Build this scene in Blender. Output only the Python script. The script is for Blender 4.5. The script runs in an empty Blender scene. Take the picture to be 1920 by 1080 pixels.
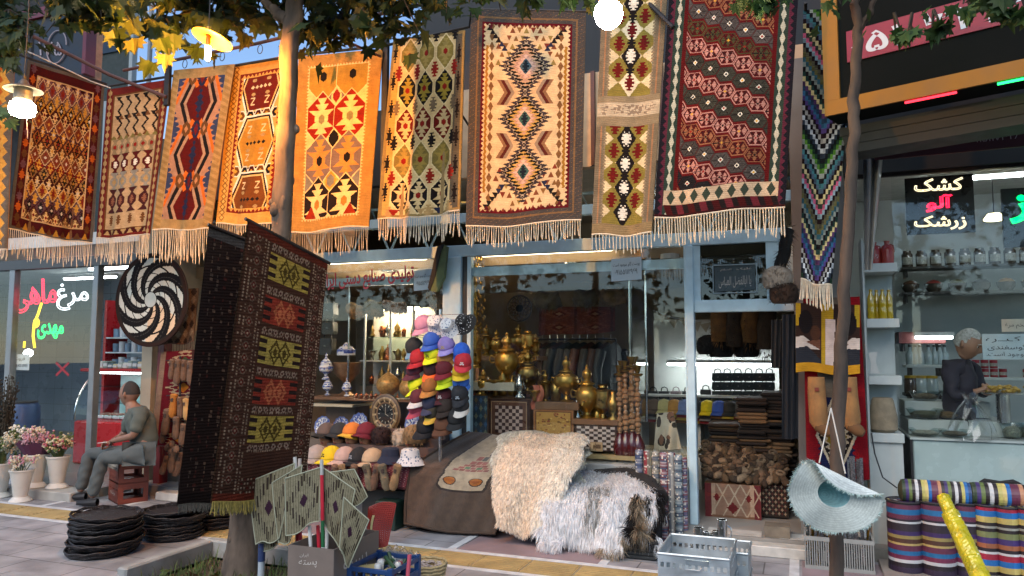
import bpy,bmesh,math,random,unicodedata
import numpy as np
from mathutils import Vector,Matrix
R = random.Random(7)
sc = bpy.context.scene
COL = sc.collection
PI = math.pi
rad = math.radians
# ---------------------------------------------------------------- camera model (metres; x along the shop fronts, y towards them, z up)
FPX,YAW,PITCH,EYE = 1400.0,rad(21),rad(4.7),1.65
FW = Vector((-math.sin(YAW)*math.cos(PITCH),math.cos(YAW)*math.cos(PITCH),math.sin(PITCH)))
RT = Vector((math.cos(YAW),math.sin(YAW),0))
UP = RT.cross(FW)
def P(px,py,Y):
 d = FW + RT*((px-960)/FPX) + UP*((540-py)/FPX)
 t = Y/d.y
 return Vector((d.x*t,Y,EYE+d.z*t))
def G(px,py,z=0.0):
 d = FW + RT*((px-960)/FPX) + UP*((540-py)/FPX)
 t = (z-EYE)/d.z
 return Vector((d.x*t,d.y*t,z))
def mpp(px,Y):
 """metres per photo pixel at that place"""
 return (P(px,540,Y)-Vector((0,0,EYE))).dot(FW)/FPX
def rectpx(x0,y0,x1,y1,Y):
 a = P(x0,(y0+y1)/2,Y).x; b = P(x1,(y0+y1)/2,Y).x
 t = P((x0+x1)/2,y0,Y).z; d = P((x0+x1)/2,y1,Y).z
 return a,b,d,t
def srgb(r,g,b):
 f = lambda c: c/12.92 if c <= .04045 else ((c+.055)/1.055)**2.4
 return (f(r/255),f(g/255),f(b/255))
def H(h):
 return srgb(int(h[0:2],16),int(h[2:4],16),int(h[4:6],16))
# ---------------------------------------------------------------- mesh builder
class M:
 def __init__(s): s.v = []; s.f = []; s.c = []; s.col = None
 def add(s,vs,fs):
  n = len(s.v); s.v.extend([tuple(p) for p in vs]); s.f.extend([tuple(i+n for i in f) for f in fs])
  s.c.extend([s.col]*len(fs)); return s
 def quad(s,a,b,c,d): return s.add([a,b,c,d],[(0,1,2,3)])
 def box(s,x0,x1,y0,y1,z0,z1):
  return s.add([(x0,y0,z0),(x1,y0,z0),(x1,y1,z0),(x0,y1,z0),(x0,y0,z1),(x1,y0,z1),(x1,y1,z1),(x0,y1,z1)],
 [(0,3,2,1),(4,5,6,7),(0,1,5,4),(1,2,6,5),(2,3,7,6),(3,0,4,7)])
 def cbox(s,c,sz,rz=0,rx=0,ry=0):
  m = Matrix.Translation(c) @ Matrix.Rotation(rz,4,'Z') @ Matrix.Rotation(ry,4,'Y') @ Matrix.Rotation(rx,4,'X')
  x,y,z = [k/2 for k in sz]
  vs = [m @ Vector(p) for p in [(-x,-y,-z),(x,-y,-z),(x,y,-z),(-x,y,-z),(-x,-y,z),(x,-y,z),(x,y,z),(-x,y,z)]]
  return s.add(vs,[(0,3,2,1),(4,5,6,7),(0,1,5,4),(1,2,6,5),(2,3,7,6),(3,0,4,7)])
 def rbox(s,x0,x1,y0,y1,z0,z1,r=.01):
  """box with chamfered upright edges and rims"""
  q = [(x0+r,y0),(x1-r,y0),(x1,y0+r),(x1,y1-r),(x1-r,y1),(x0+r,y1),(x0,y1-r),(x0,y0+r)]
  cx,cy = (x0+x1)/2,(y0+y1)/2
  def ring(z,k): return [(x+(r*k if x < cx else -r*k),y+(r*k if y < cy else -r*k),z) for x,y in q]
  vs = ring(z0,1)+ring(z0+r,0)+ring(z1-r,0)+ring(z1,1)
  fs = [tuple(reversed(range(8))),tuple(range(24,32))]
  for k in range(3):
   for i in range(8): fs.append((k*8+i,k*8+(i+1) % 8,k*8+8+(i+1) % 8,k*8+8+i))
  return s.add(vs,fs)
 def tube(s,pts,r,n=8,cap=True):
  pts = [Vector(p) for p in pts]; L = len(pts)
  rs = r if isinstance(r,(list,tuple)) else [r]*L
  vs = []; up = None
  for i,p in enumerate(pts):
   t = (pts[min(i+1,L-1)]-pts[max(i-1,0)])
   t = t.normalized() if t.length > 1e-9 else Vector((0,0,1))
   if up is None:
    up = Vector((0,0,1)) if abs(t.z) < .9 else Vector((1,0,0))
   a = t.cross(up)
   a = a.normalized() if a.length > 1e-6 else Vector((1,0,0))
   b = a.cross(t); up = b
   for k in range(n):
    w = 2*PI*k/n
    vs.append(p+a*(math.cos(w)*rs[i])+b*(math.sin(w)*rs[i]))
  fs = []
  for i in range(L-1):
   for k in range(n): fs.append((i*n+k,i*n+(k+1) % n,(i+1)*n+(k+1) % n,(i+1)*n+k))
  if cap: fs += [tuple(reversed(range(n))),tuple(range((L-1)*n,L*n))]
  return s.add(vs,fs)
 def lathe(s,prof,c=(0,0,0),n=20,sx=1,sy=1,mat=None):
  c = Vector(c); vs = []; L = len(prof)
  for r,z in prof:
   for k in range(n):
    w = 2*PI*k/n
    p = Vector((r*sx*math.cos(w),r*sy*math.sin(w),z))
    if mat is not None: p = mat @ p
    vs.append(c+p)
  fs = []
  for i in range(L-1):
   for k in range(n): fs.append((i*n+k,i*n+(k+1) % n,(i+1)*n+(k+1) % n,(i+1)*n+k))
  if prof[0][0] > 1e-5: fs.append(tuple(reversed(range(n))))
  if prof[-1][0] > 1e-5: fs.append(tuple(range((L-1)*n,L*n)))
  return s.add(vs,fs)
 def ell(s,c,r,n=14,m=9,mat=None):
  return s.lathe([(math.sin(PI*i/m)*1.0 if 0 < i < m else 1e-6,-math.cos(PI*i/m)) for i in range(m+1)],c,n,
 mat=(Matrix.Identity(3) if mat is None else mat) @ Matrix.Diagonal(Vector(r)))
 def prism(s,pts,d):
  """outline (3-D points) pushed along d"""
  n = len(pts); d = Vector(d); pts = [Vector(p) for p in pts]
  vs = pts+[p+d for p in pts]
  fs = [tuple(range(n)),tuple(reversed(range(n,2*n)))]+[(i,i+n,(i+1) % n+n,(i+1) % n) for i in range(n)]
  return s.add(vs,fs)
 def grid(s,nu,nv,fn):
  vs = [fn(i/nu,j/nv) for j in range(nv+1) for i in range(nu+1)]
  fs = [(j*(nu+1)+i,j*(nu+1)+i+1,(j+1)*(nu+1)+i+1,(j+1)*(nu+1)+i) for j in range(nv) for i in range(nu)]
  return s.add(vs,fs)
 def mesh(s,name,org=None):
  me = bpy.data.meshes.new(name)
  vs = s.v
  if org is not None: vs = [(a-org[0],b-org[1],c-org[2]) for a,b,c in vs]
  me.from_pydata(vs,[],s.f)
  if any(c is not None for c in s.c):
   at = me.color_attributes.new('Col','FLOAT_COLOR','CORNER')
   buf = np.ones((len(me.loops),4),np.float32); k = 0
   for f,c in zip(s.f,s.c):
    buf[k:k+len(f),:3] = c if c is not None else (1,1,1); k += len(f)
   at.data.foreach_set('color',buf.ravel())
  return me
 def out(s,name,mat,parent=None,smooth=False,w=False,sharp=40):
  """link as ONE object; w: the coordinates are world ones and the parent has its own location"""
  me = s.mesh(name,parent.location if (w and parent is not None) else None)
  return link(name,me,mat,parent,smooth,sharp)
def link(name,me,mat,parent=None,smooth=False,sharp=40):
 if mat is not None: me.materials.append(mat)
 if smooth:
  me.polygons.foreach_set('use_smooth',[True]*len(me.polygons))
  try: me.set_sharp_from_angle(angle=rad(sharp))
  except Exception: pass
 o = bpy.data.objects.new(name,me); COL.objects.link(o)
 if parent is not None: o.parent = parent
 return o
def tag(o,label,cat,group=None):
 o['label'] = label; o['category'] = cat
 if group: o['group'] = group
 return o
def thing(name,label,cat,loc=(0,0,0),rz=0,group=None):
 o = bpy.data.objects.new(name,None); COL.objects.link(o); o.empty_display_size = .1
 o.location = loc; o.rotation_euler = (0,0,rz)
 return tag(o,label,cat,group)
def structure(o): o['kind'] = 'structure'; return o
def kids(o): return [c for c in o.children]
def dup(root,loc,rz=None,label=None,scale=None,group=None,mats=None,rot=None):
 def cp(o,par):
  c = o.copy(); COL.objects.link(c)
  if par is not None: c.parent = par
  if mats and o.type == 'MESH':
   for k,m in mats.items():
    if o.name.split('.')[0] == k:
     c.material_slots[0].link = 'OBJECT'; c.material_slots[0].material = m
  for ch in list(o.children): cp(ch,c)
  return c
 r = cp(root,None); r.location = loc
 if rz is not None: r.rotation_euler = (0,0,rz)
 if rot is not None: r.rotation_euler = rot
 if label: r['label'] = label
 if group: r['group'] = group
 if scale is not None: r.scale = (scale,)*3 if isinstance(scale,(int,float)) else scale
 return r
# ---------------------------------------------------------------- materials
MATS = {}
def mat(name,col=(.5,.5,.5),rough=.7,metal=0.,var=.12,vs=9.,bump=0.,bs=60.,em=None,es=1.,spec=.5,coat=0.,sheen=0.,attr=False,alpha=1.,trans=0.,stretch=None):
 if name in MATS: return MATS[name]
 m = bpy.data.materials.new(name); m.use_nodes = True
 nt = m.node_tree; N = nt.nodes; L = nt.links; b = N['Principled BSDF']
 b.inputs['Roughness'].default_value = rough; b.inputs['Metallic'].default_value = metal
 b.inputs['Specular IOR Level'].default_value = spec; b.inputs['Coat Weight'].default_value = coat
 if sheen: b.inputs['Sheen Weight'].default_value = sheen
 b.inputs['Transmission Weight'].default_value = trans
 tc = N.new('ShaderNodeTexCoord'); src = tc.outputs['Object']
 if stretch:
  mp = N.new('ShaderNodeMapping'); mp.inputs['Scale'].default_value = stretch; L.new(src,mp.inputs['Vector']); src = mp.outputs[0]
 if attr:
  a = N.new('ShaderNodeAttribute'); a.attribute_name = 'Col'; base = a.outputs['Color']
 else:
  c = N.new('ShaderNodeRGB'); c.outputs[0].default_value = (*col,1); base = c.outputs[0]
 if var > 0:
  no = N.new('ShaderNodeTexNoise'); no.inputs['Scale'].default_value = vs; no.inputs['Detail'].default_value = 6; L.new(src,no.inputs['Vector'])
  mr = N.new('ShaderNodeMapRange'); mr.inputs[1].default_value = .3; mr.inputs[2].default_value = .7
  mr.inputs[3].default_value = 1-var; mr.inputs[4].default_value = 1+var; L.new(no.outputs[0],mr.inputs[0])
  mx = N.new('ShaderNodeVectorMath'); mx.operation = 'SCALE'; L.new(base,mx.inputs[0]); L.new(mr.outputs[0],mx.inputs['Scale']); base = mx.outputs[0]
  r2 = N.new('ShaderNodeMapRange'); r2.inputs[1].default_value = .3; r2.inputs[2].default_value = .7
  r2.inputs[3].default_value = max(.02,rough-.1); r2.inputs[4].default_value = min(1,rough+.1); L.new(no.outputs[0],r2.inputs[0]); L.new(r2.outputs[0],b.inputs['Roughness'])
 L.new(base,b.inputs['Base Color'])
 if bump > 0:
  n2 = N.new('ShaderNodeTexNoise'); n2.inputs['Scale'].default_value = bs; n2.inputs['Detail'].default_value = 4; L.new(src,n2.inputs['Vector'])
  bp = N.new('ShaderNodeBump'); bp.inputs['Strength'].default_value = bump; bp.inputs['Distance'].default_value = .01
  L.new(n2.outputs[0],bp.inputs['Height']); L.new(bp.outputs[0],b.inputs['Normal'])
 if em is not None:
  b.inputs['Emission Color'].default_value = (*em,1); b.inputs['Emission Strength'].default_value = es
 MATS[name] = m
 return m
def emis(name,col=(1,1,1),s=1.):
 if name in MATS: return MATS[name]
 m = bpy.data.materials.new(name); m.use_nodes = True; nt = m.node_tree; nt.nodes.clear()
 e = nt.nodes.new('ShaderNodeEmission'); e.inputs[0].default_value = (*col,1); e.inputs[1].default_value = s
 o = nt.nodes.new('ShaderNodeOutputMaterial'); nt.links.new(e.outputs[0],o.inputs[0]); MATS[name] = m
 return m
def glass(name,tint=(1,1,1),rough=.0,ior=1.5,amount=1.):
 if name in MATS: return MATS[name]
 m = bpy.data.materials.new(name); m.use_nodes = True; nt = m.node_tree; N = nt.nodes; N.clear(); L = nt.links
 t = N.new('ShaderNodeBsdfTransparent'); t.inputs[0].default_value = (*tint,1)
 g = N.new('ShaderNodeBsdfGlossy'); g.inputs['Roughness'].default_value = rough
 fr = N.new('ShaderNodeFresnel'); ge = N.new('ShaderNodeNewGeometry'); mr = N.new('ShaderNodeMapRange'); mr.inputs[3].default_value = ior; mr.inputs[4].default_value = 1/ior; L.new(ge.outputs['Backfacing'],mr.inputs[0]); L.new(mr.outputs[0],fr.inputs[0])
 mu = N.new('ShaderNodeMath'); mu.operation = 'MULTIPLY'; mu.inputs[1].default_value = amount; mu.use_clamp = True; L.new(fr.outputs[0],mu.inputs[0])
 mx = N.new('ShaderNodeMixShader'); o = N.new('ShaderNodeOutputMaterial')
 L.new(mu.outputs[0],mx.inputs[0]); L.new(t.outputs[0],mx.inputs[1]); L.new(g.outputs[0],mx.inputs[2]); L.new(mx.outputs[0],o.inputs[0])
 MATS[name] = m
 return m
# woven cloth: colour per thread from the mesh, plus a fine weft
def weave_mat(name,scale=420.,rough=.95,bump=.35,var=.18):
 m = mat(name,rough=rough,var=var,vs=14.,attr=True,spec=.15,sheen=.0)
 nt = m.node_tree; N = nt.nodes; L = nt.links; b = N['Principled BSDF']
 tc = N.new('ShaderNodeTexCoord'); w = N.new('ShaderNodeTexWave'); w.wave_type = 'BANDS'; w.bands_direction = 'Z'
 w.inputs['Scale'].default_value = scale/20; w.inputs['Distortion'].default_value = 1.5; w.inputs['Detail'].default_value = 2; w.inputs['Detail Scale'].default_value = 3
 L.new(tc.outputs['Object'],w.inputs['Vector'])
 bp = N.new('ShaderNodeBump'); bp.inputs['Strength'].default_value = bump; bp.inputs['Distance'].default_value = .004
 L.new(w.outputs[0],bp.inputs['Height']); L.new(bp.outputs[0],b.inputs['Normal'])
 return m
# ---------------------------------------------------------------- writing
FORMS = {}
for rng in ((0xFB50,0xFE00),(0xFE70,0xFEFD)):
 for cp in range(*rng):
  d = unicodedata.decomposition(chr(cp)).split()
  if len(d) == 2 and d[0] in ('<isolated>','<initial>','<medial>','<final>'):
   FORMS.setdefault(chr(int(d[1],16)),{})[d[0]] = chr(cp)
def shape(t):
 out = []
 for i,ch in enumerate(t):
  f = FORMS.get(ch)
  if not f: out.append(ch); continue
  pj = i > 0 and '<initial>' in FORMS.get(t[i-1],{})
  nj = '<initial>' in f and i+1 < len(t) and t[i+1] in FORMS and '<final>' in FORMS[t[i+1]]
  k = '<medial>' if pj and nj else '<final>' if pj else '<initial>' if nj else '<isolated>'
  out.append(f.get(k,f.get('<isolated>',ch)))
 s = ''.join(reversed(out))
 # runs of digits keep their own order
 res = ''; run = ''
 for ch in s:
  if ch in '۰۱۲۳۴۵۶۷۸۹0123456789-': run = ch+run
  else: res += run+ch; run = ''
 return res+run
def text_mesh(t,outline=0.,extrude=0.,res=4,offset=0.):
 c = bpy.data.curves.new('lettering','FONT'); c.body = shape(t); c.size = 1; c.resolution_u = res
 if outline: c.fill_mode = 'NONE'; c.bevel_depth = outline; c.bevel_resolution = 1
 else: c.extrude = extrude; c.offset = offset
 o = bpy.data.objects.new('lettering',c); COL.objects.link(o)
 me = bpy.data.meshes.new_from_object(o.evaluated_get(bpy.context.evaluated_depsgraph_get()))
 bpy.data.objects.remove(o); bpy.data.curves.remove(c)
 return me
def text_on(name,t,tl,tr,bl,mt,parent=None,w=True,outline=0.,extrude=0.,offset=0.,pad=0.):
 """lettering stretched to the parallelogram tl, tr, bl (world points), standing just proud of it"""
 me = text_mesh(t,outline,extrude,offset=offset)
 n = len(me.vertices); a = np.empty(n*3,np.float32); me.vertices.foreach_get('co',a); a = a.reshape(-1,3)
 if n == 0: return None
 lo,hi = a.min(0),a.max(0)
 tl,tr,bl = Vector(tl),Vector(tr),Vector(bl); ex = tr-tl; ey = bl-tl; nn = ex.cross(ey).normalized()
 if nn.y > 0: nn = -nn
 u = (a[:,0]-lo[0])/max(1e-6,hi[0]-lo[0]); v = (hi[1]-a[:,1])/max(1e-6,hi[1]-lo[1]); zz = a[:,2]*(ey.length/max(1e-6,hi[1]-lo[1]))
 q = np.array(tl)[None]+u[:,None]*np.array(ex)[None]+v[:,None]*np.array(ey)[None]+(zz+pad)[:,None]*np.array(nn)[None]
 if w and parent is not None: q = q-np.array(parent.location)[None]
 me.vertices.foreach_set('co',q.astype(np.float32).ravel()); me.update()
 me.materials.clear()
 return link(name,me,mt,parent)
def text_px(name,t,x0,y0,x1,y1,Y,mt,parent=None,slope=0.,**k):
 return text_on(name,t,P(x0,y0,Y),P(x1,y0+slope*(x1-x0),Y),P(x0,y1,Y),mt,parent,**k)
# ---------------------------------------------------------------- woven patterns
class Cv:
 def __init__(s,w,h,bg,k=1.):
  s.w,s.h,s.k = w,h,k; W_,H_ = int(w*k),int(h*k); s.a = np.empty((H_,W_,3),np.float32); s.a[:] = bg
  s.X,s.Y = np.meshgrid((np.arange(W_)+.5)/k,(np.arange(H_)+.5)/k)
 def put(s,mask,c): s.a[mask] = c
 def rect(s,x0,y0,x1,y1,c): k = s.k; s.a[max(0,int(round(y0*k))):max(0,int(round(y1*k))),max(0,int(round(x0*k))):max(0,int(round(x1*k)))] = c
 def frame(s,d0,d1,c,ky=1.):
  e = np.minimum(np.minimum(s.X,s.w-s.X),np.minimum(s.Y,s.h-s.Y)/ky); s.put((e >= d0) & (e < d1),c)
 def edge(s,ky=1.): return np.minimum(np.minimum(s.X,s.w-s.X),np.minimum(s.Y,s.h-s.Y)/ky)
 def serr(s,d,amp,per,c,ky=1.):
  """everything nearer the edge than a serrated line"""
  hor = np.minimum(s.X,s.w-s.X) > np.minimum(s.Y,s.h-s.Y)/ky
  t = np.where(hor,s.X,s.Y); tri = np.abs((t/per) % 1-.5)*2
  s.put(s.edge(ky) < d+amp*tri,c)
 def dia(s,cx,cy,rx,ry,c): s.put(np.abs(s.X-cx)/rx+np.abs(s.Y-cy)/ry <= 1,c)
 def sdia(s,cx,cy,rx,ry,c,per=6.,amp=.12):
  """diamond with a toothed outline"""
  q = np.abs(s.X-cx)/rx+np.abs(s.Y-cy)/ry; tri = np.abs((np.abs(s.Y-cy)/per) % 1-.5)*2
  s.put(q <= 1+amp*(tri-.5)*2,c)
 def hexa(s,cx,cy,rx,ry,c,k=.4): s.put((np.abs(s.X-cx) <= rx) & (np.abs(s.Y-cy) <= ry-(1-k)*ry*np.abs(s.X-cx)/rx),c)
 def hexw(s,cx,cy,rx,ry,c,k=.5): s.put((np.abs(s.Y-cy) <= ry) & (np.abs(s.X-cx) <= rx-(1-k)*rx*np.abs(s.Y-cy)/ry),c)
 def star(s,cx,cy,rx,ry,c):
  y = np.abs(s.Y-cy)/ry; x = np.abs(s.X-cx)/rx
  w = np.where(y < .12,.55,np.where(y < .42,.45+.55*(y-.12)/.3,np.where(y < .7,.2+.32*(y-.42)/.28,np.where(y < 1,.12+.25*(y-.7)/.3,-1))))
  s.put(x <= w,c)
 def gul(s,cx,cy,rx,ry,c):
  """stepped cross"""
  y = np.abs(s.Y-cy)/ry; x = np.abs(s.X-cx)/rx
  w = np.where(y < .18,1.,np.where(y < .36,.55,np.where(y < .6,.85,np.where(y < .8,.3,np.where(y < 1,.5,-1)))))
  s.put(x <= w,c)
 def spot(s,cx,cy,rx,ry,c): s.put((s.X-cx)**2/rx**2+(s.Y-cy)**2/ry**2 <= 1,c)
 def tri(s,cx,cy,rx,ry,c,up=True):
  y = (s.Y-cy)/ry*(1 if up else -1)
  s.put((y >= -1) & (y <= 1) & (np.abs(s.X-cx) <= rx*(y+1)/2),c)
 def poly(s,pts,c):
  m = np.zeros(s.X.shape,bool); n = len(pts)
  for i in range(n):
   (x0,y0),(x1,y1) = pts[i],pts[(i+1) % n]
   if y0 == y1: continue
   cr = ((s.Y >= min(y0,y1)) & (s.Y < max(y0,y1))) & (s.X < x0+(s.Y-y0)*(x1-x0)/(y1-y0)); m ^= cr
  s.put(m,c)
 def line(s,x0,y0,x1,y1,t,c):
  dx,dy = x1-x0,y1-y0; L2 = dx*dx+dy*dy
  k = np.clip(((s.X-x0)*dx+(s.Y-y0)*dy)/L2,0,1)
  s.put((s.X-x0-k*dx)**2+(s.Y-y0-k*dy)**2 <= t*t/4,c)
 def wear(s,k=.1,rows=.05):
  r = np.random.RandomState(int(s.a.sum()) % 9999)
  h,w = s.a.shape[:2]; s.a = np.clip(s.a,0,1)**1.16*.9; s.a *= (1+k*(r.rand(h,w,1)-.5)*2)*(1+rows*(r.rand(h,1,1)-.5)*2)
  return s
def cloth(name,cv,fn,mt,parent=None,w=True,back=.012,smooth=True):
 """one sheet of woven cells; fn(u, v) gives its world points for arrays u, v (v runs downwards)"""
 Hh,W = cv.a.shape[:2]
 uu,vv = np.meshgrid(np.linspace(0,1,W+1),np.linspace(0,1,Hh+1))
 p = fn(uu,vv).reshape(-1,3)
 if w and parent is not None: p = p-np.array(parent.location)[None]
 i = np.arange(W)[None]+np.arange(Hh)[:,None]*(W+1)
 q = np.stack([i,i+W+1,i+W+2,i+1],-1).reshape(-1,4)
 me = bpy.data.meshes.new(name)
 nv,nf = len(p),len(q)
 extra_v = np.zeros((0,3)); extra_q = np.zeros((0,4),int)
 if back:
  bw,bh = 10,14
  u2,v2 = np.meshgrid(np.linspace(0,1,bw+1),np.linspace(0,1,bh+1)); e = fn(u2,v2)
  nf_ = np.array(getattr(fn,'n',(0,-1,0)),float)
  e = (e-nf_*back).reshape(-1,3)
  if w and parent is not None: e = e-np.array(parent.location)[None]
  j = np.arange(bw)[None]+np.arange(bh)[:,None]*(bw+1)+nv
  extra_q = np.stack([j,j+1,j+bw+2,j+bw+1],-1).reshape(-1,4); extra_v = e
 p = np.concatenate([p,extra_v]); q2 = np.concatenate([q,extra_q])
 me.vertices.add(len(p)); me.vertices.foreach_set('co',p.astype(np.float32).ravel())
 me.loops.add(len(q2)*4); me.loops.foreach_set('vertex_index',q2.astype(np.int32).ravel())
 me.polygons.add(len(q2)); me.polygons.foreach_set('loop_start',np.arange(len(q2),dtype=np.int32)*4)
 me.update(calc_edges=True)
 at = me.color_attributes.new('Col','FLOAT_COLOR','CORNER')
 c = np.ones((len(q2),4,4),np.float32)
 c[:nf,:,:3] = cv.a.reshape(-1,1,3); c[nf:,:,:3] = cv.a.mean((0,1))[None,None]*.8
 at.data.foreach_set('color',c.ravel())
 return link(name,me,mt,parent,smooth)
def strands(name,roots,length,mt,parent=None,w=True,r=.0035,sway=.12,jit=.25,col=None,seed=1,knots=True):
 """a fringe: one twisted thread per root point, hanging down"""
 m = M(); rr = random.Random(seed)
 for a in roots:
  a = Vector(a); L = length*(1+rr.uniform(-jit,jit*.4)); dx = rr.gauss(0,sway)*L*.4; dy = rr.gauss(0,sway)*L*.3
  b = a+Vector((dx*.3,dy*.3,-L*.5)); c = a+Vector((dx,dy,-L))
  m.tube([a,b,c+Vector((0,0,L*.08)),c],[r,r*.9,r*(1.5 if knots else .9),r*.5],4,cap=False)
 return m.out(name,mt,parent,True,w)
# ================================================================ GROUND
def slab(name,x0,x1,y0,y1,z0,z1,mt):
 return structure(M().box(x0,x1,y0,y1,z0,z1).out(name,mt))
def paving_mat():
 m = mat('paving',H('8d8d96'),.55,var=.14,vs=3.,bump=.12,bs=70)
 nt = m.node_tree; N = nt.nodes; L = nt.links; b = N['Principled BSDF']
 tc = N.new('ShaderNodeTexCoord'); br = N.new('ShaderNodeTexBrick'); br.offset = .5; br.inputs['Scale'].default_value = 1
 br.inputs['Brick Width'].default_value = .6; br.inputs['Row Height'].default_value = .33; br.inputs['Mortar Size'].default_value = .006; br.inputs['Mortar Smooth'].default_value = .3
 br.inputs['Color1'].default_value = (.29,.29,.31,1); br.inputs['Color2'].default_value = (.24,.245,.258,1); br.inputs['Mortar'].default_value = (.09,.09,.09,1)
 L.new(tc.outputs['Object'],br.inputs['Vector'])
 no = N.new('ShaderNodeTexNoise'); no.inputs['Scale'].default_value = 3.5; no.inputs['Detail'].default_value = 8; L.new(tc.outputs['Object'],no.inputs['Vector'])
 mr = N.new('ShaderNodeMapRange'); mr.inputs[1].default_value = .3; mr.inputs[2].default_value = .7; mr.inputs[3].default_value = .62; mr.inputs[4].default_value = 1.25; L.new(no.outputs[0],mr.inputs[0])
 sc_ = N.new('ShaderNodeVectorMath'); sc_.operation = 'SCALE'; L.new(br.outputs[0],sc_.inputs[0]); L.new(mr.outputs[0],sc_.inputs['Scale'])
 L.new(sc_.outputs[0],b.inputs['Base Color'])
 return m
asphalt = mat('asphalt',(.05,.05,.052),.9,var=.25,vs=30,bump=.4,bs=250)
KY = 4.0 # kerb line
slab('road',-90,90,-90,KY-.16,-.4,-.15,asphalt)
pl0,pl1,plY = -4.42,-2.7,4.85 # tree pit
pm = M()
pm.box(-40,pl0,KY,6.9,-.3,0); pm.box(pl1,40,KY,6.9,-.3,0); pm.box(pl0,pl1,plY,6.9,-.3,0)
structure(pm.out('pavement',paving_mat()))
ground_ = M().box(-90,90,6.9,90,-.4,-.02); structure(ground_.out('ground',mat('earth',(.16,.15,.14),.9,var=.2)))
km = M(); x = -30.
while x < 30:
 km.rbox(x,x+.49,KY-.16,KY-.004,-.3,.012,.012); x += .5
structure(km.out('kerb',mat('kerbstone',H('8f9397'),.75,var=.2,vs=6,bump=.25,bs=60)))
wm = M()
for y in (5.27,5.69): wm.box(-14,6,y,y+.055,-.02,.004)
for x in (-9.6,-8.5,-7.55,-6.75,-5.2,-3.95,-2.78,-1.5,-.12,.78):
 wm.box(x,x+.07,5.75,6.45,-.02,.0045)
structure(wm.out('pavement_white_lines',mat('white stone',H('bfc2c4'),.6,var=.2,vs=8,bump=.15)))
ym = M(); x = -14.
while x < 6:
 ym.box(x+.004,x+.396,5.34,5.672,-.02,.004)
 for k in range(7): ym.box(x+.02,x+.38,5.36+k*.044,5.36+k*.044+.022,.004,.008)
 x += .4
structure(ym.out('tactile_paving',mat('yellow tactile tile',H('a08b5c'),.8,var=.25,vs=5,bump=.3)))
pk = M()
for (a,b) in ((-.05,.78),(-5.13,-3.95),(-2.71,-1.5)):
 pk.box(a+.02,b,5.76,6.5,-.02,.0035)
structure(pk.out('pavement_pink_tiles',mat('pink tile',H('87777b'),.65,var=.2,vs=4,bump=.1)))
# tree pit kerbs, soil and grass
tw = M(); tw.rbox(pl0-.09,pl0,KY+.02,plY,-.1,.13,.012); tw.rbox(pl0-.09,pl1+.09,plY,plY+.09,-.1,.13,.012); tw.rbox(pl1,pl1+.09,KY+.02,plY,-.1,.13,.012)
structure(tw.out('tree_pit_kerb',mat('pit concrete',H('8d8f8c'),.85,var=.25,vs=5,bump=.3,bs=90)))
structure(M().grid(12,8,lambda u,v: (pl0+(pl1-pl0)*u,KY+(plY-KY)*v,-.03+.03*R.random())).out('soil',mat('soil',(.06,.045,.03),.95,var=.4,vs=20,bump=.8)))
gm = M()
for k in range(900):
 x,y = R.uniform(pl0+.03,pl1-.03),R.uniform(KY+.02,plY-.02); h = R.uniform(.05,.16); a = R.uniform(0,6.28); l = R.uniform(.01,.09)
 p = Vector((x,y,-.03)); t = Vector((math.cos(a),math.sin(a),0)); s_ = Vector((-t.y,t.x,0))*.004
 gm.add([p-s_,p+s_,p+t*l*.4+Vector((0,0,h*.7))+s_*.7,p+t*l*.4+Vector((0,0,h*.7))-s_*.7,p+t*l+Vector((0,0,h))],[(0,1,2,3),(3,2,4)])
go = gm.out('grass',mat('grass',(.07,.11,.025),.8,var=.4,vs=12)); go['kind'] = 'stuff'
go['label'] = 'short green grass growing in the tree pit'

# ================================================================ BUILDINGS
F = 6.9 # line of the shop fronts
blue = mat('pale blue painted metal',H('b6d0d9'),.42,var=.14,vs=7,bump=.05)
darkmetal = mat('dark metal',(.035,.033,.033),.5,.6,var=.3)
brownpipe = mat('brown painted pipe',H('4a2f2a'),.55,.2,var=.3)
chrome = mat('chrome',(.75,.75,.75),.18,1.,var=.05)
paneM = glass('shop glass',(.95,.97,.96),.015,1.5,.8)
def lbl(o,s): o['label'] = s; return o
XL,XR = P(300,600,F).x,P(1490,600,F).x # inner limits of the carpet shop
rs = thing('carpet_shop','carpet and handicraft shop with pale blue window frames and a lit display inside','shop',((XL+XR)/2,F+2,0))
wallm = mat('shop wall plaster',H('9c8f7a'),.85,var=.15,vs=3)
def pt(name,m,mt,par=rs,smooth=False): return m.out(name,mt,par,smooth,True)
pt('floor',M().box(XL,XR+.02,6.58,12,-.02,.11),mat('shop floor tile',H('8f8c86'),.45,var=.2,vs=4))
pt('doorstep',M().rbox(P(1310,1000,6.5).x,XR+.35,6.42,6.575,0,.085,.008).box(-.78,-.34,6.62,6.80,.11,.114).box(-.2,.02,6.62,6.80,.11,.114),mat('white marble step',H('b5b3ac'),.5,var=.2))
pt('back_wall',M().box(XL,XR,11.2,11.35,.1,4.2),wallm)
pt('side_wall',M().box(XL-.16,XL,F-.1,11.4,0,4.2),wallm)
pt('side_wall',M().box(XR,XR+.42,F-.05,11.4,0,4.2),mat('grey render',H('6f6d68'),.85,var=.2,vs=3,bump=.2))
pt('ceiling',M().box(XL,XR,F+.25,11.3,3.62,3.75),mat('white ceiling',H('c3c2bd'),.8))
pt('mezzanine',M().box(XL+.002,XR-.002,F+.55,11.19,2.56,2.7),mat('mezzanine board',H('8a7355'),.6,var=.2,vs=2))
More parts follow.
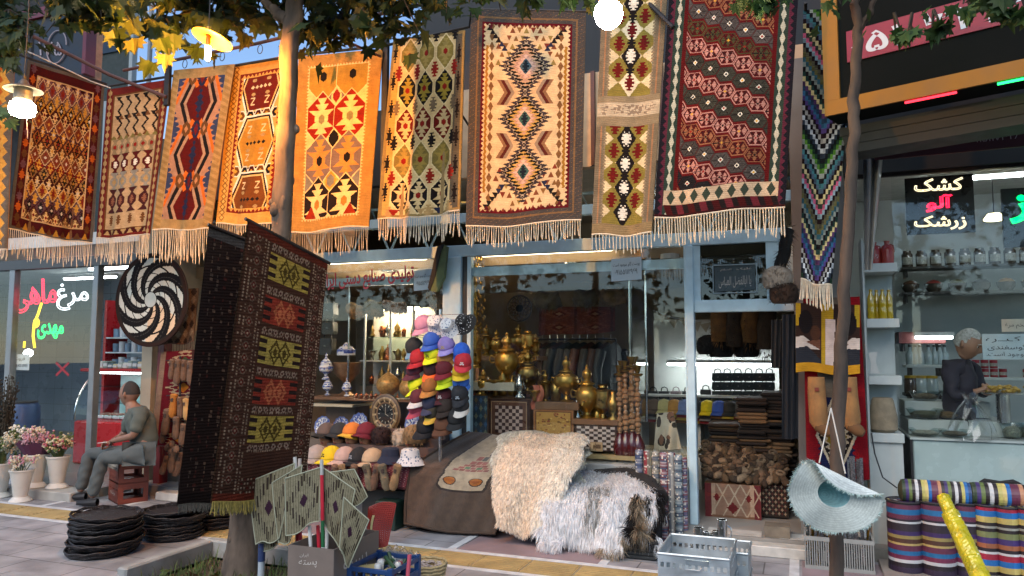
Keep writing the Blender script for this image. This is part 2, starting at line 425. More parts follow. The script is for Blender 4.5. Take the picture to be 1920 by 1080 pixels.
# upper walls: low dark parapet on the left, a taller block on the right
xb = P(795,20,F+.2).x
pt('fascia',M().box(XL-.1,xb,F+.02,F+.14,3.42,4.25),mat('dark fascia',H('2c2723'),.8,var=.3))
pt('fascia',M().box(xb,XR+.45,F+.02,F+.14,3.42,4.35),mat('cream fascia',H('b3997a'),.8,var=.15))
pt('upper_wall',M().box(xb,XR+.45,F+.145,F+.4,4.3,9),mat('dark render',H('2a2c2f'),.85,var=.3,vs=2))
for px in (1112,1240): pt('pilaster',M().box(P(px,200,F).x-.02,P(px,200,F).x+.02,F-.02,F+.02,3.42,4.35),brownpipe)
# pale blue beams, posts and window frames
def bar_px(x0,y0,x1,y1,Y,D):
 a,b,z0,z1 = rectpx(x0,y0,x1,y1,Y); return a,b,Y,Y+D,z0,z1
def beam(x0p,x1p,zb,zt,y0,y1): return M().rbox(P(x0p,500,y0).x,P(x1p,500,y0).x,y0,y1,zb,zt,.006)
zL = P(1080,462,F).z
pt('lintel',beam(560,1492,zL-.05,zL+.07,F-.03,F+.05),blue)
pt('lintel',beam(560,840,zL-.30,zL-.21,F+.09,F+.13),blue)
pt('upper_rail',beam(560,1492,zL+.32,zL+.42,F+.08,F+.16),blue)
pm_ = M()
for px in (847,1299): pass
a,b,_,_ = rectpx(832,460,866,800,F-.02)
pt('pillar',M().rbox(a,b,F-.06,F+.06,.1,zL-.05,.008),blue)
a2,b2,_,_ = rectpx(868,460,880,800,F)
pt('pillar',M().rbox(b+.003,b+.06,F-.02,F+.08,.1,zL-.05,.004),mat('black strip',(.02,.022,.022),.5))
a,b,_,_ = rectpx(1290,460,1305,980,F)
pt('door_post',M().rbox(a,b,F-.05,F+.05,.11,zL-.05,.006),blue)
xd0,xd1 = b,XR
zt0 = P(1390,572,F).z
pt('transom',M().rbox(xd0,xd1,F-.03,F+.04,zt0-.06,zt0+.05,.006),blue)
zt1 = zL-.05
pt('transom_frame',M().box(xd0,xd0+.06,F-.02,F+.03,zt0+.05,zt1),blue); pt('transom_frame',M().box(xd1-.22,xd1,F-.02,F+.03,zt0+.05,zt1),blue)
pt('transom_pane',M().box(xd0+.06,xd1-.22,F,F+.008,zt0+.05,zt1),glass('dark glass',(.35,.42,.45),0.,1.5,1.3))
# windows
x1a,x1b = P(560,600,F).x,a-.02
w2a,w2b = P(884,600,F).x,a-.004
sill_z = P(1150,868,F).z
pane1 = pt('window_pane',M().box(P(560,600,F).x,P(832,600,F).x,F+.03,F+.036,.7,zL-.05),paneM)
pane2 = pt('window_pane',M().box(w2a,w2b,F+.002,F+.008,sill_z,zL-.05),paneM)
fm = M(); zf = zL-.05
fm.box(w2a-.04,w2a,F-.02,F+.05,sill_z,zf); fm.box(w2b-.012,w2b+.002,F-.02,F+.04,sill_z,zf)
fm.box(w2a,w2b-.012,F+.012,F+.05,zf-.20,zf-.11)
pt('window_frame',fm,blue)
pt('window_sill',M().rbox(w2a-.05,w2b,F-.1,F+.06,sill_z-.11,sill_z,.006).box(w2a-.05,w2b,F-.02,F+.05,.1,sill_z-.11),mat('sill aluminium',H('a9aba8'),.35,.4,var=.1))
pt('display_floor',M().box(w2a,w2b,F+.062,F+.95,sill_z+.02,sill_z+.06),mat('display board',H('a18d66'),.5,var=.1))
pt('plinth',M().box(XL,P(832,600,F).x,F-.02,F+.6,.1,.68),mat('plinth',H('5b544c'),.8))
# inner glass partition of the window (shelving side)
pg = M()
for px in (1180,1210): pg.tube([P(px,600,F+.5)*1 + Vector((0,0,-1.0)),P(px,500,F+.5)],.012,8)
pt('glass_partition',M().box(P(1196,600,F+.5).x,P(1196,600,F+.5).x+.008,F+.06,F+.95,sill_z,2.5),paneM)
pt('partition_post',pg,chrome)
# upper truss seen between the rugs
tr = M()
for k in range(14):
 xx = XL+.4+k*.5
 tr.tube([(xx,F+.45,2.74),(xx+.25,F+.45,3.25),(xx+.5,F+.45,2.74)],.014,6)
tr.tube([(XL,F+.45,3.25),(XR,F+.45,3.25)],.018,6)
pt('truss',tr,blue)
tubeM = emis('fluorescent tube',(.86,.95,1),16.)
warmT = emis('warm strip',(1,.80,.55),7.)
def tube_light(x0,x1,y,z,label,mt=tubeM,w=.05):
 t = thing('tube_light',label,'light',((x0+x1)/2,y,z),group='fluorescent lights of the shops')
 pt('housing',M().box(x0,x1,y-w*.8,y+w*.8,z+.012,z+.05),mat('white enamel',H('c8c8c4'),.4),t)
 pt('diffuser',M().rbox(x0+.01,x1-.01,y-w*.6,y+w*.6,z-.02,z+.0115,.008),mt,t)
 return t
tube_light(P(640,350,8).x,P(722,350,8).x,8.,P(700,350,8).z,'white tube light glowing high behind the orange lit rugs')
tube_light(P(1070,318,8).x,P(1125,318,8).x,8.,P(1100,320,8).z,'white tube light glowing between the long runner and the cream medallion kilim')
tube_light(P(1150,340,8.8).x,P(1300,340,8.8).x,9.6,3.5,'white ceiling tube light at the back of the mezzanine')
# lights under the mezzanine; front row added unseen behind the lintel to brighten displays
for i,(x,y) in enumerate(((-2.9,7.16),(-2.1,7.16),(-1.5,7.16),(-4.5,7.2),(-5.6,7.5),(-4.4,7.5),(-3.3,7.5),(-2.2,7.5),(-1.3,7.6),(-4.6,9.6),(-2.6,9.6),(-.9,9.4))):
 t = thing('recessed_light','round warm downlight in the carpet shop ceiling','light',(x,y,2.555 if y > 7.4 else 2.7),group='downlights in the carpet shop ceiling')
 M().lathe([(.09,.0),(.09,-.012),(.07,-.012)],n=16).out('trim_ring',chrome,t)
 M().lathe([(1e-4,-.006),(.068,-.006),(.068,-.002)],n=16).out('bulb_disc',emis('warm downlight',(1,.80,.54),4200.),t)
tube_light(P(1250,685,9.2).x,P(1480,685,9.2).x,9.2,P(1380,683,9.2).z,'long white tube light over the cap shelf inside the doorway',emis('strip tube',(.86,.95,1),15.))

for i,(x0,x1) in enumerate(((P(600,500,F+.4).x,P(800,500,F+.4).x),(P(900,500,F+.4).x,P(1150,500,F+.4).x))):
 tube_light(x0,x1,F+.42,2.66,('warm strip light along the top of the vase window','warm strip light along the top of the samovar window')[i],emis('warm strip',(1,.82,.58),420.),.04)
# ================================================================ KILIMS ON THE RAILS
WV = weave_mat('kilim weave')
cotton = mat('cotton thread',H('c9bca6'),.95,var=.2,vs=40)
CRM,TAN,MAR,NAV,BLK,GLD,OLV,GRY,BRN,MAU,PNK,TEA,ORG = [H(k) for k in
 ('cdb994','a98e63','6b1c1c','2a2f49','231d1c','c99a42','7d7445','7f7c78','6f4a2b','7b5560','c08b85','476a66','c56c2a')]
RED = H('8c2a22'); DKR = H('4a1517'); WHT = H('d9d3c5')
def p0(): # orange serrated edge piece
 c = Cv(46,150,H('c98a4a'))
 c.serr(15,5,9,H('b5652a')); c.serr(9,5,9,H('d0a050')); c.serr(3,4,9,H('6d665e'))
 for y in range(10,150,22): c.sdia(23,y,9,10,(RED,GLD,BRN)[y % 3],4,.2)
 return c.wear()
def p1():
 c = Cv(104,190,H('5a2320'),1.3)
 c.frame(0,4,H('6d6a66')); c.frame(4,14,H('571c1d'))
 for y in range(8,186,12):
  for x in (9,95): c.sdia(x,y,4,6,(MAU,ORG,BRN)[y//12 % 3],3,.2)
 for x in range(12,96,9): c.tri(x,184,4,4,GLD if x % 2 else BRN)
 c.frame(14,15.5,H('d8b98d')); ins = (c.edge() > 15.5)
 rows = [MAU,MAU,H('8b7668'),GLD,DKR,H('8f5b38'),H('5a3a4a'),H('b4773f'),BRN,H('8a5b3c'),RED,H('b08a5a'),DKR,GLD,H('6e5560'),H('6b4c50'),H('7c5a3b'),BRN,H('6a2b28'),DKR]
 save = c.a.copy(); ny = 17; dx,dy = 13.,160/ny*1.06
 for j in range(-1,ny+2):
  for i in range(-1,8):
   x = 16+dx*(i+.5*(j % 2)); y = 16+j*dy*.62*1.6/1.0*.62+0
   y = 16+j*dy*.95+i*1.0
   col = rows[j % len(rows)]; out = (H('d9bf98'),H('caa25a'),DKR,BLK)[(j*3+1) % 4] if j % 2 else None
   if out is not None: c.dia(x,y,dx*.52,dy*1.05,out)
   c.dia(x,y,dx*.44,dy*.88,col)
   c.star(x,y,dx*.30,dy*.62,(BLK,H('e2c48d'),H('8b3b2a'),H('d8a950'))[(j+1) % 4]); c.dia(x,y,1.6,2.2,(WHT,RED,GLD)[j % 3])
 c.a = np.where(ins[...,None],c.a,save)
 c.a *= .72; return c.wear()
def p2():
 c = Cv(84,190,H('b39a78'))
 c.frame(0,9,H('6e2a26'));
 for y in range(6,190,9):
  for x in (4.5,79.5): c.dia(x,y,3.2,5,(TAN,BRN,GRY)[y % 3])
 c.frame(9,11,BRN)
 for r,y0 in enumerate((26,50)):
  for i in range(5):
   x = 17+i*12.5
   c.line(x,y0-11,x+6,y0-4,2.4,BLK); c.line(x+6,y0-4,x,y0+4,2.4,BLK); c.line(x,y0+4,x+5,y0+11,2.4,BLK); c.tri(x,y0-11,4,3,BLK,False); c.tri(x+5,y0+12,4,3,BRN)
 for i in range(7): c.tri(14+i*9.5,64,4.5,3,OLV)
 def row(y,n,col,inn,h=11):
  for i in range(n):
   x = 11+62*(i+.5)/n; k = 62/n*.40
   c.tri(x,y-h+3,k,4,col,False); c.hexa(x,y,k,h*.72,col,.3); c.tri(x,y+h-3,k,4,col); c.gul(x,y,k*.5,h*.36,inn)
 row(76,6,H('8f7f63'),RED,9); row(98,4,H('5b1d1b'),WHT,12); row(120,4,H('8d8a80'),TAN,11); row(144,4,H('4d2627'),H('8d5f4a'),14)
 for i in range(4): c.gul(19+i*15.5,168,3.4,6.5,BRN)
 c.rect(9,180,75,186,DKR)
 for i in range(7): c.tri(14+i*9.5,183,4,3,TAN,i % 2 == 0)
 return c.wear()
def zig(c,x0,x1,t,col,y0,per,n,ph=0):
 pts = [(x0 if (k+ph) % 2 else x1,y0+k*per) for k in range(n+1)]
 for a,b in zip(pts,pts[1:]):
  c.poly([(a[0]-t/2,a[1]),(a[0]+t/2,a[1]),(b[0]+t/2,b[1]),(b[0]-t/2,b[1])],col)
def p3():
 c = Cv(100,200,H('a67f66'),1.4); c.frame(0,12,H('a3875c'))
 for y in range(0,200,8):
  for x in (0,88): c.poly([(x,y),(x+11,y+5),(x+11,y+9),(x,y+4)],H('94794f'))
 save = c.a.copy(); ins = c.edge() > 12
 zz = np.abs(((c.Y+20)/64 % 1)-.5)*2; hw = 6+15*zz; d = np.abs(c.X-50)
 for k in range(-1,5):
  y = 44+k*64-32
  for s in (-1,1):
   c.sdia(50+s*41,y,15,26,H('3d4560'),7,.3); c.sdia(50+s*41,y+32,8,12,H('4a4f63'),6,.25)
 c.put(d < hw+20,ORG); c.put((d < hw+20) & (((c.Y+20)/64 % 1) < .42),H('a67f66')); c.put(d < hw+15,H('a88169')); c.put(d < hw+10.5,BLK); c.put(d < hw+4.5,H('a98870')); c.put(d < hw,H('5d1714'))
 for k in range(-1,5):
  yw = 12+k*64
  c.sdia(50,yw+32,6,20,NAV,8,.35); c.sdia(50,yw,8,15,NAV,8,.35); c.dia(50,yw,4,8,H('73201c'))
  for s in (-1,1):
   x = 50+s*13
   c.poly([(x-s*9,yw-10),(x-s*4,yw-13),(x+s*3,yw),(x-s*4,yw+13),(x-s*9,yw+10),(x-s*3,yw)],ORG)
   c.hexa(x+s*3,yw,6,10,H('6b4a2a'),.5); c.dia(x+s*3,yw,3,4.5,H('b0805c'))
 c.a = np.where(ins[...,None],c.a,save)
 return c.wear()
def p4():
 c = Cv(100,210,H('c79a55'),1.3)
 for y in range(0,210,7):
  for x in (8,92): c.dia(x,y,5,4.5,H('8a6432')); c.dia(x,y,3,2.6,H('d0a862'))
 bd = c.a.copy(); c.serr(16,4,6,H('7a2b1e')); c.put(c.edge() < 15,0); c.a = np.where((c.edge() < 15)[...,None],bd,c.a)
 ins = c.edge() > 21; c2 = c.a.copy()
 body = c.edge() > 21; c.put(body,H('caa062'))
 for k in range(3):
  y = 34+k*72
  c.hexw(50,y,34,36,WHT,.62); c.hexw(50,y,31.5,33.5,BLK,.62); c.hexw(50,y,29,31,H('d2b37b'),.62); c.hexw(50,y,27,29,(H('6b2418'),H('b08236'),H('7a4a22'))[k],.62)
  for sy in (-1,1):
   for sx in (-1,1):
    c.line(50+sx*12-3,y+sy*18-4,50+sx*12+3,y+sy*18-4,1.6,CRM); c.line(50+sx*12+3,y+sy*18-4,50+sx*12-3,y+sy*18+4,1.6,CRM); c.line(50+sx*12-3,y+sy*18+4,50+sx*12+3,y+sy*18+4,1.6,CRM)
    c.spot(50+sx*12,y+sy*9,3.4,2.2,TAN)
  for i in range(-2,3): c.dia(50+i*7,y,3,2.6,CRM if k == 0 else BLK)
  yy = y+36
  for i in range(-2,3):
   c.hexw(50+i*14,yy,7.4,7,WHT); c.hexw(50+i*14,yy,6,5.6,(DKR,H('6d4a26'),BLK)[i % 3]); c.dia(50+i*14,yy,2.6,2.4,GLD)
  for s in (-1,1):
   for q in range(5): c.line(50+s*(30+q*1.6),yy-15+q*2,50+s*(33+q*1.6),yy+15-q*2,1.3,(BLK,CRM)[q % 2])
 c.a = np.where(ins[...,None],c.a,c2)
 return c.wear()
def p5():
 c = Cv(110,220,H('84683a'),1.3);
 c.put(c.edge() > 12,H('d8bd8b')); c.serr(13,3,4,H('a9834a'))
 save = c.a.copy(); ins = c.edge() > 16
 def hx(x,y,col,star,mid,ry=34,rx=21):
  c.hexa(x,y,rx+1.2,ry+1.6,H('e0c797'),.35); c.hexa(x,y,rx,ry,col,.35)
  if star: c.star(x,y,rx*.86,ry*.78,star)
  c.hexa(x,y,4.2,6.5,mid,.5)
 L_,R_ = 35,75; rows = (28,81,133,187)
 def mid(y,bg,st):
  c.hexa(55,y,15,30,bg,.3); c.star(55,y,13,22,st)
 mid(2,H('b99a55'),H('a07a35')); mid(54,H('7f6d6a'),H('dcc08d')); c.hexa(55,54,5,9,RED,.3)
 mid(107,H('d8bd8b'),BLK); mid(160,H('c6a25c'),H('b08d3c')); c.hexa(55,160,5,8,GRY,.5); mid(212,H('8f3118'),H('dcc08d'))
 for s,x in ((-1,18),(1,92)):
  for y in (54,107,160): c.hexa(x,y,9,26,(GRY,H('d8bd8b'),H('d8bd8b'))[(y//50) % 3],.3)
 for x in (L_,R_):
  hx(x,rows[0],H('a5843f'),None,BLK); hx(x,rows[1],H('8c2a1b'),H('dcc08d'),H('8b8160'))
  hx(x,rows[2],H('7b6b69'),H('b98a4d'),BLK); hx(x,rows[3],H('2b2120'),H('dcc08d'),H('a97b3a'))
 c.poly([(17,204),(26,188),(35,204)],H('8f3118')); c.poly([(75,204),(84,190),(93,204)],H('8f3118'))
 c.a = np.where(ins[...,None],c.a,save)
 return c.wear()
def p6():
 c = Cv(106,220,H('cdb68a'),1.3)
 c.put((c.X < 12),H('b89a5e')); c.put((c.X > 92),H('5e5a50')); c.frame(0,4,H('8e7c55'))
 for y in range(18,220,34): c.star(6,y,4,11,BLK); c.star(98,y+10,4,12,BLK)
 def hx(x,y,col,st):
  c.hexa(x,y,12.2,23,H('d9c79e'),.3); c.hexa(x,y,11,21,col,.3)
  if st: c.star(x,y,9.5,16,st); c.hexa(x,y,2.6,4,RED if col != OLV else WHT,.5)
 cols = ((H('8d7c45'),H('a18f58')),(BLK,H('9b8a3e')),(H('6d2019'),H('c9b48a')),(H('857644'),H('9f8b4d')),(BLK,H('cdb68a')))
 for j,(a,b) in enumerate(cols):
  for i in range(3): hx(26+i*26,22+j*43,a,b)
 for j in range(6):
  for i in range(-1,3): c.gul(39+i*26,43*j,5,9,(BLK,RED,H('7a6b58'),BLK,H('8a2a1c'),TAN)[j])
 for i in range(4): c.tri(18+i*19,214,6,4,(RED,OLV,TAN,NAV)[i],False)
 return c.wear()
def p7():
 c = Cv(132,236,H('cbb591'),1.5); cx = 66; my = (62,120,178)
 T = (H('7a4b33'),H('83603a'),H('8d7a4a'),H('7d3b2c'))
 for y in range(22,218,9):
  for x in range(26,110,8):
   d = abs(x-cx); band = abs(abs(y-118)-(96-(d-8)*1.25))
   if band < 15 and d < 38 or (d > 33 and abs(y-118) < 70 and x % 16 < 8): c.tri(x+((y//9) % 2)*4,y,3.2,3.2,T[(x//8+y//9) % 4],(x//8) % 2 == 0)
 for s in (-1,1):
  for y in range(16,226,11): c.tri(cx+s*40,y,3.2,2.9,H('7a5a3a'),True); c.tri(cx+s*40,y+5.6,3.2,2.9,H('7a5a3a'),False)
  c.put((np.abs(c.X-cx-s*45.5-1.3*(np.abs(((c.Y/6) % 1)-.5)*2-.5)) < 1.5) & (c.Y > 40) & (c.Y < 200),H('9a7433'))
  for y in (91,149):
   for q,col in enumerate((H('8a6a50'),H('5a2a22'),H('938372'),H('c0a684'))):
    w_ = 4.5; x0 = cx+s*(28-q*w_*.9); tz_ = 1.6*(np.abs((c.Y/4) % 1-.5)*2)
    u = (c.X-x0)*s; c.put((u+tz_ > np.abs(c.Y-y)*.62-8) & (u < np.abs(c.Y-y)*.62-8+w_) & (np.abs(c.Y-y) < 14) & (u > -12),col)
 for y in my: c.sdia(cx,y,29,34,H('3f383d'),4.6,.12)
 for y in my:
  c.sdia(cx,y,24,28.5,H('a89a86'),4.6,.05); c.sdia(cx,y,22.5,27,H('1a1616'),4.6,.10); c.sdia(cx,y,17.5,21.5,H('b79a5c') if y != 62 else H('b59a80'),4.2,.22); c.sdia(cx,y,13.5,17,H('a88b80'),4,.2)
  c.sdia(cx,y,11,13.5,H('c4a79a'),4,.2); c.dia(cx,y,7.6,9.4,TEA if y != 62 else H('4d6570')); c.gul(cx,y,3.8,6.6,H('1f2a36'))
 for sy,y0 in ((1,20),(-1,216)):
  for s in (-1,1):
   for q in range(6): c.tri(cx+s*(43-q*3.6),y0+sy*q*4.4,3.6,3.2,BLK if q < 4 else NAV,sy > 0)
   c.tri(cx+s*42,y0,3,2.6,H('5a1f28'),sy < 0)
 for x in range(34,100,9): c.tri(x,18,3.4,2.8,H('7a4b33'),False); c.tri(x,218.5,3.4,2.8,H('7d3b2c'),True)
 c.serr(15.5,3.2,5,H('5f1420')); c.put(c.edge() < 14,H('4f4b49'))
 c.frame(8,10,H('7a6248')); c.put((c.edge() < 13) & ((c.X*3+c.Y*5).astype(int) % 23 == 0),H('8b6c48'))
 return c.wear()
def p8():
 c = Cv(84,300,H('7c705e'))
 c.frame(6,8,H('a07a5c'))
 def panel(y0,y1):
  c.rect(13,y0,70,y1,H('cfbf9c'))
  for y in range(int(y0),int(y1),4): c.tri(13,y+2,2.6,2,H('8f8069')); c.tri(70,y+2,2.6,2,H('8f8069'))
  n = int((y1-y0)/30+.5); st = (y1-y0)/n
  for k in range(n+1):
   y = y0+k*st; ok = lambda q: q
   for s in (-1,1):
    if y+0 < y1+2: c.hexa(41.5+s*15,min(max(y,y0+1),y1-1),13,16,H('86793f'),.35)
  for k in range(n):
   y = y0+(k+.5)*st
   c.dia(41.5,y,13,18,(BLK,H('d9ccb0'))[k % 2] if y1 < 140 else BLK); c.gul(41.5,y,6.4,9,(WHT,MAR)[k % 2] if y1 < 140 else WHT)
   c.gul(41.5,y0+k*st,5,8,BLK)
   for s in (-1,1): c.gul(41.5+s*16,y0+(k+.02)*st+st*.5-st*.5,7,9,H('6b1f1a'))
  c.a[:max(0,int(y0)) ] = c.a[:max(0,int(y0))]
 panel(0,131); bot = c.a.copy()
 c.rect(0,131,84,139,H('8f8069'))
 panel(168,287); c.a[131:139] = bot[131:139]*0+np.array(H('8f8069'))
 c.rect(0,139,84,156,H('b9aa93')); rr = random.Random(4)
 for k in range(90):
  x,y = rr.randrange(4,78),rr.randrange(141,153); c.rect(x,y,x+rr.choice((1,4)),y+rr.choice((1,3)),H('8a7a6a'))
 c.rect(0,156,84,168,H('8f8069')); c.rect(0,287,84,300,H('8d7a5c'))
 return c.wear()
def p9():
 c = Cv(150,262,H('5e1517'),1.5)
 PK,BR_,GY,DK,OL = H('b08379'),H('8f6248'),H('5c5653'),H('2a282c'),H('4d4930')
 seq = ((PK,0),(BR_,0),(GY,1),(PK,0),(DK,1),(BR_,0),(H('635c59'),1),(OL,0),(PK,0),(H('4c4b42'),1),(PK,0),(H('4c4b42'),1))
 for i in range(-1,6):
  for j in range(-2,15):
   x = 37+i*19.; y = 6+j*18.4+i*8.2; col,pale = seq[(j+4) % 12]; g = .9+.2*((i*7+j*3) % 5)/4; o = tuple(v*g for v in col)
   inn = H('531316') if col is not DK else H('241d20')
   c.hexw(x,y,12.,7.9,tuple(v*.5 for v in o) if pale else o,.55); c.hexw(x,y,10.7,6.8,tuple(v*.8 for v in o) if pale else inn,.55)
   for a in range(6):
    w = a*PI/3+PI/6; tx,ty = x+6.9*math.cos(w),y+4.5*math.sin(w); k_ = tuple(v*.62 for v in o) if pale else o
    c.tri(tx,ty,2.9,2.2,k_,math.sin(w) < 0)
    w2 = a*PI/3; c.line(x+2*math.cos(w2),y+1.6*math.sin(w2),x+10*math.cos(w2),y+6.6*math.sin(w2),.8,BLK)
   c.dia(x,y,2.9,2.7,WHT if pale else o); c.dia(x,y,1.6,1.5,(RED,BLK,GLD)[(i+j) % 3])
 for x0,mir in ((0,0),(150,1)):
  X = c.X if not mir else 150-c.X
  c.put(X < 25,H('5a1416')); c.put(X < 20,H('33423a')); c.put(X < 9,H('1d1b25'))
  z = np.abs((c.Y/8) % 1-.5)*2; c.put((X < 9) & (X > 3+4*z),H('5b2a3b'))
  z2 = np.abs((c.Y/13) % 1-.5)*2; c.put((np.abs(X-14.5) < .5+2.6*z2),H('b4b1a0'))
 yb = 233; c.rect(9,yb,141,yb+16,H('b9a58d'))
 for i in range(9): c.dia(18+i*14.4,yb+8,5,7.5,H('3c463c'))
 for i in range(9): c.poly([(10+i*14.4,yb+16),(18+i*14.4,yb+16),(22+i*14.4,yb+26),(14+i*14.4,yb+26)],(DKR,H('6a2a33'))[i % 2])
 for i in range(9): c.poly([(18+i*14.4,yb+16),(24.4+i*14.4,yb+16),(28.4+i*14.4,yb+26),(22+i*14.4,yb+26)],H('241a1c'))
 c.rect(0,yb+26,150,262,H('3a1416'))
 return c.wear()
def p10():
 c = Cv(64,330,BLK)
 pal = [H(k) for k in ('39424f','1f2326','2d4a35','5f8a3c','222','9fa39c','2b2a2d','4f7f84','5b6a78','2a1a1d','c9b98c','3c4640','c2647f','8fa3ab','2a1b1e','5e5b4a','6b6642','3d6470','8a9088','241f22','2f4a44','d0c08f','5b3d63','33485f','3c6a8a','5b4a80','2e1d25','a8a5a0','20181c','c9cdd0') if len(k) == 6]
 t = np.abs(c.X-32)
 st = np.floor(c.X/4)*4; t = np.abs(st+2-32)
 idx = ((c.Y-6*0+(t*1.35)-40)//6.0).astype(int)
 ramp = np.array([(pal[k % len(pal)]) for k in range(200)])
 c.a[:] = ramp[np.clip(idx+ (6),0,199) % len(pal)]
 chk = (((c.X//4).astype(int)+(c.Y//6).astype(int)) % 3 == 0); c.a[chk] *= .7
 return c.wear()
def rugfn(TL,TR,BR,BL,yL,yR,fold=.02,nf=2.3,ph=0.,sag=.0,belly=.0,hemw=.012):
 a,b,d,e = [np.array(P(p[0],p[1],y)) for p,y in ((TL,yL),(TR,yR),(BR,yR),(BL,yL))]
 ex = b-a; n = np.array((-ex[1],ex[0],0)); n /= np.linalg.norm(n)
 if n[1] > 0: n = -n
 def fn(u,v):
  u_ = u[...,None]; v_ = v[...,None]
  p = (a*(1-u_)+b*u_)*(1-v_)+(e*(1-u_)+d*u_)*v_
  w = fold*(.25+.75*v)*np.sin(u*nf*2*PI+ph+v*1.1)+fold*.5*np.sin(u*nf*4.3*PI+ph*2+v*2.)*v+belly*np.sin(PI*v)
  p = p+n*w[...,None]
  p[...,2] += -sag*np.sin(PI*u)*(1-v)+hemw*np.sin(u*7+ph)*v
  return p
 fn.n = n
 return fn
def rug(name,label,cv,quad,yL,yR,fringe=.18,nfr=46,fr=.0036,frm=cotton,group='kilims hanging from the rail',cat='rug',seed=1,sway=.1,**k):
 fn = rugfn(*quad,yL,yR,**k)
 o = cloth(name,cv,fn,WV,None,w=False)
 o['label'] = label; o['category'] = cat; o['group'] = group
 if fringe:
  uu = np.linspace(.01,.99,nfr); pts = fn(uu,np.full(nfr,.998))
  strands('fringe',[tuple(p) for p in pts],fringe,frm,o,False,fr,sway,seed=seed)
  hm = M(); hm.tube([tuple(p) for p in fn(np.linspace(0,1,24),np.full(24,1.0))],.006,5); hm.out('hem',frm,o,True)
 return o
RY = 5.8
rug('kilim','orange kilim cut off by the left edge of the picture',p0(),((-75,62),(28,104),(14,470),(-80,455)),4.75,5.0,.12,26,ph=.4)
rug('kilim','dark maroon kilim of small stepped diamonds beside the pale glowing globe lamp',p1(),((52,112),(196,158),(172,458),(14,430)),5.05,5.75,.27,44,ph=1.,nf=2.,fold=.025,seed=2)
rug('kilim','tan kilim with rows of dark zigzags and red vase motifs',p2(),((202,168),(318,148),(283,440),(180,447)),5.8,5.8,.28,40,ph=2.2,nf=1.6,seed=3)
rug('kilim','kilim with black zigzag lines around a dark red and navy middle',p3(),((326,132),(440,120),(392,428),(289,432)),5.78,5.78,.33,40,ph=.2,nf=1.5,seed=4)
rug('kilim','golden kilim of hexagons with small white hooks, partly behind the tree trunk',p4(),((437,123),(556,100),(520,420),(405,420)),5.86,5.86,.1,30,ph=1.4,nf=1.5,seed=5)
rug('kilim','bright orange lit kilim with red and black star hexagons right of the trunk',p5(),((560,106),(717,92),(688,424),(546,436)),5.8,5.8,.25,40,.0022,ph=2.6,nf=1.2,seed=6)
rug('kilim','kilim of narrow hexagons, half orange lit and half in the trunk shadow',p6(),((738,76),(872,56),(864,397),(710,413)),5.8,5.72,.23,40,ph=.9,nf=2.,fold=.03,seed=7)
rug('kilim','cream kilim with a chain of four serrated diamonds and a dark border',p7(),((884,16),(1098,24),(1090,414),(873,426)),5.7,5.7,.17,50,ph=1.9,nf=1.1,fold=.015,seed=8)
rug('kilim_runner','long folded runner with a plain woven white band and maroon crosses',p8(),((1130,-14),(1252,-24),(1222,438),(1110,442)),5.66,5.66,.14,18,ph=.6,nf=1.,fold=.012,seed=9)
rug('kilim','large maroon kilim with diagonal rows of hexagons and a hourglass border',p9(),((1258,-50),(1500,-64),(1472,388),(1226,408)),5.55,5.5,.20,46,ph=2.9,nf=1.4,fold=.02,seed=10)
rug('kilim_runner','narrow chevron runner in many colours beside the yellow framed sign',p10(),((1506,20),(1606,10),(1560,537),(1502,525)),5.9,5.9,.18,22,ph=1.2,nf=1.3,seed=11)
# rails, posts and wires that carry them
fr_ = thing('rug_rail','dark steel rail frame standing out from the shop front that carries the kilims','rail',tuple(P(718,300,RY+.06)))
def ptw(name,m,mt=darkmetal,par=fr_): return m.out(name,mt,par,True,True)
ptw('rail',M().tube([P(195,163,RY+.03),P(320,143,RY+.03),P(560,103,RY+.03),P(720,86,RY+.03),P(880,50,RY+.0),P(884,18,RY-.07),P(1100,22,RY-.07)],.014,8))
ptw('rail',M().tube([P(1100,22,RY-.08),P(1255,-42,RY-.2),P(1505,-70,RY-.24)],.014,8))
ptw('rail',M().tube([P(-80,60,4.72),P(52,108,5.06),P(200,158,5.78)],.014,8))
ptw('post',M().rbox(P(716,300,RY+.06).x,P(727,300,RY+.06).x,RY+.03,RY+.07,P(720,430,RY).z,P(720,40,RY).z,.004))
ptw('upper_pipe',M().tube([P(232,132,RY-.1),P(480,82,RY-.1),P(790,8,RY-.1)],.017,8),brownpipe)
ptw('brace',M().tube([P(62,68,5.2),P(205,140,5.7),P(312,182,5.74)],.02,8),brownpipe)
ptw('brace',M().tube([P(520,20,4.9),P(714,106,RY-.02)],.012,8),brownpipe)
ptw('brace',M().tube([P(1200,-10,RY-.06),P(1262,52,RY-.26)],.02,8))
for px,y0,y1 in ((322,105,200),(62,66,140)):
 ptw('hanger_post',M().rbox(P(px-4,100,RY).x,P(px+5,100,RY).x,RY-.06,RY-.02,P(px,y1,RY).z,P(px,y0,RY).z,.004))
for px,py in ((347,110),(417,96),(488,82)):
 ptw('hook',M().tube([P(px,py,RY-.1)+Vector((.03*math.sin(a),0,-.055+.045*math.cos(a))) for a in [k*.6 for k in range(11)]],.004,5))
for k in range(5):
 ptw('stay',M().tube([(P(718,300,RY).x-2.6+k*1.55,RY+.03,4.0+.06*k),(P(718,300,RY).x-2.6+k*1.55,F+.1,3.7)],.012,6))
def wire(name,label,pts,r=.004,mt=None):
 o = M().tube(pts,r,5).out(name,mt or mat('black cable',(.02,.02,.022),.6),None,True); return tag(o,label,'cable')
wire('cable','thin pale cable running along the top of the maroon kilim',[P(0,80,4.85),P(60,100,5.0),P(120,128,5.35),P(170,152,5.6),P(207,165,5.72)],.006,mat('pale cable',(.5,.5,.5),.5))
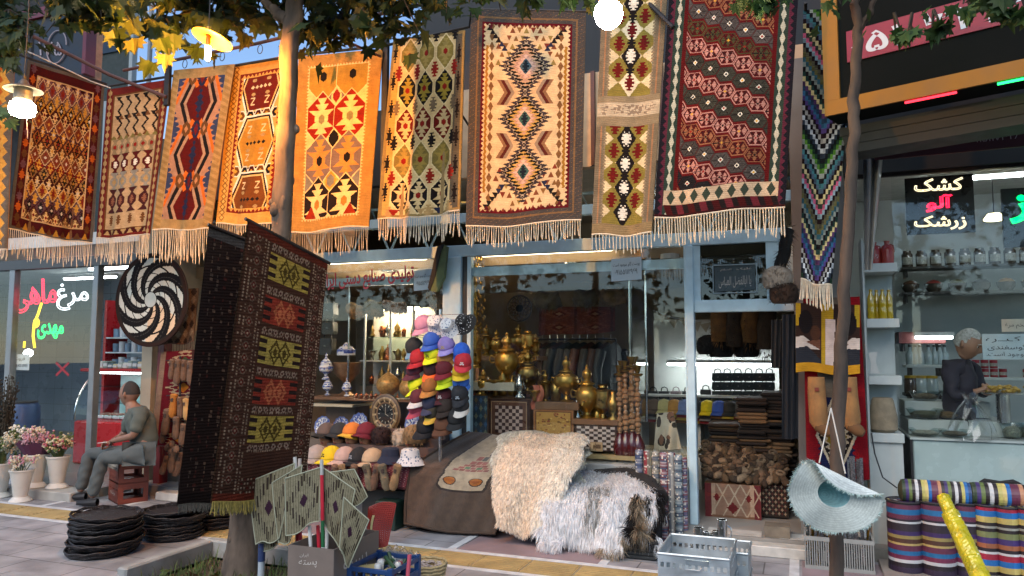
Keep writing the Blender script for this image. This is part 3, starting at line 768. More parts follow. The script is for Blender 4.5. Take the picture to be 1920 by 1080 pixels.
# ================================================================ HANGING LAMPS
LY = 3.7
def hang_cord(root,p,top): M().tube([p,(p+top)/2+Vector((.01,0,0)),top],.004,6).out('cord',mat('black cable',(.02,.02,.022),.6),root,True,True)
ORL = (1.,.43,.07); WML = (1.,.80,.48)
# orange lamp under the tree: flat enamel plate over a tubular bulb
pl = P(390,92,3.95)
t = thing('hanging_lamp','orange glowing tubular bulb under a tilted yellow plate shade in the tree','lamp',pl,group='bare bulb lamps hung over the pavement')
tilt = Matrix.Rotation(rad(12),3,'Y') @ Matrix.Rotation(rad(-14),3,'X')
M().lathe([(.022,.10),(.05,.105),(.09,.098),(.137,.082),(.139,.077),(.09,.09),(.03,.094)],(0,0,0),28,mat=tilt).out('lamp_shade',mat('yellow enamel',H('d99a2b'),.35,var=.15),t,True)
M().lathe([(.016,.02),(.018,.07),(.02,.10),(.012,.11),(.012,.16)],(0,0,0),14).out('socket',mat('brass',H('b08a45'),.35,.9),t,True)
M().lathe([(1e-4,-.085),(.012,-.08),(.017,-.068),(.018,.0),(.016,.018)],(0,0,0),16).out('bulb',emis('orange bulb',(1,.37,.045),5000.),t,True)
hang_cord(t,pl+Vector((0,0,.155)),pl+Vector((0,0,1.0)))
# lamp on the left: metal dish over a wide opal globe
pb = P(42,203,LY)
t = thing('hanging_lamp','pale glowing flattened bulb under a dark metal dish at the left','lamp',pb,group='bare bulb lamps hung over the pavement')
M().lathe([(.012,.22),(.03,.2),(.045,.165),(.08,.16),(.126,.14),(.128,.134),(.09,.146),(.06,.148),(.062,.055),(.055,.05)],(0,0,0),28).out('lamp_shade',mat('dark enamel',H('4c4a46'),.45,.3,var=.2),t,True)
M().lathe([(1e-4,-.062),(.05,-.06),(.078,-.045),(.088,-.01),(.082,.03),(.05,.052)],(0,0,0),24).out('bulb',emis('opal bulb',WML,120.),t,True)
M().tube([(.0,0,.215),(0,0,.24)],.016,10).out('socket',darkmetal,t,True)
hang_cord(t,pb+Vector((0,0,.225)),pb+Vector((0,0,1.1)))
# globe lamp over the middle
pc = P(1141,27,LY)
t = thing('hanging_lamp','round warm white globe bulb at the top between two kilims','lamp',pc,group='bare bulb lamps hung over the pavement')
M().lathe([(1e-4,-.076),(.03,-.071),(.06,-.045),(.075,-.005),(.07,.035),(.05,.062),(.044,.07)],(0,0,0),24).out('bulb',emis('globe bulb',WML,145.),t,True)
M().lathe([(.046,.07),(.05,.075),(.05,.12),(.035,.15),(.02,.19)],(0,0,0),16).out('socket',mat('brown bakelite',H('5a3a22'),.4),t,True)
hang_cord(t,pc+Vector((0,0,.185)),pc+Vector((0,0,.9)))
wire('cable','black cable strung over the pavement that carries the bare bulbs',[pb+Vector((-4,0,1.35)),pb+Vector((0,0,1.1)),pl+Vector((0,0,1.0)),pc+Vector((0,0,.9)),pc+Vector((4,0,1.2))],.006)
wire('cable','pink twisted cord hanging below the flattened bulb',[P(50,222,LY),P(52,260,LY)],.003,mat('pink cord',H('a07a72'),.7))

# ================================================================ TREES
barkL = mat('plane tree bark',H('564b41'),.9,var=.6,vs=12,bump=.6,bs=22,stretch=(1,1,.35))
barkR = mat('young bark',H('463a31'),.85,var=.55,vs=16,bump=.4,bs=40,stretch=(1,1,.3))
leafA = mat('plane leaves',attr=True,rough=.6,var=.25,vs=18,spec=.3)
for m_ in (leafA,): # a little light comes through the blades
 nt = m_.node_tree; b_ = nt.nodes['Principled BSDF']; tr_ = nt.nodes.new('ShaderNodeBsdfTranslucent'); mx_ = nt.nodes.new('ShaderNodeMixShader'); mx_.inputs[0].default_value = .3
 src_ = b_.inputs['Base Color'].links[0].from_socket; nt.links.new(src_,tr_.inputs[0])
 o_ = [n for n in nt.nodes if n.type == 'OUTPUT_MATERIAL'][0]; nt.links.new(b_.outputs[0],mx_.inputs[1]); nt.links.new(tr_.outputs[0],mx_.inputs[2]); nt.links.new(mx_.outputs[0],o_.inputs[0])
LEAF = [(0,-.1),(.16,-.06),(.42,-.16),(.34,.06),(.5,.22),(.3,.24),(.33,.5),(.14,.42),(0,.85)]
def leaf(m,p,size,rng,droop=.8,cols=None):
 yaw = rng.uniform(0,2*PI); pitch = rng.gauss(-droop,.5); roll = rng.gauss(0,.6)
 q = Matrix.Rotation(yaw,3,'Z') @ Matrix.Rotation(pitch,3,'X') @ Matrix.Rotation(roll,3,'Y'); fold = rng.uniform(.1,.35)
 k = rng.choice(cols or ((.035,.07,.015),(.05,.09,.02),(.07,.10,.025),(.10,.11,.03),(.03,.055,.02)))
 g = rng.uniform(.75,1.25); m.col = (k[0]*g*.5,k[1]*g*.5,k[2]*g*.5)
 c = Vector(p)
 for s in (1,-1):
  m.add([c+q @ Vector((x*s*size,y*size,-abs(x)*fold*size+(.12*size*(y-.3)**2))) for x,y in LEAF],[tuple(range(len(LEAF))) if s > 0 else tuple(reversed(range(len(LEAF))))])
def crown(name,clumps,n,size,root,seed,spread=.3,cols=None):
 rng = random.Random(seed); m = M(); tw = m
 for c,s,k in clumps:
  c = Vector(c)
  nb = max(2,int(k*n/6))
  m.col = (.05,.04,.03)
  for i in range(nb):
   e = c+Vector((rng.gauss(0,s),rng.gauss(0,s),rng.gauss(0,s*.6)))
   tw.tube([c+Vector((0,0,.1)),(c+e)/2+Vector((0,0,.05)),e],[.008,.006,.003],5,False)
  for i in range(int(k*n)):
   leaf(m,c+Vector((rng.gauss(0,s),rng.gauss(0,s),rng.gauss(0,s*.55))),size*rng.uniform(.6,1.2),rng,cols=cols)
 a = m.out(name,leafA,root,False,True)
 return a
def bend(pts,n=5,amt=.02,rng=R):
 out = []
 for a,b in zip(pts,pts[1:]):
  a,b = Vector(a),Vector(b)
  for i in range(n):
   q = a.lerp(b,i/n)
   if out: q = q+Vector((rng.gauss(0,amt),rng.gauss(0,amt),0))
   out.append(q)
 out.append(Vector(pts[-1])); return out
def trunk_tube(m,pts,rs,n=14,sub=6,amt=.004,lump=.06):
 q = bend(pts,sub,amt); L = len(q)-1; rr = []
 for i in range(L+1):
  f = i/L*(len(rs)-1); j = min(int(f),len(rs)-2); rr.append((rs[j]*(1-f+j)+rs[j+1]*(f-j))*(1+R.uniform(-lump,lump)))
 return m.tube(q,rr,n)
TY = 4.5
def tree_root(name,label,base): return thing(name,label,'tree',base,group='street trees along the kerb')
base = P(452,1100,TY); base.z = -.03
tA = tree_root('plane_tree','tall leaning plane tree lit orange on one side by the lamp',base)
tm = M(); pts = [base,P(462,1000,TY),P(492,700,TY),P(526,430,TY),P(538,220,TY),P(543,90,TY),P(556,-30,TY),P(575,-200,TY),P(590,-420,TY)]
trunk_tube(tm,pts,[.16,.128,.095,.073,.066,.068,.06,.05,.03],18)

for k in range(16):
 f = R.uniform(.05,.7); q = f*6; i_ = int(q); c_ = Vector(pts[i_]).lerp(Vector(pts[i_+1]),q-i_); a = R.uniform(0,6.28); r_ = (.13,.105,.08,.07,.066,.065,.06)[i_]
 tm.ell(c_+Vector((math.cos(a)*r_*.85,math.sin(a)*r_*.85,0)),(R.uniform(.02,.045),R.uniform(.02,.045),R.uniform(.03,.08)),9,6)
tm.out('trunk',barkL,tA,True,True)
lm = M()
trunk_tube(lm,[P(548,40,TY),P(524,30,TY-.02),P(505,10,TY-.05),P(440,-60,TY-.2),P(330,-170,TY-.4)],[.05,.045,.03,.022,.014],10,lump=.12)
lm.out('limb',barkL,tA,True,True)
lm = M(); trunk_tube(lm,[P(556,-30,TY),P(620,-110,TY+.1),P(720,-190,TY+.2)],[.04,.03,.015],9); lm.out('limb',barkL,tA,True,True)
lm = M(); trunk_tube(lm,[P(566,-100,TY),P(500,-200,TY+.3),P(420,-260,TY+.6)],[.04,.03,.015],9); lm.out('limb',barkL,tA,True,True)
cl = []
for px,py,Y,s,k in ((150,8,3.4,.13,.8),(185,12,3.5,.14,1),(235,5,3.8,.18,1),(140,-20,3.6,.15,1),(170,-60,3.9,.22,1.2),(290,-35,4.3,.16,.8),(330,22,4.5,.14,.9),(310,58,4.4,.08,.4),(385,38,4.6,.12,.7),(360,-30,4.6,.16,.9),(420,14,4.9,.16,.9),(455,38,4.9,.12,.6),
  (480,4,4.7,.17,.9),(385,95,4.5,.06,.16),(600,20,4.9,.2,1.6),(640,50,5.1,.15,1),(680,20,5.0,.2,1.5),(600,60,5.2,.12,.8),(735,35,5.0,.13,.8),(750,0,4.8,.2,1.2),(680,42,4.2,.05,.22),(560,-40,4.6,.3,1.6),(650,-60,4.5,.3,1.6),(700,-100,4.3,.35,1.6),
  (400,-80,4.2,.32,1.8),(300,-90,4.0,.32,1.8),(500,-150,4.3,.4,2),(230,-150,4.0,.35,1.6),(850,-60,4.4,.16,.5),(840,0,4.3,.05,.12),(900,-50,4.4,.1,.3),(930,0,4.4,.05,.12),(620,-200,4.6,.4,2),(985,2,4.5,.06,.2)):
 cl.append((P(px,py,Y),s,k))
crown('crown',cl,38,.165,tA,5)
base = P(1568,1130,TY); base.z = 0
tB = tree_root('young_tree','slim young tree with the straw hat hung on its trunk',base)
tm = M(); pts = [base,P(1568,990,TY),P(1572,800,TY),P(1580,620,TY),P(1592,400,TY),P(1601,220,TY),P(1604,120,TY),P(1610,55,TY),P(1601,0,TY),P(1590,-120,TY),P(1600,-300,TY)]
trunk_tube(tm,pts,[.042,.037,.038,.035,.032,.031,.029,.028,.023,.018,.013],14); tm.out('trunk',barkR,tB,True,True)
lm = M(); trunk_tube(lm,[P(1610,60,TY),P(1630,25,TY),P(1642,-10,TY),P(1680,-120,TY)],[.02,.016,.013,.008],8); lm.out('limb',barkR,tB,True,True)
lm = M(); trunk_tube(lm,[P(1596,-40,TY),P(1700,-60,TY-.2),P(1860,-10,TY-.4)],[.018,.014,.008],8); lm.out('limb',barkR,tB,True,True)
cl = [(P(px,py,Y),s,k) for px,py,Y,s,k in ((1678,60,4.0,.025,.1),(1712,62,3.9,.03,.12),(1752,56,3.9,.03,.14),(1815,22,3.8,.03,.14),(1850,12,3.8,.04,.2),(1900,2,3.7,.06,.3),(1915,25,3.7,.03,.1),(1565,8,4.2,.03,.1),
 (1440,0,4.2,.05,.2),(1470,-15,4.2,.07,.3),(1415,8,4.2,.03,.1),(1700,-120,4.1,.3,1.2),(1580,-200,4.2,.35,1.2),(1850,-120,3.9,.3,1.2),(1450,-120,4.3,.3,1.0),(1060,-8,4.3,.05,.25),(1100,3,4.4,.04,.15),(880,8,4.4,.05,.2))]
green = ((.05,.12,.03),(.07,.15,.04),(.06,.11,.03),(.09,.15,.04))
crown('crown',cl,46,.11,tB,8,cols=green)
base = P(-260,900,4.4); base.z = 0
tC = tree_root('plane_tree','dark green tree whose leaves hang in at the top left edge',base)
tm = M(); trunk_tube(tm,[base,base+Vector((.05,0,2)),base+Vector((.2,0,4)),base+Vector((.3,0,5.5))],[.13,.1,.08,.04],12); tm.out('trunk',barkL,tC,True,True)
lm = M(); trunk_tube(lm,[base+Vector((.2,0,3.9)),P(-60,60,4.2),P(20,40,4.1)],[.03,.02,.008],8); lm.out('limb',barkL,tC,True,True)
cl = [(P(px,py,Y),s,k) for px,py,Y,s,k in ((15,40,4.0,.1,.7),(40,60,4.0,.08,.5),(-10,80,4.0,.12,.8),(5,118,4.0,.06,.25),(0,10,4.1,.12,.7),(10,215,3.9,.05,.2),(100,-8,4.1,.07,.35),(-80,-40,4.2,.4,2.5),(-250,-100,4.4,.5,3))]
crown('crown',cl,46,.15,tC,9,cols=((.03,.07,.03),(.04,.08,.035),(.05,.09,.03)))

# ================================================================ DARK CARPETS ON THE TREE
def p11():
 c = Cv(90,190,H('2d201b')); rr = random.Random(5)
 for x in (6,12,20,28,34):
  for y in range(2,188,3):
   if rr.random() < .7: c.rect(x+rr.randrange(2),y,x+1+rr.randrange(3),y+2,(H('6a5648'),H('4e2a24'),H('584a40'))[rr.randrange(3)])
 for k in range(10):
  c.rect(38,12+k*17,84,23+k*17,H('33221d'));
  for q in range(26): c.rect(40+rr.randrange(42),13+k*17+rr.randrange(9),41+rr.randrange(44),14+k*17+rr.randrange(9),H('4d3b33'))
 c.rect(0,0,90,8,H('4c4947')); c.rect(0,182,90,190,H('201613')); return c.wear(.2)
def p12():
 c = Cv(116,250,H('4c3226')); rr = random.Random(6)
 cr = H('8f7b69')
 for y in range(6,244,3):
  for x in (3,8,24,28,95,98,110,113):
   if rr.random() < .8: c.rect(x,y+rr.randrange(2),x+2,y+2,cr)
 for y in range(10,240,11):
  for x in (16,104):
   c.sdia(x,y,5,5,H('6d5a4c'),3,.2); c.dia(x,y,3,3,H('5a221b')); c.rect(x-1,y-1,x+1,y+1,cr)
 ys = (18,58,96,134,170,206)
 for k in range(6):
  y0 = ys[k]; col = (H('a08c48'),H('8a3a2c'),H('a3914f'),H('8a3a2c'),H('a08c48'),None)[k]
  for y in (y0-9,y0-4): # band of small hooks between the panels
   for x in range(34,91,3):
    if rr.random() < .75: c.rect(x,y,x+1+rr.randrange(2),y+2,cr)
  for x in range(37,91,8): c.dia(x,y0-6,3,3.4,H('8a7668')); c.dia(x,y0-6,1.6,1.8,H('4a1c16'))
  if col is None: continue
  y1 = y0+25; c.rect(33,y0,91,y1,col)
  for s in (0,1):
   for q in range(3): c.rect(33 if not s else 91-10,y0+2+q*8,43 if not s else 91,y0+6+q*8,H('33241f'))
  mc = H('55461f') if k % 2 == 0 else H('b06a4a')
  for s in (-1,1):
   for r in (10,7,4): c.dia(62+s*6.5,y0+12.5,r*.9,r*1.25,mc if r != 7 else col)
   for q in range(3): c.line(62+s*3,y0+4+q*6,62+s*14,y0+8+q*6,1.2,mc)
 for y in range(228,244,4):
  for x in range(32,86,4): c.rect(x,y,x+2,y+2,cr if (x+y) % 3 else H('5a221b'))
 c.rect(0,0,116,9,H('5e2c20')); c.rect(0,242,116,250,H('6a3122'))
 return c.wear(.2)
pile = weave_mat('knotted pile',300.,.9,.5,.25)
def carpet(label,cv,quad,yL,yR,fcol,fl,seed,**k):
 fn = rugfn(*quad,yL,yR,**k); o = cloth('carpet',cv,fn,pile,None,w=False,back=.014)
 tag(o,label,'carpet','dark carpets hung by the tree')
 for r_ in range(2):
  uu = np.linspace(.005,.995,70); strands('fringe',[tuple(p+fn.n*(.003+.004*r_)) for p in fn(uu,np.full(70,.995))],fl,mat('fringe '+label[:9],fcol,.95,var=.3,vs=60),o,False,.004,.25,seed=seed+r_,knots=False)
 return o
carpet('nearly black carpet hanging half behind the one with ochre and red panels',p11(),((393,421),(545,482),(508,942),(331,950)),3.95,4.5,H('4d4a42'),.06,31,ph=.5,nf=.8,fold=.012)
carpet('dark brown carpet with a column of ochre and red panels and yellow fringe',p12(),((467,411),(615,491),(568,925),(397,946)),3.72,4.42,H('8c7b3c'),.085,33,ph=2.0,nf=.7,fold=.012)
hb = thing('hanging_bar','steel bar strapped to the plane tree that carries the two dark carpets','bar',tuple(P(520,430,TY)))
M().tube([P(460,410,3.70),P(618,494,4.44)],.012,8).out('bar',darkmetal,hb,True,True)
M().tube([P(390,421,3.93),P(550,484,4.52)],.012,8).out('bar',darkmetal,hb,True,True)
M().tube([P(526,452,TY),P(500,436,3.9)],.012,8).out('strap',darkmetal,hb,True,True)

# ================================================================ LEFT NEIGHBOUR'S FRONT AND WHAT STANDS BEHIND
lb = thing('butcher_shop','butcher shop with large glass front and a dark red sign box above','shop',(XL-4,8,0))
tileB = mat('blue grey wall tile',H('77838c'),.3,var=.12,vs=3)
nt = tileB.node_tree; b_ = nt.nodes['Principled BSDF']; tc_ = nt.nodes.new('ShaderNodeTexCoord'); br_ = nt.nodes.new('ShaderNodeTexBrick'); br_.offset = 0; br_.inputs['Scale'].default_value = 1
br_.inputs['Brick Width'].default_value = .45; br_.inputs['Row Height'].default_value = .3; br_.inputs['Mortar Size'].default_value = .004
br_.inputs['Color1'].default_value = (*H('75828c'),1); br_.inputs['Color2'].default_value = (*H('6c7883'),1); br_.inputs['Mortar'].default_value = (*H('4c555d'),1)
mp_ = nt.nodes.new('ShaderNodeMapping'); mp_.inputs['Rotation'].default_value = (rad(90),0,0); nt.links.new(tc_.outputs['Object'],mp_.inputs[0]); nt.links.new(mp_.outputs[0],br_.inputs[0]); nt.links.new(br_.outputs[0],b_.inputs['Base Color'])
XB = XL-.17
pt('floor',M().box(-15,XB,6.3,10.6,-.02,.10),mat('grey terrazzo',H('77766f'),.4,var=.2,vs=10),lb)
pt('doorstep',M().rbox(-15,XB-.05,5.98,6.295,-.02,.095,.01),mat('pale stone step',H('9b9a94'),.6,var=.2,vs=5),lb)
pt('back_wall',M().box(-15,XB,10.4,10.6,.1,3.4),tileB,lb)
pt('side_wall',M().box(-15.2,-15,6.6,10.6,0,3.4),tileB,lb)
pt('ceiling',M().box(-15,XB,6.7,10.4,2.95,3.1),mat('white ceiling',H('c3c2bd'),.8),lb)
FB = 6.75
zb_ = P(60,505,FB).z
pt('lintel',M().box(-15,XB-.02,FB-.05,FB+.1,zb_,zb_+.12),mat('dark grey metal',H('4a4d4f'),.5,.3),lb)
for px in (18,176):
 a,b,_,_ = rectpx(px-5,500,px+5,900,FB); pt('window_post',M().rbox(a,b,FB-.04,FB+.05,.1,zb_,.005),mat('grey aluminium',H('80878b'),.4,.4),lb)
 a0 = a
pt('window_pane',M().box(-14,P(176,700,FB).x,FB,FB+.008,.15,zb_-.002),paneM,lb)
pt('entrance_post',M().rbox(P(300,700,FB).x,P(312,700,FB).x,FB-.05,FB+.08,.1,zb_,.005),mat('red painted metal',H('6b1a1c'),.45),lb)
pt('upper_wall',M().box(-15,P(166,60,7.0).x,7.0,7.1,3.0,9),mat('dark brown wall',H('120f10'),.8,var=.3),lb)
# sign box with its red edging and round emblem
sa,sb = P(-60,100,6.4),P(160,60,6.4)
pt('sign_box',M().box(sa.x-2,sb.x,6.4,6.5,P(100,150,6.4).z,P(100,30,6.4).z),mat('dark sign face',H('100c0e'),.4,var=.2),lb)
pt('sign_edge',M().box(sa.x-2,sb.x+.06,6.36,6.52,P(100,30,6.4).z+.002,P(100,30,6.4).z+.13),mat('maroon edging',H('5d1a22'),.4),lb)
pt('sign_edge',M().box(sb.x+.002,sb.x+.06,6.37,6.51,P(100,150,6.4).z,P(100,30,6.4).z),mat('maroon edging'),lb)
em = M(); cE = P(106,88,6.385)
em.tube([cE+Vector((.17*math.cos(a),0,.21*math.sin(a))) for a in [k*2*PI/28 for k in range(27)]],.008,5)
pt('emblem_ring',em,mat('grey sign letter',H('8a8288'),.5),lb)
text_px('sign_lettering','۱۷۵',72,78,116,104,6.39,mat('grey sign letter'),lb,extrude=.004)
# brick pier and dark green building behind, utility pole
pt('brick_pier',M().box(P(164,60,6.9).x,P(182,60,6.9).x,6.9,6.995,3.1,6.6),mat('tan brick',H('a97f63'),.85,var=.25,vs=12,bump=.4),lb)
bb = thing('far_building','dark green clad building seen between the sign box and the sky','building',(P(215,100,14).x,16,0))
a,b,_,_ = rectpx(181,60,247,60,14)
pt('wall',M().prism([(a-6,14,0),(b,14,0),(b*19/14,19,0),(a*1.5-6,20,0)],(0,0,P(215,-60,14).z)),mat('dark green cladding',H('13201e'),.7,var=.2),bb)
pt('window_band',M().box(a-5,b-.3,13.96,13.998,P(215,98,14).z,P(215,65,14).z),mat('black glazing',(.01,.012,.014),.1),bb)
pt('corner_trim',M().box(b+.002,b+.12,13.95,14.1,0,P(215,-60,14).z),mat('grey trim',H('7d8588'),.6),bb)
pt('corner_trim',M().box(a+.5,a+.7,13.9,13.955,0,P(215,190,14).z),mat('grey trim'),bb)
up_ = thing('utility_pole','thin grey utility pole against the sky left of the orange lamp','pole',(P(281,100,12).x,12,0))
M().tube([(0,0,0),(0,0,9.5)],.05,10).out('pole',mat('grey pole',H('6f7478'),.6),up_,True)
M().tube([(-.4,0,9),(.5,0,9)],.03,8).out('cross_arm',mat('grey pole'),up_,True)
# across the street (seen in the shop windows): trees and low houses
for k in range(5):
 bx_ = -26+k*12.5; h = (3.2,4.6,2.7,3.9,3.0)[k]
 ho = thing('low_house',('low pale house across the street, first of the row','tallest grey house across the street','lowest white house across the street','brown house across the street','last small house across the street')[k],'house',(bx_,-27,0),group='houses across the street')
 hm_ = mat('house wall %d' % k,((.35,.32,.28),(.3,.3,.31),(.5,.5,.48),(.28,.2,.15),(.4,.36,.3))[k],.85,var=.2)
 M().box(-5.6,5.6,-3,3,0,h).out('wall',hm_,ho)
 M().box(-5.8,5.8,-3.2,3.2,h+.001,h+.15).out('roof',mat('roof grey',(.2,.2,.2),.8),ho)
 for q in range(3): M().rbox(-4.2+q*3.2,-2.6+q*3.2,3.002,3.05,1.,2.2,.01).out('window',mat('black glazing'),ho)
for k,(x,y) in enumerate(((-15,-9),(-10.2,-10),(-6.,-8.6),(-1.6,-9.4),(2.6,-8.8),(7,-10))):
 tt = tree_root('roadside_tree',('far left','second','third','fourth','fifth','far right')[k]+' tree of the row across the street',(x,y,-.15))
 mm = M(); trunk_tube(mm,[(0,0,0),(.1,0,2),(.2,.1,4),(.1,0,5.5)],[.16,.13,.1,.05],10); mm.out('trunk',barkL,tt,True)
 rr = random.Random(k); cs = [((x+rr.gauss(0,1.2),y+rr.gauss(0,1.2),rr.uniform(2.3,6.5)),.55,1) for q in range(15)]
 crown('crown',cs,42,.26,tt,50+k)
# ================================================================ BUTCHER'S FRONT, FLOWERS, TRAYS
NR,NW,NG,NY = [emis('neon '+n,c,s) for n,c,s in (('red',(1,.01,.04),2.6),('white',(.85,.93,1),1.6),('green',(.0,1,.16),1.6),('yellow',(1,.62,.02),1.4))]
ns = thing('neon_sign','neon sign in red, white, green and yellow behind the butcher shop glass','sign',tuple(P(90,580,FB+.1)))
NY_ = FB+.1
text_px('red_lettering','ماهی',27,528,106,588,NY_,NR,ns,slope=-.10,outline=.016)
text_px('white_lettering','مرغ',106,532,166,582,NY_,NW,ns,slope=-.02,outline=.016)
text_px('green_lettering','مهدی',70,606,119,636,NY_,NG,ns,slope=-.02,outline=.022)
ym_ = M(); ym_.tube([P(78,568,NY_),P(71,590,NY_),P(64,606,NY_),P(62,630,NY_),P(65,652,NY_)],.016,6); ym_.out('yellow_stroke',NY,ns,True,True)
M().tube([P(46,640,NY_),P(45,652,NY_)],.014,6).out('yellow_stroke',NY,ns,True,True)
text_px('yellow_lettering','و',62,596,74,616,NY_,NY,ns,outline=.05)
M().box(P(22,600,NY_).x,P(122,600,NY_).x,NY_+.03,NY_+.036,P(60,606,NY_).z,P(60,603,NY_).z).out('mounting_bar',darkmetal,ns,False,True)
ink = mat('black ink',(.02,.02,.025),.7,var=0); paper = mat('white paper',H('c3c9cc'),.8,var=.05)
def notice(name,label,x0,y0,x1,y1,Y,lines,pm=paper,im=ink,slope=0.,th=.004,cat='notice',rows=None,ex=.0008):
 a,b,z0,z1 = rectpx(x0,y0,x1,y1,Y); dz = -slope*(b-a)
 t = thing(name,label,cat,((a+b)/2,Y,z0))
 M().prism([(a,Y,z0),(b,Y,z0+dz),(b,Y,z1+dz),(a,Y,z1)],(0,th,0)).out('sheet',pm,t,False,True)
 for (u0,v0,u1,v1,s) in lines:
  q = lambda u,v: Vector((a+(b-a)*u,Y-.0015,z1+(z0-z1)*v+dz*u))
  text_on('lettering',s,q(u0,v0),q(u1,v0),q(u0,v1),im,t,extrude=ex)
 return t
notice('paper_notice','white paper with a phone number stuck low on the butcher shop glass',21,664,55,694,FB+.05,((.1,.15,.75,.45,'فروش'),(.06,.62,.9,.8,'0935 425 3308')))
wl = thing('wall_lamp','round white wall lamp lit below the neon sign inside the butcher shop','lamp',tuple(P(53,662,FB+.6)))
M().ell((0,0,0),(.075,.05,.055)).out('globe',emis('opal lamp',(.9,.97,1),14),wl,True); M().box(-.03,.03,.04,.1,-.02,.03).out('bracket',darkmetal,wl)
rx = thing('red_cross_sticker','large red X stuck on the butcher shop glass','sticker',tuple(P(117,692,FB-.004)))
for s in (1,-1):
 a,b = P(117-12,692-12*s,FB-.004),P(117+12,692+12*s,FB-.004-.002*s); v = (b-a).normalized(); n_ = Vector((-v.z,0,v.x))*.016
 M().prism([a-n_,b-n_,b+n_,a+n_],(0,.0015,0)).out('stroke',mat('red tape',H('8e1f2b'),.5),rx,False,True)
# tube lights in the butcher shop
for k,(x,y) in enumerate(((-9.4,8.2),(-11.2,9.2),(-8.3,9.5))):
 tube_light(x-.6,x+.6,y,2.86,('white tube light nearest the front of the butcher shop ceiling','white tube light at the far left of the butcher shop ceiling','white tube light over the back shelves of the butcher shop')[k],emis('butcher tube',(.85,.94,1),15.))
# curved glass meat counter
redm = mat('red lacquer',H('a3141d'),.3,var=.1); teal = mat('pale teal liner',H('a9c3c4'),.4,var=.1)
YC = 7.5
a,b,z0,z1 = rectpx(138,692,292,880,YC); mc = thing('meat_counter','red meat display counter with a curved glass front behind the seated man','counter',((a+b)/2,YC,.1))
zr = P(210,792,YC).z
M().rbox(a,b,YC,YC+.85,.1,zr,.02).out('base',redm,mc,False,True)
M().rbox(a-.05,b,YC+.1,YC+.8,z1-.045,z1,.01).out('top_rim',redm,mc,False,True)
M().box(a+.02,b-.02,YC+.72,YC+.8,zr+.002,z1-.05).out('rear_panel',teal,mc,False,True)
for k,f in enumerate((.32,.64)): M().box(a+.03,b-.03,YC+.2,YC+.7,zr+(z1-zr)*f,zr+(z1-zr)*f+.012).out('glass_shelf',glass('shelf glass',(.8,.93,.9),0,1.5,1.),mc,False,True)
gp = [(YC+.01+.3*(q/8)**2.4,zr+(z1-.05-zr)*q/8) for q in range(9)]; gm2 = M()
for (y0,za),(y1,zb) in zip(gp,gp[1:]): gm2.quad((a,y0,za),(b,y0,za),(b,y1,zb),(a,y1,zb))
gm2.out('curved_glass',paneM,mc,True,True)
M().tube([(a,y,z) for y,z in gp],.014,8).out('end_trim',chrome,mc,True,True)
M().box(a+.1,b-.1,YC+.3,YC+.36,z1-.075,z1-.055).out('strip_light',emis('counter light',(.8,.97,1),10),mc,False,True)
pinkm = mat('meat',H('9a5a50'),.5,var=.3); whitm = mat('plastic white',H('c8ccd0'),.4)
rr = random.Random(12)
for k in range(9):
 x = a+.12+(b-a-.24)*k/8
 t = tag(M().rbox(x-.07,x+.07,YC+.3,YC+.5,zr+.005,zr+.05,.01).out('meat_tray',whitm),'white tray of packed meat lying in the red meat counter','tray','meat trays in the counter')
 M().ell((x,YC+.4,zr+.06),(.06,.09,.025),10,6).out('meat',pinkm,t,True)
pk = [mat('pack %d' % i,H(c),.35) for i,c in enumerate(('9aa7a0','c7c9c4','7f8f8a','5f7a86','b7a98a'))]
names_ = ('green grey','white','dark green','blue','straw coloured')
for k in range(16):
 x = a+.02+(b-a-.1)*k/15; h = rr.uniform(.06,.12); i = k % 5
 o = M().rbox(x,x+.085,YC+.25,YC+.4,z1+.001,z1+h,.008).out('food_pack',pk[i]); tag(o,names_[i]+' plastic food pack on top of the red meat counter','food pack','food packs on the meat counter')
 M().box(x+.004,x+.081,YC+.247,YC+.2495,z1+h*.3,z1+h*.7).out('paper_label',paper,o)
# wall shelf with tubs to the right of the counter
YS = 8.6
a,b,z0,z1 = rectpx(198,598,292,690,YS); ws = thing('wall_shelf','white shelf unit with a red side post behind the meat counter','shelf',((a+b)/2,YS,z0))
M().box(a-.05,a,YS,YS+.4,.1,z1+.3).out('side_post',redm,ws,False,True)
for py in (632,660,690):
 z = P(245,py,YS).z; M().box(a,b,YS,YS+.4,z-.02,z).out('board',mat('white board',H('b9c3c7'),.4),ws,False,True)
 if py > 650 or 1:
  for k in range(8):
   x = a+.06+(b-a-.12)*k/7; hh = .12+.03*(k % 2)
   o = M().lathe([(.05,0),(.055,hh),(.052,hh+.012),(1e-4,hh+.012)],(x,YS+.15,z+.001),12).out('tub',mat('tub %d' % (k % 2),H(('6f8ca6','c6cbd0')[k % 2]),.4),None,True)
   tag(o,('blue' if k % 2 == 0 else 'white')+' round tub on the '+{632: 'top',660: 'middle',690: 'bottom'}[py]+' board of the butcher shelf','tub','tubs on the butcher shelf')
bl_ = thing('barrel','blue plastic barrel standing inside the butcher shop glass at the left','barrel',G(38,900,.1) if False else tuple(Vector((P(38,780,7.4).x,7.4,.1))))
zz = P(38,755,7.4).z-.1
M().lathe([(.2,0),(.24,.05),(.25,zz*.5),(.24,zz-.06),(.2,zz)],n=24).out('drum',mat('blue plastic',H('2f4a78'),.4),bl_,True); M().lathe([(.21,zz),(.21,zz+.02),(1e-4,zz+.03)],n=24).out('lid',mat('black plastic',(.03,.03,.032),.4),bl_,True)
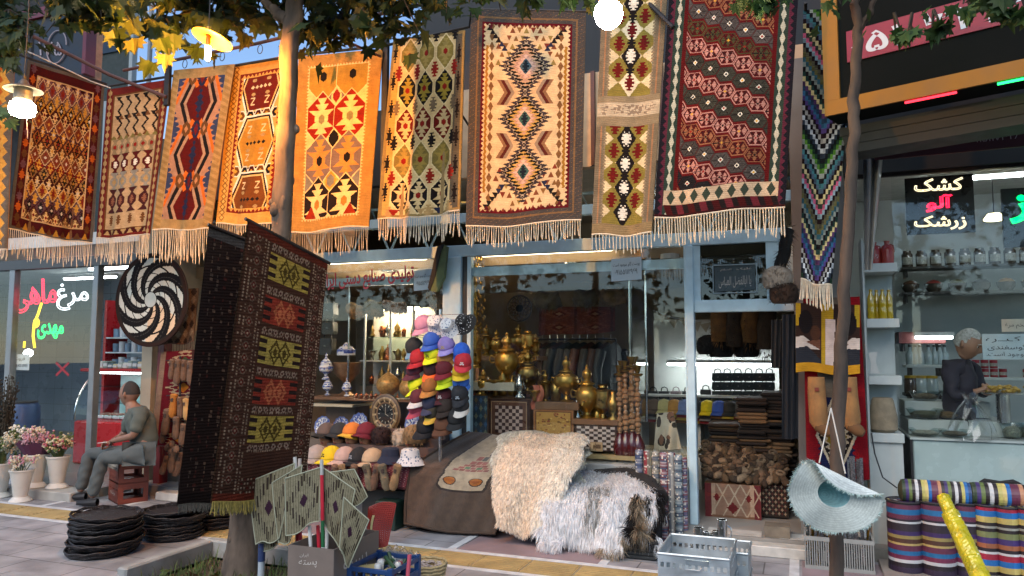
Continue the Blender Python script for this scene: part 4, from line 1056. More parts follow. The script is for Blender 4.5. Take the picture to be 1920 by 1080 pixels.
# flower vases
vm = mat('white glazed pot',H('c6c3bb'),.4,var=.08)
def vase(px,pyb,Y,zb,hpx,label,vmat,cols,fl=.3,fn=60,wrap=None,spread=.14):
 p = P(px,pyb,Y); p.z = zb; s = hpx*mpp(px,Y)
 t = thing('flower_vase',label,'vase',p,group='flower vases before the butcher shop')
 w_ = s*.33
 M().lathe([(w_*.95,0),(w_*1.,.03*s),(w_*.85,.09*s),(w_*.6,.16*s),(w_*.62,.2*s),(w_*.85,.7*s),(w_*1.0,.93*s),(w_*1.08,.95*s),(w_*1.08,1.*s),(w_*.95,.99*s),(w_*.8,.8*s)],n=24).out('pot',vmat,t,True)
 if wrap is not None:
  m = M(); n = 18
  m.grid(n,3,lambda u,v: (w_*(.8+.9*v)*math.cos(u*2*PI),w_*(.8+.9*v)*math.sin(u*2*PI),s*(.9+.45*v+.06*math.sin(u*2*PI*6)*v))); m.out('paper_wrap',wrap,t)
 st = M(); bl = M(); rg = random.Random(int(px)+7)
 for k in range(fn):
  an = rg.uniform(0,2*PI); r = spread*math.sqrt(rg.random()); h = s+fl*rg.uniform(.35,1)*(1-.25*r/spread)
  q = Vector((r*math.cos(an),r*math.sin(an),h)); st.tube([(r*.25*math.cos(an),r*.25*math.sin(an),s*.9),q*.6+Vector((0,0,s*.35)),q],.0025,4,False)
  bl.col = rg.choice(cols)
  for e in range(5):
   c = q+Vector((rg.gauss(0,.018),rg.gauss(0,.018),rg.gauss(0,.018)))
   bl.ell(c,(rg.uniform(.008,.016),)*3,6,4)
 st.out('stems',mat('flower stem',(.08,.11,.03),.8),t,True); bl.out('blossoms',mat('petals',attr=True,rough=.8,var=.2),t,True)
 return t
cr_,pk_,gr_,vi_ = H('cdbda0'),H('b98590'),H('5b6a3c'),H('7a4f62')
bluepot = mat('blue grey pot',H('8796a3'),.45)
vase(-2,918,5.9,0,62,'white flower vase cut by the left edge with grey green sprigs',vm,(gr_,cr_,H('8a8f7a')))
vase(39,921,5.82,0,58,'short white flower vase with a small bow and pink blossoms',vm,(pk_,cr_,H('c9c2ae')),.16,24)
vase(32,890,6.2,.095,60,'blue grey flower vase with a white paper cone bouquet',bluepot,(cr_,gr_,WHT),.3,70,mat('white wrap',H('b8c0bd'),.7))
vase(66,902,6.1,.095,60,'flower vase with a purple paper wrap and pale pink sprays',vm,(pk_,H('c79a9c'),cr_),.32,90,mat('purple wrap',H('5b2f4c'),.6))
vase(107,907,6.16,.095,58,'white flower vase with red and cream dried flowers nearest the man',vm,(H('a85a62'),cr_,H('c9b98c'),gr_),.26,80)
# dried bush behind the glass edge
db = thing('dried_bush','dark dried bush standing behind the vases at the left edge','plant',tuple(Vector((P(5,800,6.4).x,6.4,.095))))
bm_ = M(); rg = random.Random(4)
for k in range(70):
 an = rg.uniform(0,6.28); r = rg.uniform(.02,.16); h = rg.uniform(.7,1.25); e = Vector((r*math.cos(an),r*math.sin(an),h)); bm_.tube([(0,0,.0),e*.5,e],.004,4,False)
 for q in range(8): bm_.ell(e*rg.uniform(.6,1)+Vector((rg.gauss(0,.02),rg.gauss(0,.02),rg.gauss(0,.03))),(.01,.01,.014),5,4)
bm_.out('branches',mat('dry twig',H('3b362c'),.9),db)
# black and white mosaic wheel
def mosaic():
 Y = 6.35; c = P(282,562,Y); r = 88*mpp(282,Y)
 t = thing('mosaic_wheel','big round black wheel with white spiral patches and a white hub','wall ornament',c)
 m = M(); nr,na = 56,240
 for i in range(nr):
  for k in range(na):
   r0,r1 = r*i/nr,r*(i+1)/nr; f = (i+.5)/nr; a0,a1 = 2*PI*k/na,2*PI*(k+1)/na
   am = (a0+a1)/2; col = (.008,.007,.007)
   if f < .155: col = H('aeb8b4')
   elif f < .16: col = (.01,.01,.01)
   elif f < .90:
    sp = ((am+2.1*f**1.0)/(2*PI)*8) % 1
    seam = ((f-.16)/.74)**.8*5. % 1
    if sp < .5 and .1 < sp and seam > .16: col = H('bfc3b9') if am < 4.6 or am > 5.8 else H('d2b898')
    elif abs(sp-.74) < .015: col = (.06,.055,.05)
   elif f < .92: col = (.02,.015,.012)
   else: col = H('2c1d18')
   m.col = col
   m.add([(r0*math.cos(a0),0,r0*math.sin(a0)),(r1*math.cos(a0),0,r1*math.sin(a0)),(r1*math.cos(a1),0,r1*math.sin(a1)),(r0*math.cos(a1),0,r0*math.sin(a1))],[(0,1,2,3)])
 m.out('face',mat('mosaic leather',attr=True,rough=.8,spec=.12,var=.12),t)
 M().lathe([(r,.003),(r*1.005,.012),(r,.03),(1e-4,.031)],n=60,mat=Matrix.Rotation(rad(-90),3,'X')).out('rim',mat('dark brown leather',H('2c1d18'),.6),t,True)
 M().tube([(0,.02,r*.98),(0,.02,r+.3)],.005,5).out('hanging_cord',darkmetal,t)
mosaic()
# red kilim strip on the pier and fur slippers hung before it
def p14():
 c = Cv(46,120,H('6d1c27')); c.rect(0,0,7,120,H('8c7260'))
 for k in range(4):
  y = 14+k*32
  c.sdia(30,y,17,16,H('a58f72'),6,.3); c.sdia(30,y,12,11,H('6d1c27'),5,.3); c.dia(30,y,6,6,(H('4c5a3c'),H('b7792f'))[k % 2])
 c.rect(38,0,46,120,H('4d2f2a')); return c.wear()
rug('kilim_strip','narrow wine red kilim behind the hanging fur slippers',p14(),((302,660),(372,655),(362,838),(284,838)),6.5,6.5,.1,16,frm=mat('brown fringe',H('5c4238'),.95),group='small kilims by the shop fronts',nf=1)
def p14b():
 c = Cv(40,60,H('7d6a58'))
 for y in range(4,60,9):
  for x in range(4,40,8): c.sdia(x,y,3.6,4,(H('4c4038'),H('9a8c78'))[(x+y) % 2],3,.2)
 return c.wear()
rug('kilim_strip','faded grey brown kilim hanging behind the mosaic wheel',p14b(),((290,545),(372,540),(365,640),(300,648)),6.56,6.56,.1,16,frm=mat('brown fringe'),group='small kilims by the shop fronts',nf=1)
furc = mat('cream fleece',H('ece4d4'),.95,var=.2,vs=30,bump=.6,bs=120)
furo = mat('orange fleece',H('a86a28'),.95,var=.2,vs=30,bump=.6,bs=120)
furb = mat('brown fleece',H('6a5140'),.95,var=.3,vs=30,bump=.6,bs=120)
def slipper_mesh(m,f):
 """hung by the heel, toe down: sole, vamp and rolled cuff"""
 m.lathe([(1e-4,-.15),(.03,-.14),(.045,-.10),(.043,-.04),(.035,.03),(.04,.07),(.044,.10),(.03,.115),(1e-4,.118)],n=12,sx=1,sy=.8)
 rg = random.Random(3)
 for k in range(160):
  a = rg.uniform(0,2*PI); z = rg.uniform(-.14,.11); r = .044 if z > -.1 else .044*(1-((-.1-z)/.05)**2*.7)
  p = Vector((r*math.cos(a),.8*r*math.sin(a),z)); d = Vector((math.cos(a),math.sin(a),rg.gauss(-.3,.6)))*rg.uniform(.006,.014); s_ = Vector((-math.sin(a),math.cos(a),0))*.004
  m.add([p-s_,p+s_,p+d],[(0,1,2)])
sl0 = None
def slipper(px,py,Y,mt,label,rot=0.,sc_=1.,rx=0.):
 global sl0
 if sl0 is None:
  sl0 = thing('fur_slipper',label,'slipper',P(px,py,Y),group='fur slippers hung on the pier')
  m = M(); slipper_mesh(m,0); m.out('upper',furc,sl0,True)
  M().lathe([(.018,-.0),(.026,.02),(.02,.04)],(0,-.032,.03),10,sx=.7,sy=.3).out('opening',mat('slipper dark',(.05,.035,.03),.9),sl0,True)
  r = sl0
 else: r = dup(sl0,P(px,py,Y),None,label)
 for c in r.children:
  if c.name.startswith('upper') and mt is not furc: c.material_slots[0].link = 'OBJECT'; c.material_slots[0].material = mt
 r.rotation_euler = (rx,rot,R.uniform(-.5,.5)); r.scale = (sc_,)*3
wh = ('upper bunch of white fur slippers','lower bunch of fur slippers')
for i,(px,py,mt,l,ro,s) in enumerate(((322,690,furb,'grey brown fur slipper at the left of the upper bunch',.1,.85),(333,694,furc,'long cream fur slipper second in the upper bunch',.05,1.05),(345,692,furb,'shaded brown fur slipper between two cream ones in the upper bunch',0,.9),(357,696,furc,'cream fur slipper at the right of the upper bunch',-.05,1.),
  (325,758,furo,'orange fur slipper in the middle of the pier',.06,1.),(338,762,furc,'cream fur slipper just right of the orange one',-.1,.9),(349,765,mat('tan fleece',H('b38a55'),.95,var=.2),'tan fur slipper near the carpets',-.1,.9),(312,788,furc,'tall cream fur slipper left of the lower bunch',.12,1.1),(306,812,furc,'short cream fur slipper lowest at the left',.2,.8),(330,800,furc,'cream fur slipper hanging below the orange one',0,.95),
  (343,812,furb,'dark brown fur slipper above the lowest pair',.1,.9),(318,836,furb,'brown fur slipper lying behind the white tuft',1.2,.8),(322,862,furb,'brown fur slipper with white tip at the bottom',.1,.95),(309,870,furb,'dark slipper at the very bottom left',.3,.8),(334,868,furc,'cream fur slipper standing lowest by the dark carpets',.25,1.),(326,845,furc,'white fluffy slipper lying sideways',1.3,.9))):
 slipper(px,py,6.38+.03*(i % 3),mt,l,ro,s)
pr = thing('slipper_rack','dark pole rack on which the fur slippers hang','rack',tuple(Vector((P(332,800,6.47).x,6.47,0))))
M().tube([P(338,668,6.47),P(336,935,6.47)],.012,8).out('pole',darkmetal,pr,True,True)
for py in (676,742,790,846): M().tube([P(312,py,6.45),P(362,py-2,6.45)],.006,6).out('hook_bar',darkmetal,pr,True,True)
M().rbox(-.2,.2,-.08,.1,.0,.09,.01).out('base',mat('white marble step'),pr)
# two stacked bottle crates with a cloth: the man's seat
crm = mat('brown bottle crate',H('6d3123'),.5,var=.15)
cpos = G(240,938); CRZ = rad(-28)
def crate_mesh(m,w=.40,d=.30,h=.21):
 t = .018
 for s in (-1,1):
  for z0,z1 in ((0,.05),(h*.45,h*.62) if False else (h*.28+.05,h-.045) if False else (.15,h),(0.0,.012)):
   m.box(-w/2,w/2,s*(d/2-t/2)-t/2,s*(d/2-t/2)+t/2,z0,z1)
   m.box(s*(w/2-t/2)-t/2,s*(w/2-t/2)+t/2,-d/2+t,d/2-t,z0,z1)
  for x in (-w/2+.02,-w*.2,w*.2,w/2-.02): m.box(x-.02,x+.02,s*(d/2-t/2)-t/2+.001,s*(d/2-t/2)+t/2-.001,.05,.15)
  for y in (-d/2+.03,d/2-.03): m.box(s*(w/2-t/2)-t/2+.001,s*(w/2-t/2)+t/2-.001,y-.02,y+.02,.05,.15)
 m.box(-w/2+t,w/2-t,-d/2+t,d/2-t,.012,.024)
crt = thing('bottle_crate','brown plastic bottle crate with white lettering standing on the paving','crate',cpos,CRZ,'bottle crates under the seated man')
m = M(); crate_mesh(m); m.out('body',crm,crt)
m = M(); m.rbox(-.19,.19,-.155,-.151,.055,.145,.002); m.out('name_panel',crm,crt)
crt2 = dup(crt,cpos+Vector((0,0,.212)),CRZ,'brown plastic bottle crate stacked on top under the fringed cloth')
text_on('lettering','نوشابه',(-.11,-.157,.13),(.1,-.157,.13),(-.11,-.157,.075),mat('white print',H('b9b0a6'),.6),crt,w=False,extrude=.001)
cz = .424
ck = thing('seat_cloth','pale folded cloth with a fringe lying on the bottle crates','cloth',cpos+Vector((0,0,cz)),CRZ)
M().rbox(-.215,.215,-.165,.16,.002,.03,.01).out('fold',mat('pale cloth',H('a39a8c'),.9,var=.15,bump=.3),ck)
M().grid(14,4,lambda u,v: (-.215+.43*u,-.168-.004*math.sin(u*30),.02-.06*v)).out('drop',mat('pale cloth'),ck,True)
strands('fringe',[(-.21+.42*k/30,-.172,-.035) for k in range(31)],.035,mat('black white fringe',H('7b756d'),.9,var=.5,vs=120),ck,False,.004,.2,knots=False)
# wicker trays in three stacks
wk = mat('black wicker',H('1c1718'),.55,var=.6,vs=45,bump=1.,bs=70)
def tray_mesh(m,r=.27):
 rg = random.Random(2)
 def ring(rr_,z,th,wob,ph):
  m.tube([((rr_+wob*math.sin(k*PI/2+ph)*.3)*math.cos(k*2*PI/44),(rr_+wob*math.sin(k*PI/2+ph)*.3)*math.sin(k*2*PI/44),z+wob*math.sin(k*PI*.5+ph)) for k in range(45)],th,5,False)
 for k,(rr_,z) in enumerate(((r,.03),(r*.985,.022),(r*.95,.012),(r*.9,.005),(r*.8,.002),(r*.68,.002),(r*.55,.002),(r*.42,.002),(r*.28,.002),(r*.14,.002))): ring(rr_,z,.0065 if k < 2 else .005,.003+.002*rg.random(),k*1.3)
 for k in range(18):
  a = k*2*PI/18; c,s = math.cos(a),math.sin(a); m.tube([(0,0,.004),(r*.85*c,r*.85*s,.006),(r*c,r*s,.03)],.0045,4,False)
 m.lathe([(1e-4,-.003),(r*.9,-.003),(r*.96,.01)],n=40)
tray0 = None
for si,(p,n,r_,lab) in enumerate(((G(197,1035),13,1.,'black woven wicker tray in the nearest stack by the kerb'),(G(322,1006),10,.97,'black woven wicker tray in the middle stack'),(G(402,986),9,.95,'black woven wicker tray in the stack behind the carpets'))):
 for k in range(n):
  q = p+Vector((R.gauss(0,.012),R.gauss(0,.012),.004+k*.0235)); L_ = lab
  if k == n-1: L_ = ('topmost tray of the nearest black wicker stack','topmost tray of the middle black wicker stack','topmost tray of the wicker stack behind the carpets')[si]
  if tray0 is None:
   m = M(); tray_mesh(m); tray0 = tag(m.out('wicker_tray',wk,None,True),L_,'tray','black wicker trays in stacks'); o = tray0; o.location = q
  else: o = dup(tray0,q,None,L_)
  o.rotation_euler = (R.gauss(0,.03),R.gauss(0,.03),R.uniform(0,6.28)); o.scale = (r_*R.uniform(.96,1.04),)*2+(1,)
# ================================================================ VASE WINDOW, HAT TABLE, CAP STAND
redL = mat('red sign paint',H('b5303c'),.5,var=0)
wsn = thing('window_sign','red Persian lettering across the top of the vase window','sign',tuple(P(690,520,F-.01)))
text_px('lettering','تولیدی صنایع دستی ایران',600,515,776,551,F-.012,redL,wsn,slope=-.11,extrude=.003,offset=.012)
text_px('lettering_outline','تولیدی صنایع دستی ایران',600,515,776,551,F-.006,mat('dark outline',(.03,.01,.012),.6,var=0),wsn,slope=-.11,extrude=.001,offset=.035)
pap = mat('pale blue paper',H('aebfc8'),.8,var=.04)
notice('paper_notice','pale blue paper at the upper right of the vase window, half behind the hanging tassel',776,507,810,545,F+.02,((.08,.2,.92,.42,'پوست گاو موجود است'),(.12,.55,.85,.75,'۰۹۱۵۵۱۱۲۹۶۹')),pap,slope=-.06)
notice('paper_notice','pale blue paper with two printed lines at the top of the samovar window',1146,485,1203,527,F-.02,((.06,.18,.94,.40,'پوست گاو موجود است'),(.12,.50,.86,.72,'۰۹۱۵۵۱۱۲۹۶۹')),pap,slope=-.04)
lath = lambda pr,n=20: M().lathe(pr,n=n)
brass = mat('brass',H('b58f4a'),.25,1.,var=.2,vs=25); oldbrass = mat('old brass',H('8f7440'),.35,1.,var=.3,vs=25); copper = mat('copper',H('a3603f'),.3,1.,var=.2,vs=25); silver = mat('silver plate',H('a8a49a'),.25,1.,var=.2)
enam = mat('blue enamel pattern',attr=True,rough=.3,var=.1,vs=40)
bw = H('c9ced6'); bb1 = H('31448f'); bb2 = H('5f74b5')
def enamel_lathe(prof,n=28,seed=1,c=(0,0,0)):
 m = M(); rg = random.Random(seed)
 L_ = len(prof)
 for i in range(L_-1):
  (r0,z0),(r1,z1) = prof[i],prof[i+1]
  for k in range(n):
   a0,a1 = 2*PI*k/n,2*PI*(k+1)/n
   m.col = rg.choice((bw,bb2,bw,bb1)) if i % 2 else ((bb1,bb2)[k % 2] if i % 4 else bw)
   m.add([(c[0]+r*math.cos(a),c[1]+r*math.sin(a),c[2]+z) for r,a,z in ((r0,a0,z0),(r0,a1,z0),(r1,a1,z1),(r1,a0,z1))],[(0,1,2,3)])
 return m
def fine(prof,k=3):
 out = []
 for (r0,z0),(r1,z1) in zip(prof,prof[1:]):
  for i in range(k): out.append((r0+(r1-r0)*i/k,z0+(z1-z0)*i/k))
 return out+[prof[-1]]
YV = 7.25
def at_px(px,pyb,Y): return P(px,pyb,Y)
def enamel_vase(px,pyb,hpx,label,seed):
 p = at_px(px,pyb,YV); s = hpx*mpp(px,YV)
 t = thing('enamel_vase',label,'vase',p,group='blue enamel pieces in the vase window')
 enamel_lathe(fine([(.14*s,0),(.16*s,.03*s),(.05*s,.12*s),(.06*s,.2*s),(.24*s,.34*s),(.27*s,.46*s),(.2*s,.58*s),(.21*s,.6*s)]),seed=seed).out('body',enam,t,True)
 enamel_lathe(fine([(.21*s,.6*s),(.17*s,.68*s),(.06*s,.78*s),(.03*s,.84*s),(.05*s,.9*s),(.005*s,1.*s)]),seed=seed+3).out('lid',enam,t,True)
 return t
enamel_vase(611,712,50,'tallest lidded blue and white vase at the left of the window',1)
enamel_vase(614,741,36,'small lidded blue vase below the tallest one',2)
enamel_vase(650,743,35,'small blue footed vase under the big copper bowl',5)
p = at_px(650,742,YV+.18); s = 76*mpp(650,YV)
t = thing('copper_bowl','wide copper bowl on a tall foot behind the small blue vases','bowl',p)
lath([(.2*s,0),(.22*s,.02*s),(.08*s,.12*s),(.07*s,.3*s),(.14*s,.38*s),(.3*s,.55*s),(.35*s,.8*s),(.36*s,.82*s),(.32*s,.8*s),(.25*s,.6*s),(1e-4,.5*s)],32).out('bowl',mat('tinned copper',H('9a7a5c'),.4,.7,var=.3,vs=12),t,True)
p = at_px(649,666,YV+.1); s = 34*mpp(649,YV); t = thing('enamel_tea_set','blue enamel crown shaped tea set standing on the copper bowl','tea set',p)
enamel_lathe(fine([(.5*s,0),(.52*s,.3*s),(.48*s,.32*s)]),30,3).out('gallery',enam,t,True)
enamel_lathe(fine([(.2*s,.1*s),(.3*s,.35*s),(.2*s,.55*s),(.04*s,.7*s)]),20,4).out('pot',enam,t,True)
for sx in (-.36,.36): enamel_lathe(fine([(.1*s,.1*s),(.13*s,.35*s),(.03*s,.5*s)]),12,6,(sx*s,0,0)).out('cup',enam,t,True)
# display boards and glass cabinet
a,b,z0,z1 = rectpx(600,743,676,756,YV); sh = thing('display_board','double wooden display board carrying the blue vases','shelf',((a+b)/2,YV,z0-.3))
whb = mat('cream board',H('b8ae98'),.5,var=.1); wdb = mat('brown board',H('6a4a30'),.5,var=.2)
M().rbox(a-.05,b,YV-.12,YV+.4,z1-.035,z1-.001,.004).out('board',wdb,sh,False,True); M().rbox(a-.05,b,YV-.16,YV+.4,z0-.03,z0-.001,.004).out('board',whb,sh,False,True); M().box(a+.05,b-.1,YV+.05,YV+.35,.7,z0-.031).out('stand',wdb,sh,False,True)
YG = 7.95
a,b,z0,z1 = rectpx(684,590,775,735,YG); gc = thing('glass_cabinet','lit glass cabinet of small brass pieces behind the vase window','cabinet',((a+b)/2,YG,.7))
M().box(a-.1,b+.1,YG+.36,YG+.38,.7,z1+.1).out('back_panel',mat('pale back',H('b5aa9a'),.6),gc,False,True)
for px in (684,732,775): x = P(px,650,YG).x; M().box(x-.012,x+.012,YG-.01,YG+.014,.7,z1+.1).out('upright',mat('white frame',H('c4c4be'),.4),gc,False,True)
lv = [P(730,py,YG).z for py in (632,676,722)]
for k,z in enumerate(lv): M().box(a-.08,b+.08,YG+.016,YG+.35,z-.012,z).out('shelf',mat('white frame') if k == 1 else glass('shelf glass'),gc,False,True)
M().box(a,b,YG+.1,YG+.14,z1+.06,z1+.09).out('strip_light',emis('cabinet light',(1,.82,.58),60),gc,False,True)
rg = random.Random(20); small = None
vprof = ([(.03,0),(.035,.01),(.01,.03),(.035,.07),(.03,.1),(.012,.13),(.015,.15)],[(.025,0),(.03,.05),(.03,.09),(.005,.12)],[(.02,0),(.012,.03),(.03,.06),(.045,.08),(.044,.082)],[(.035,0),(.04,.03),(.02,.06),(.03,.09),(.005,.13),(.008,.15)])
vname = ('slim brass vase','small brass pot','footed brass cup','brass lidded jar'); vdata = [None]*4
def trinket(kind,loc,label,s=1.,mt=None,group='small brass pieces in the windows'):
 if vdata[kind] is None: vdata[kind] = lath(vprof[kind],14).mesh('brass_piece'); vdata[kind].materials.append(brass)
 if vdata[kind].users and not vdata[kind].polygons[0].use_smooth: vdata[kind].polygons.foreach_set('use_smooth',[True]*len(vdata[kind].polygons))
 o = bpy.data.objects.new('brass_piece',vdata[kind]); COL.objects.link(o); o.location = loc; o.scale = (s,)*3; tag(o,label,'brass ware',group)
 if mt is not None: o.material_slots[0].link = 'OBJECT'; o.material_slots[0].material = mt
 return o
for k,z in enumerate([P(730,722,YG).z-.3]+lv[::-1]):
 for i in range(9):
  kind = (i*3+k) % 4
  trinket(kind,(a+.04+(b-a-.08)*i/8,YG+.1+.1*(i % 3 == 1),z+.002),vname[kind]+' on the '+('second','lowest','middle','top')[k]+' shelf of the glass cabinet',rg.uniform(.9,1.5),(brass,copper,silver,oldbrass)[(i+k) % 4])
# gilded lidded bowls, copper tray
def lidded(px,pyb,hpx,Y,label):
 p = P(px,pyb,Y); s = hpx*mpp(px,Y); t = thing('lidded_bowl',label,'bowl',p,group='gilded lidded bowls in the vase window')
 g = mat('gilt papier',H('b08a50'),.4,.4,var=.35,vs=45)
 lath([(.18*s,0),(.2*s,.02*s),(.36*s,.18*s),(.4*s,.32*s),(.38*s,.42*s)],28).out('bowl',g,t,True)
 lath([(.39*s,.425*s),(.36*s,.5*s),(.24*s,.62*s),(.1*s,.72*s),(.04*s,.76*s),(.06*s,.82*s),(.03*s,.9*s),(.004,1.*s)],28).out('lid',g,t,True)
lidded(728,741,56,7.15,'big gilded bowl with a pointed lid above the oval clock'); lidded(768,745,50,7.15,'gilded lidded bowl half hidden by the cap stand')
a,b,z0,z1 = rectpx(690,740,800,750,7.05); sh = thing('display_board','wooden board under the gilded bowls','shelf',((a+b)/2,7.1,.7)); M().rbox(a-.2,b+.1,7.0,7.35,z0-.02,z0,.004).out('board',wdb,sh,False,True); M().box(a+.1,b-.1,7.2,7.3,.7,z0-.021).out('stand',wdb,sh,False,True)
for i in range(11):
 px = 668+i*4.6; trinket((1,2)[i % 2],P(px,748,7.12)+Vector((0,.05*(i % 2),0)),'small copper cup in the row beside the gilded bowl',.55,copper,'copper cups in a row')
a,b,z0,z1 = rectpx(664,748,722,756,7.1); tag(M().rbox(a,b,7.05,7.3,P(690,748,7.12).z-.02,P(690,748,7.12).z-.001,.004).out('copper_tray',copper),'copper tray under the row of small cups','tray')
# oval clock
YK = 6.98; c = P(723,776,YK); sx,sz = 32*mpp(723,YK),37*mpp(723,YK)
t = thing('oval_clock','oval inlaid wall clock with a black dial propped in the vase window','clock',c)
m = M(); n = 48
for k in range(n):
 a0,a1 = 2*PI*k/n,2*PI*(k+1)/n
 for i in range(6):
  f0,f1 = .52+.08*i,.52+.08*(i+1)
  m.col = (H('7b6248'),H('2c2019'),H('7f6c50'),H('8d7350'),H('4a3526'),H('6b553c'))[i] if (k % 4 or i in (0,4,5)) else (H('b09a76') if i != 1 else H('c2b08c'))
  m.add([(sx*f*math.cos(a),-.02+.02*abs(f-.76)*3,sz*f*math.sin(a)) for f,a in ((f0,a0),(f1,a0),(f1,a1),(f0,a1))],[(0,1,2,3)])
m.out('bezel',mat('inlay',attr=True,rough=.4,var=.15),t,True)
M().lathe([(1e-4,0),(.53,0),(1.,.0),(1.,-.02),(1e-4,-.021)],n=48,mat=Matrix.Diagonal((sx,1,sz)) @ Matrix.Rotation(rad(90),3,'X')).out('dial',mat('black dial',(.015,.017,.02),.3),t,True)
for k in range(12):
 a = k*PI/6; M().cbox((sx*.43*math.sin(a),-.004,sz*.43*math.cos(a)),(.006,.004,.022),ry=a).out('hour_mark',mat('pale mark',H('c9c6b8'),.5),t)
M().tube([(0,-.006,0),(0,-.006,sz*.34)],.0022,5).out('hand',mat('pale mark'),t); M().tube([(0,-.008,0),(sx*.2,-.008,-sz*.1)],.0025,5).out('hand',mat('pale mark'),t)
def plate(px,py,rx_,ry_,label,Y=7.0,rot=0):
 c = P(px,py,Y); s = mpp(px,Y)
 m = M(); n = 48; rg = random.Random(px)
 for k in range(n):
  a0,a1 = 2*PI*k/n,2*PI*(k+1)/n
  for i in range(7):
   f0,f1 = i/7,(i+1)/7
   m.col = (bb1,bw,bb2,bw,bb1,bw,bb2)[i] if i in (0,6) or (i == 4 and k % 3 == 0) else (bb1,bb2,bw,bw)[rg.randrange(4)]
   w1 = 1+.04*math.sin(k*PI/2*1.0) if i == 6 else 1
   m.add([(rx_*s*f*math.cos(a)*ww,-.03*f*f-.2*0,ry_*s*f*math.sin(a)*ww) for f,a,ww in ((f0,a0,1),(f1,a0,w1),(f1,a1,w1),(f0,a1,1))],[(0,1,2,3)])
 o = m.out('painted_plate',enam,None,True); o.location = c; o.rotation_euler = (rad(-12),0,rot); tag(o,label,'plate','blue painted plates in the vase window')
plate(607,799,17,18,'leftmost blue painted plate with a dense pattern'); plate(640,799,14,17,'second blue plate, turned a little sideways',7.02,.5); plate(675,796,19,21,'scalloped blue plate with a bold blue centre'); plate(776,793,18,23,'blue and white plate right of the clock',7.0,-.3)
# hanging bags, fleeces, chrome pole
blk = mat('black leather',(.018,.02,.018),.4,var=.3,bump=.2,bs=30); grnl = mat('dark olive leather',H('2c3128'),.4,var=.2)
def handbag(px,py,wpx,hpx,Y,label,mt,hz=.12):
 c = P(px,py+hpx/2,Y); w = wpx*mpp(px,Y); h = hpx*mpp(px,Y); t = thing('handbag',label,'bag',c,group='black bags of the carpet shop')
 M().prism([(-w*.42,-.05,0),(w*.42,-.05,0),(w*.5,-.05,h*.25),(w*.46,-.05,h),(-w*.46,-.05,h),(-w*.5,-.05,h*.25)],(0,.1,0)).out('body',mt,t)
 M().prism([(-w*.46,-.058,h*1.005),(w*.46,-.058,h*1.005),(w*.4,-.058,h*.55),(0,-.058,h*.45),(-w*.4,-.058,h*.55)],(0,.007,0)).out('flap',mt,t)
 M().tube([(-w*.3,0,h*.95),(-w*.25,0,h+hz*.7),(0,0,h+hz),(w*.25,0,h+hz*.7),(w*.3,0,h*.95)],.007,6).out('handle',mt,t,True)
 M().rbox(-.015,.015,-.064,-.0585,h*.5,h*.57,.003).out('clasp',silver,t)
handbag(618,583,27,28,7.3,'dark olive handbag hanging highest beside the dark carpet',grnl); handbag(618,616,25,22,7.32,'black handbag hanging second, with a silver clasp',grnl,.06); handbag(614,650,28,30,7.34,'black studded bag hanging lowest above the enamel vases',blk,.08)
cp_ = thing('chrome_pole','thin chrome display pole standing in the vase window','pole',tuple(P(652,660,7.3)))
M().tube([P(652,742,7.3),P(656,520,7.3)],.012,8).out('pole',chrome,cp_,True,True)
hide = mat('tan fleece roll',H('8f7452'),.95,var=.35,vs=14,bump=.8,bs=70); hide2 = mat('grey fleece roll',H('6f6652'),.95,var=.35,vs=14,bump=.8,bs=70)
def furball(m,pts,r,rng,n=400,ln=.03):
 m.tube(bend(pts,4,.006,rng),r,10)
 for k in range(n):
  i = rng.randrange(len(pts)-1); q = Vector(pts[i]).lerp(Vector(pts[i+1]),rng.random()); d = Vector((rng.gauss(0,1),rng.gauss(0,1),rng.gauss(-.3,1))).normalized()
  b_ = q+d*r*.95; e = b_+(d+Vector((0,0,-.5)))*ln*rng.uniform(.6,1.2); s_ = d.cross(Vector((.3,.2,1))).normalized()*.005
  m.add([b_-s_,b_+s_,e],[(0,1,2)])
for i,(pp,r,mt,lab) in enumerate((((658,578,680,584),.07,hide,'tan rolled fleece at the left under the vase window beam'),((690,574,718,580),.085,hide2,'round grey green fleece roll in the middle under the beam'),((722,572,762,576),.06,furb,'dark fleece roll with legs hanging under the beam'),((806,550,820,575),.05,hide,'tan fleece tail hanging beside the blue pillar'))):
 m = M(); furball(m,[P(pp[0],pp[1],7.2),P((pp[0]+pp[2])/2,(pp[1]+pp[3])/2+3,7.15),P(pp[2],pp[3],7.2)],r,random.Random(i)); tag(m.out('fleece_roll',mt,None,True),lab,'fleece','fleeces hanging in the windows')
# tassel bag hanging by the pillar
t = thing('woven_sheath','green and dark woven sheath hanging beside the blue pillar','sheath',tuple(P(822,500,6.75)))
M().prism([P(833,460,6.75),P(838,462,6.75),P(832,520,6.75),P(818,548,6.75),P(806,545,6.75),P(812,500,6.75)],(0,.05,0)).out('sheath',mat('olive cloth',H('5c6a4a'),.9,var=.3),t,False,True)
M().prism([P(820,462,6.74),P(830,458,6.74),P(815,520,6.74),P(806,545,6.74),P(802,540,6.74),P(811,500,6.74)],(0,.04,0)).out('strap',mat('black strap',(.02,.018,.015),.8),t,False,True)
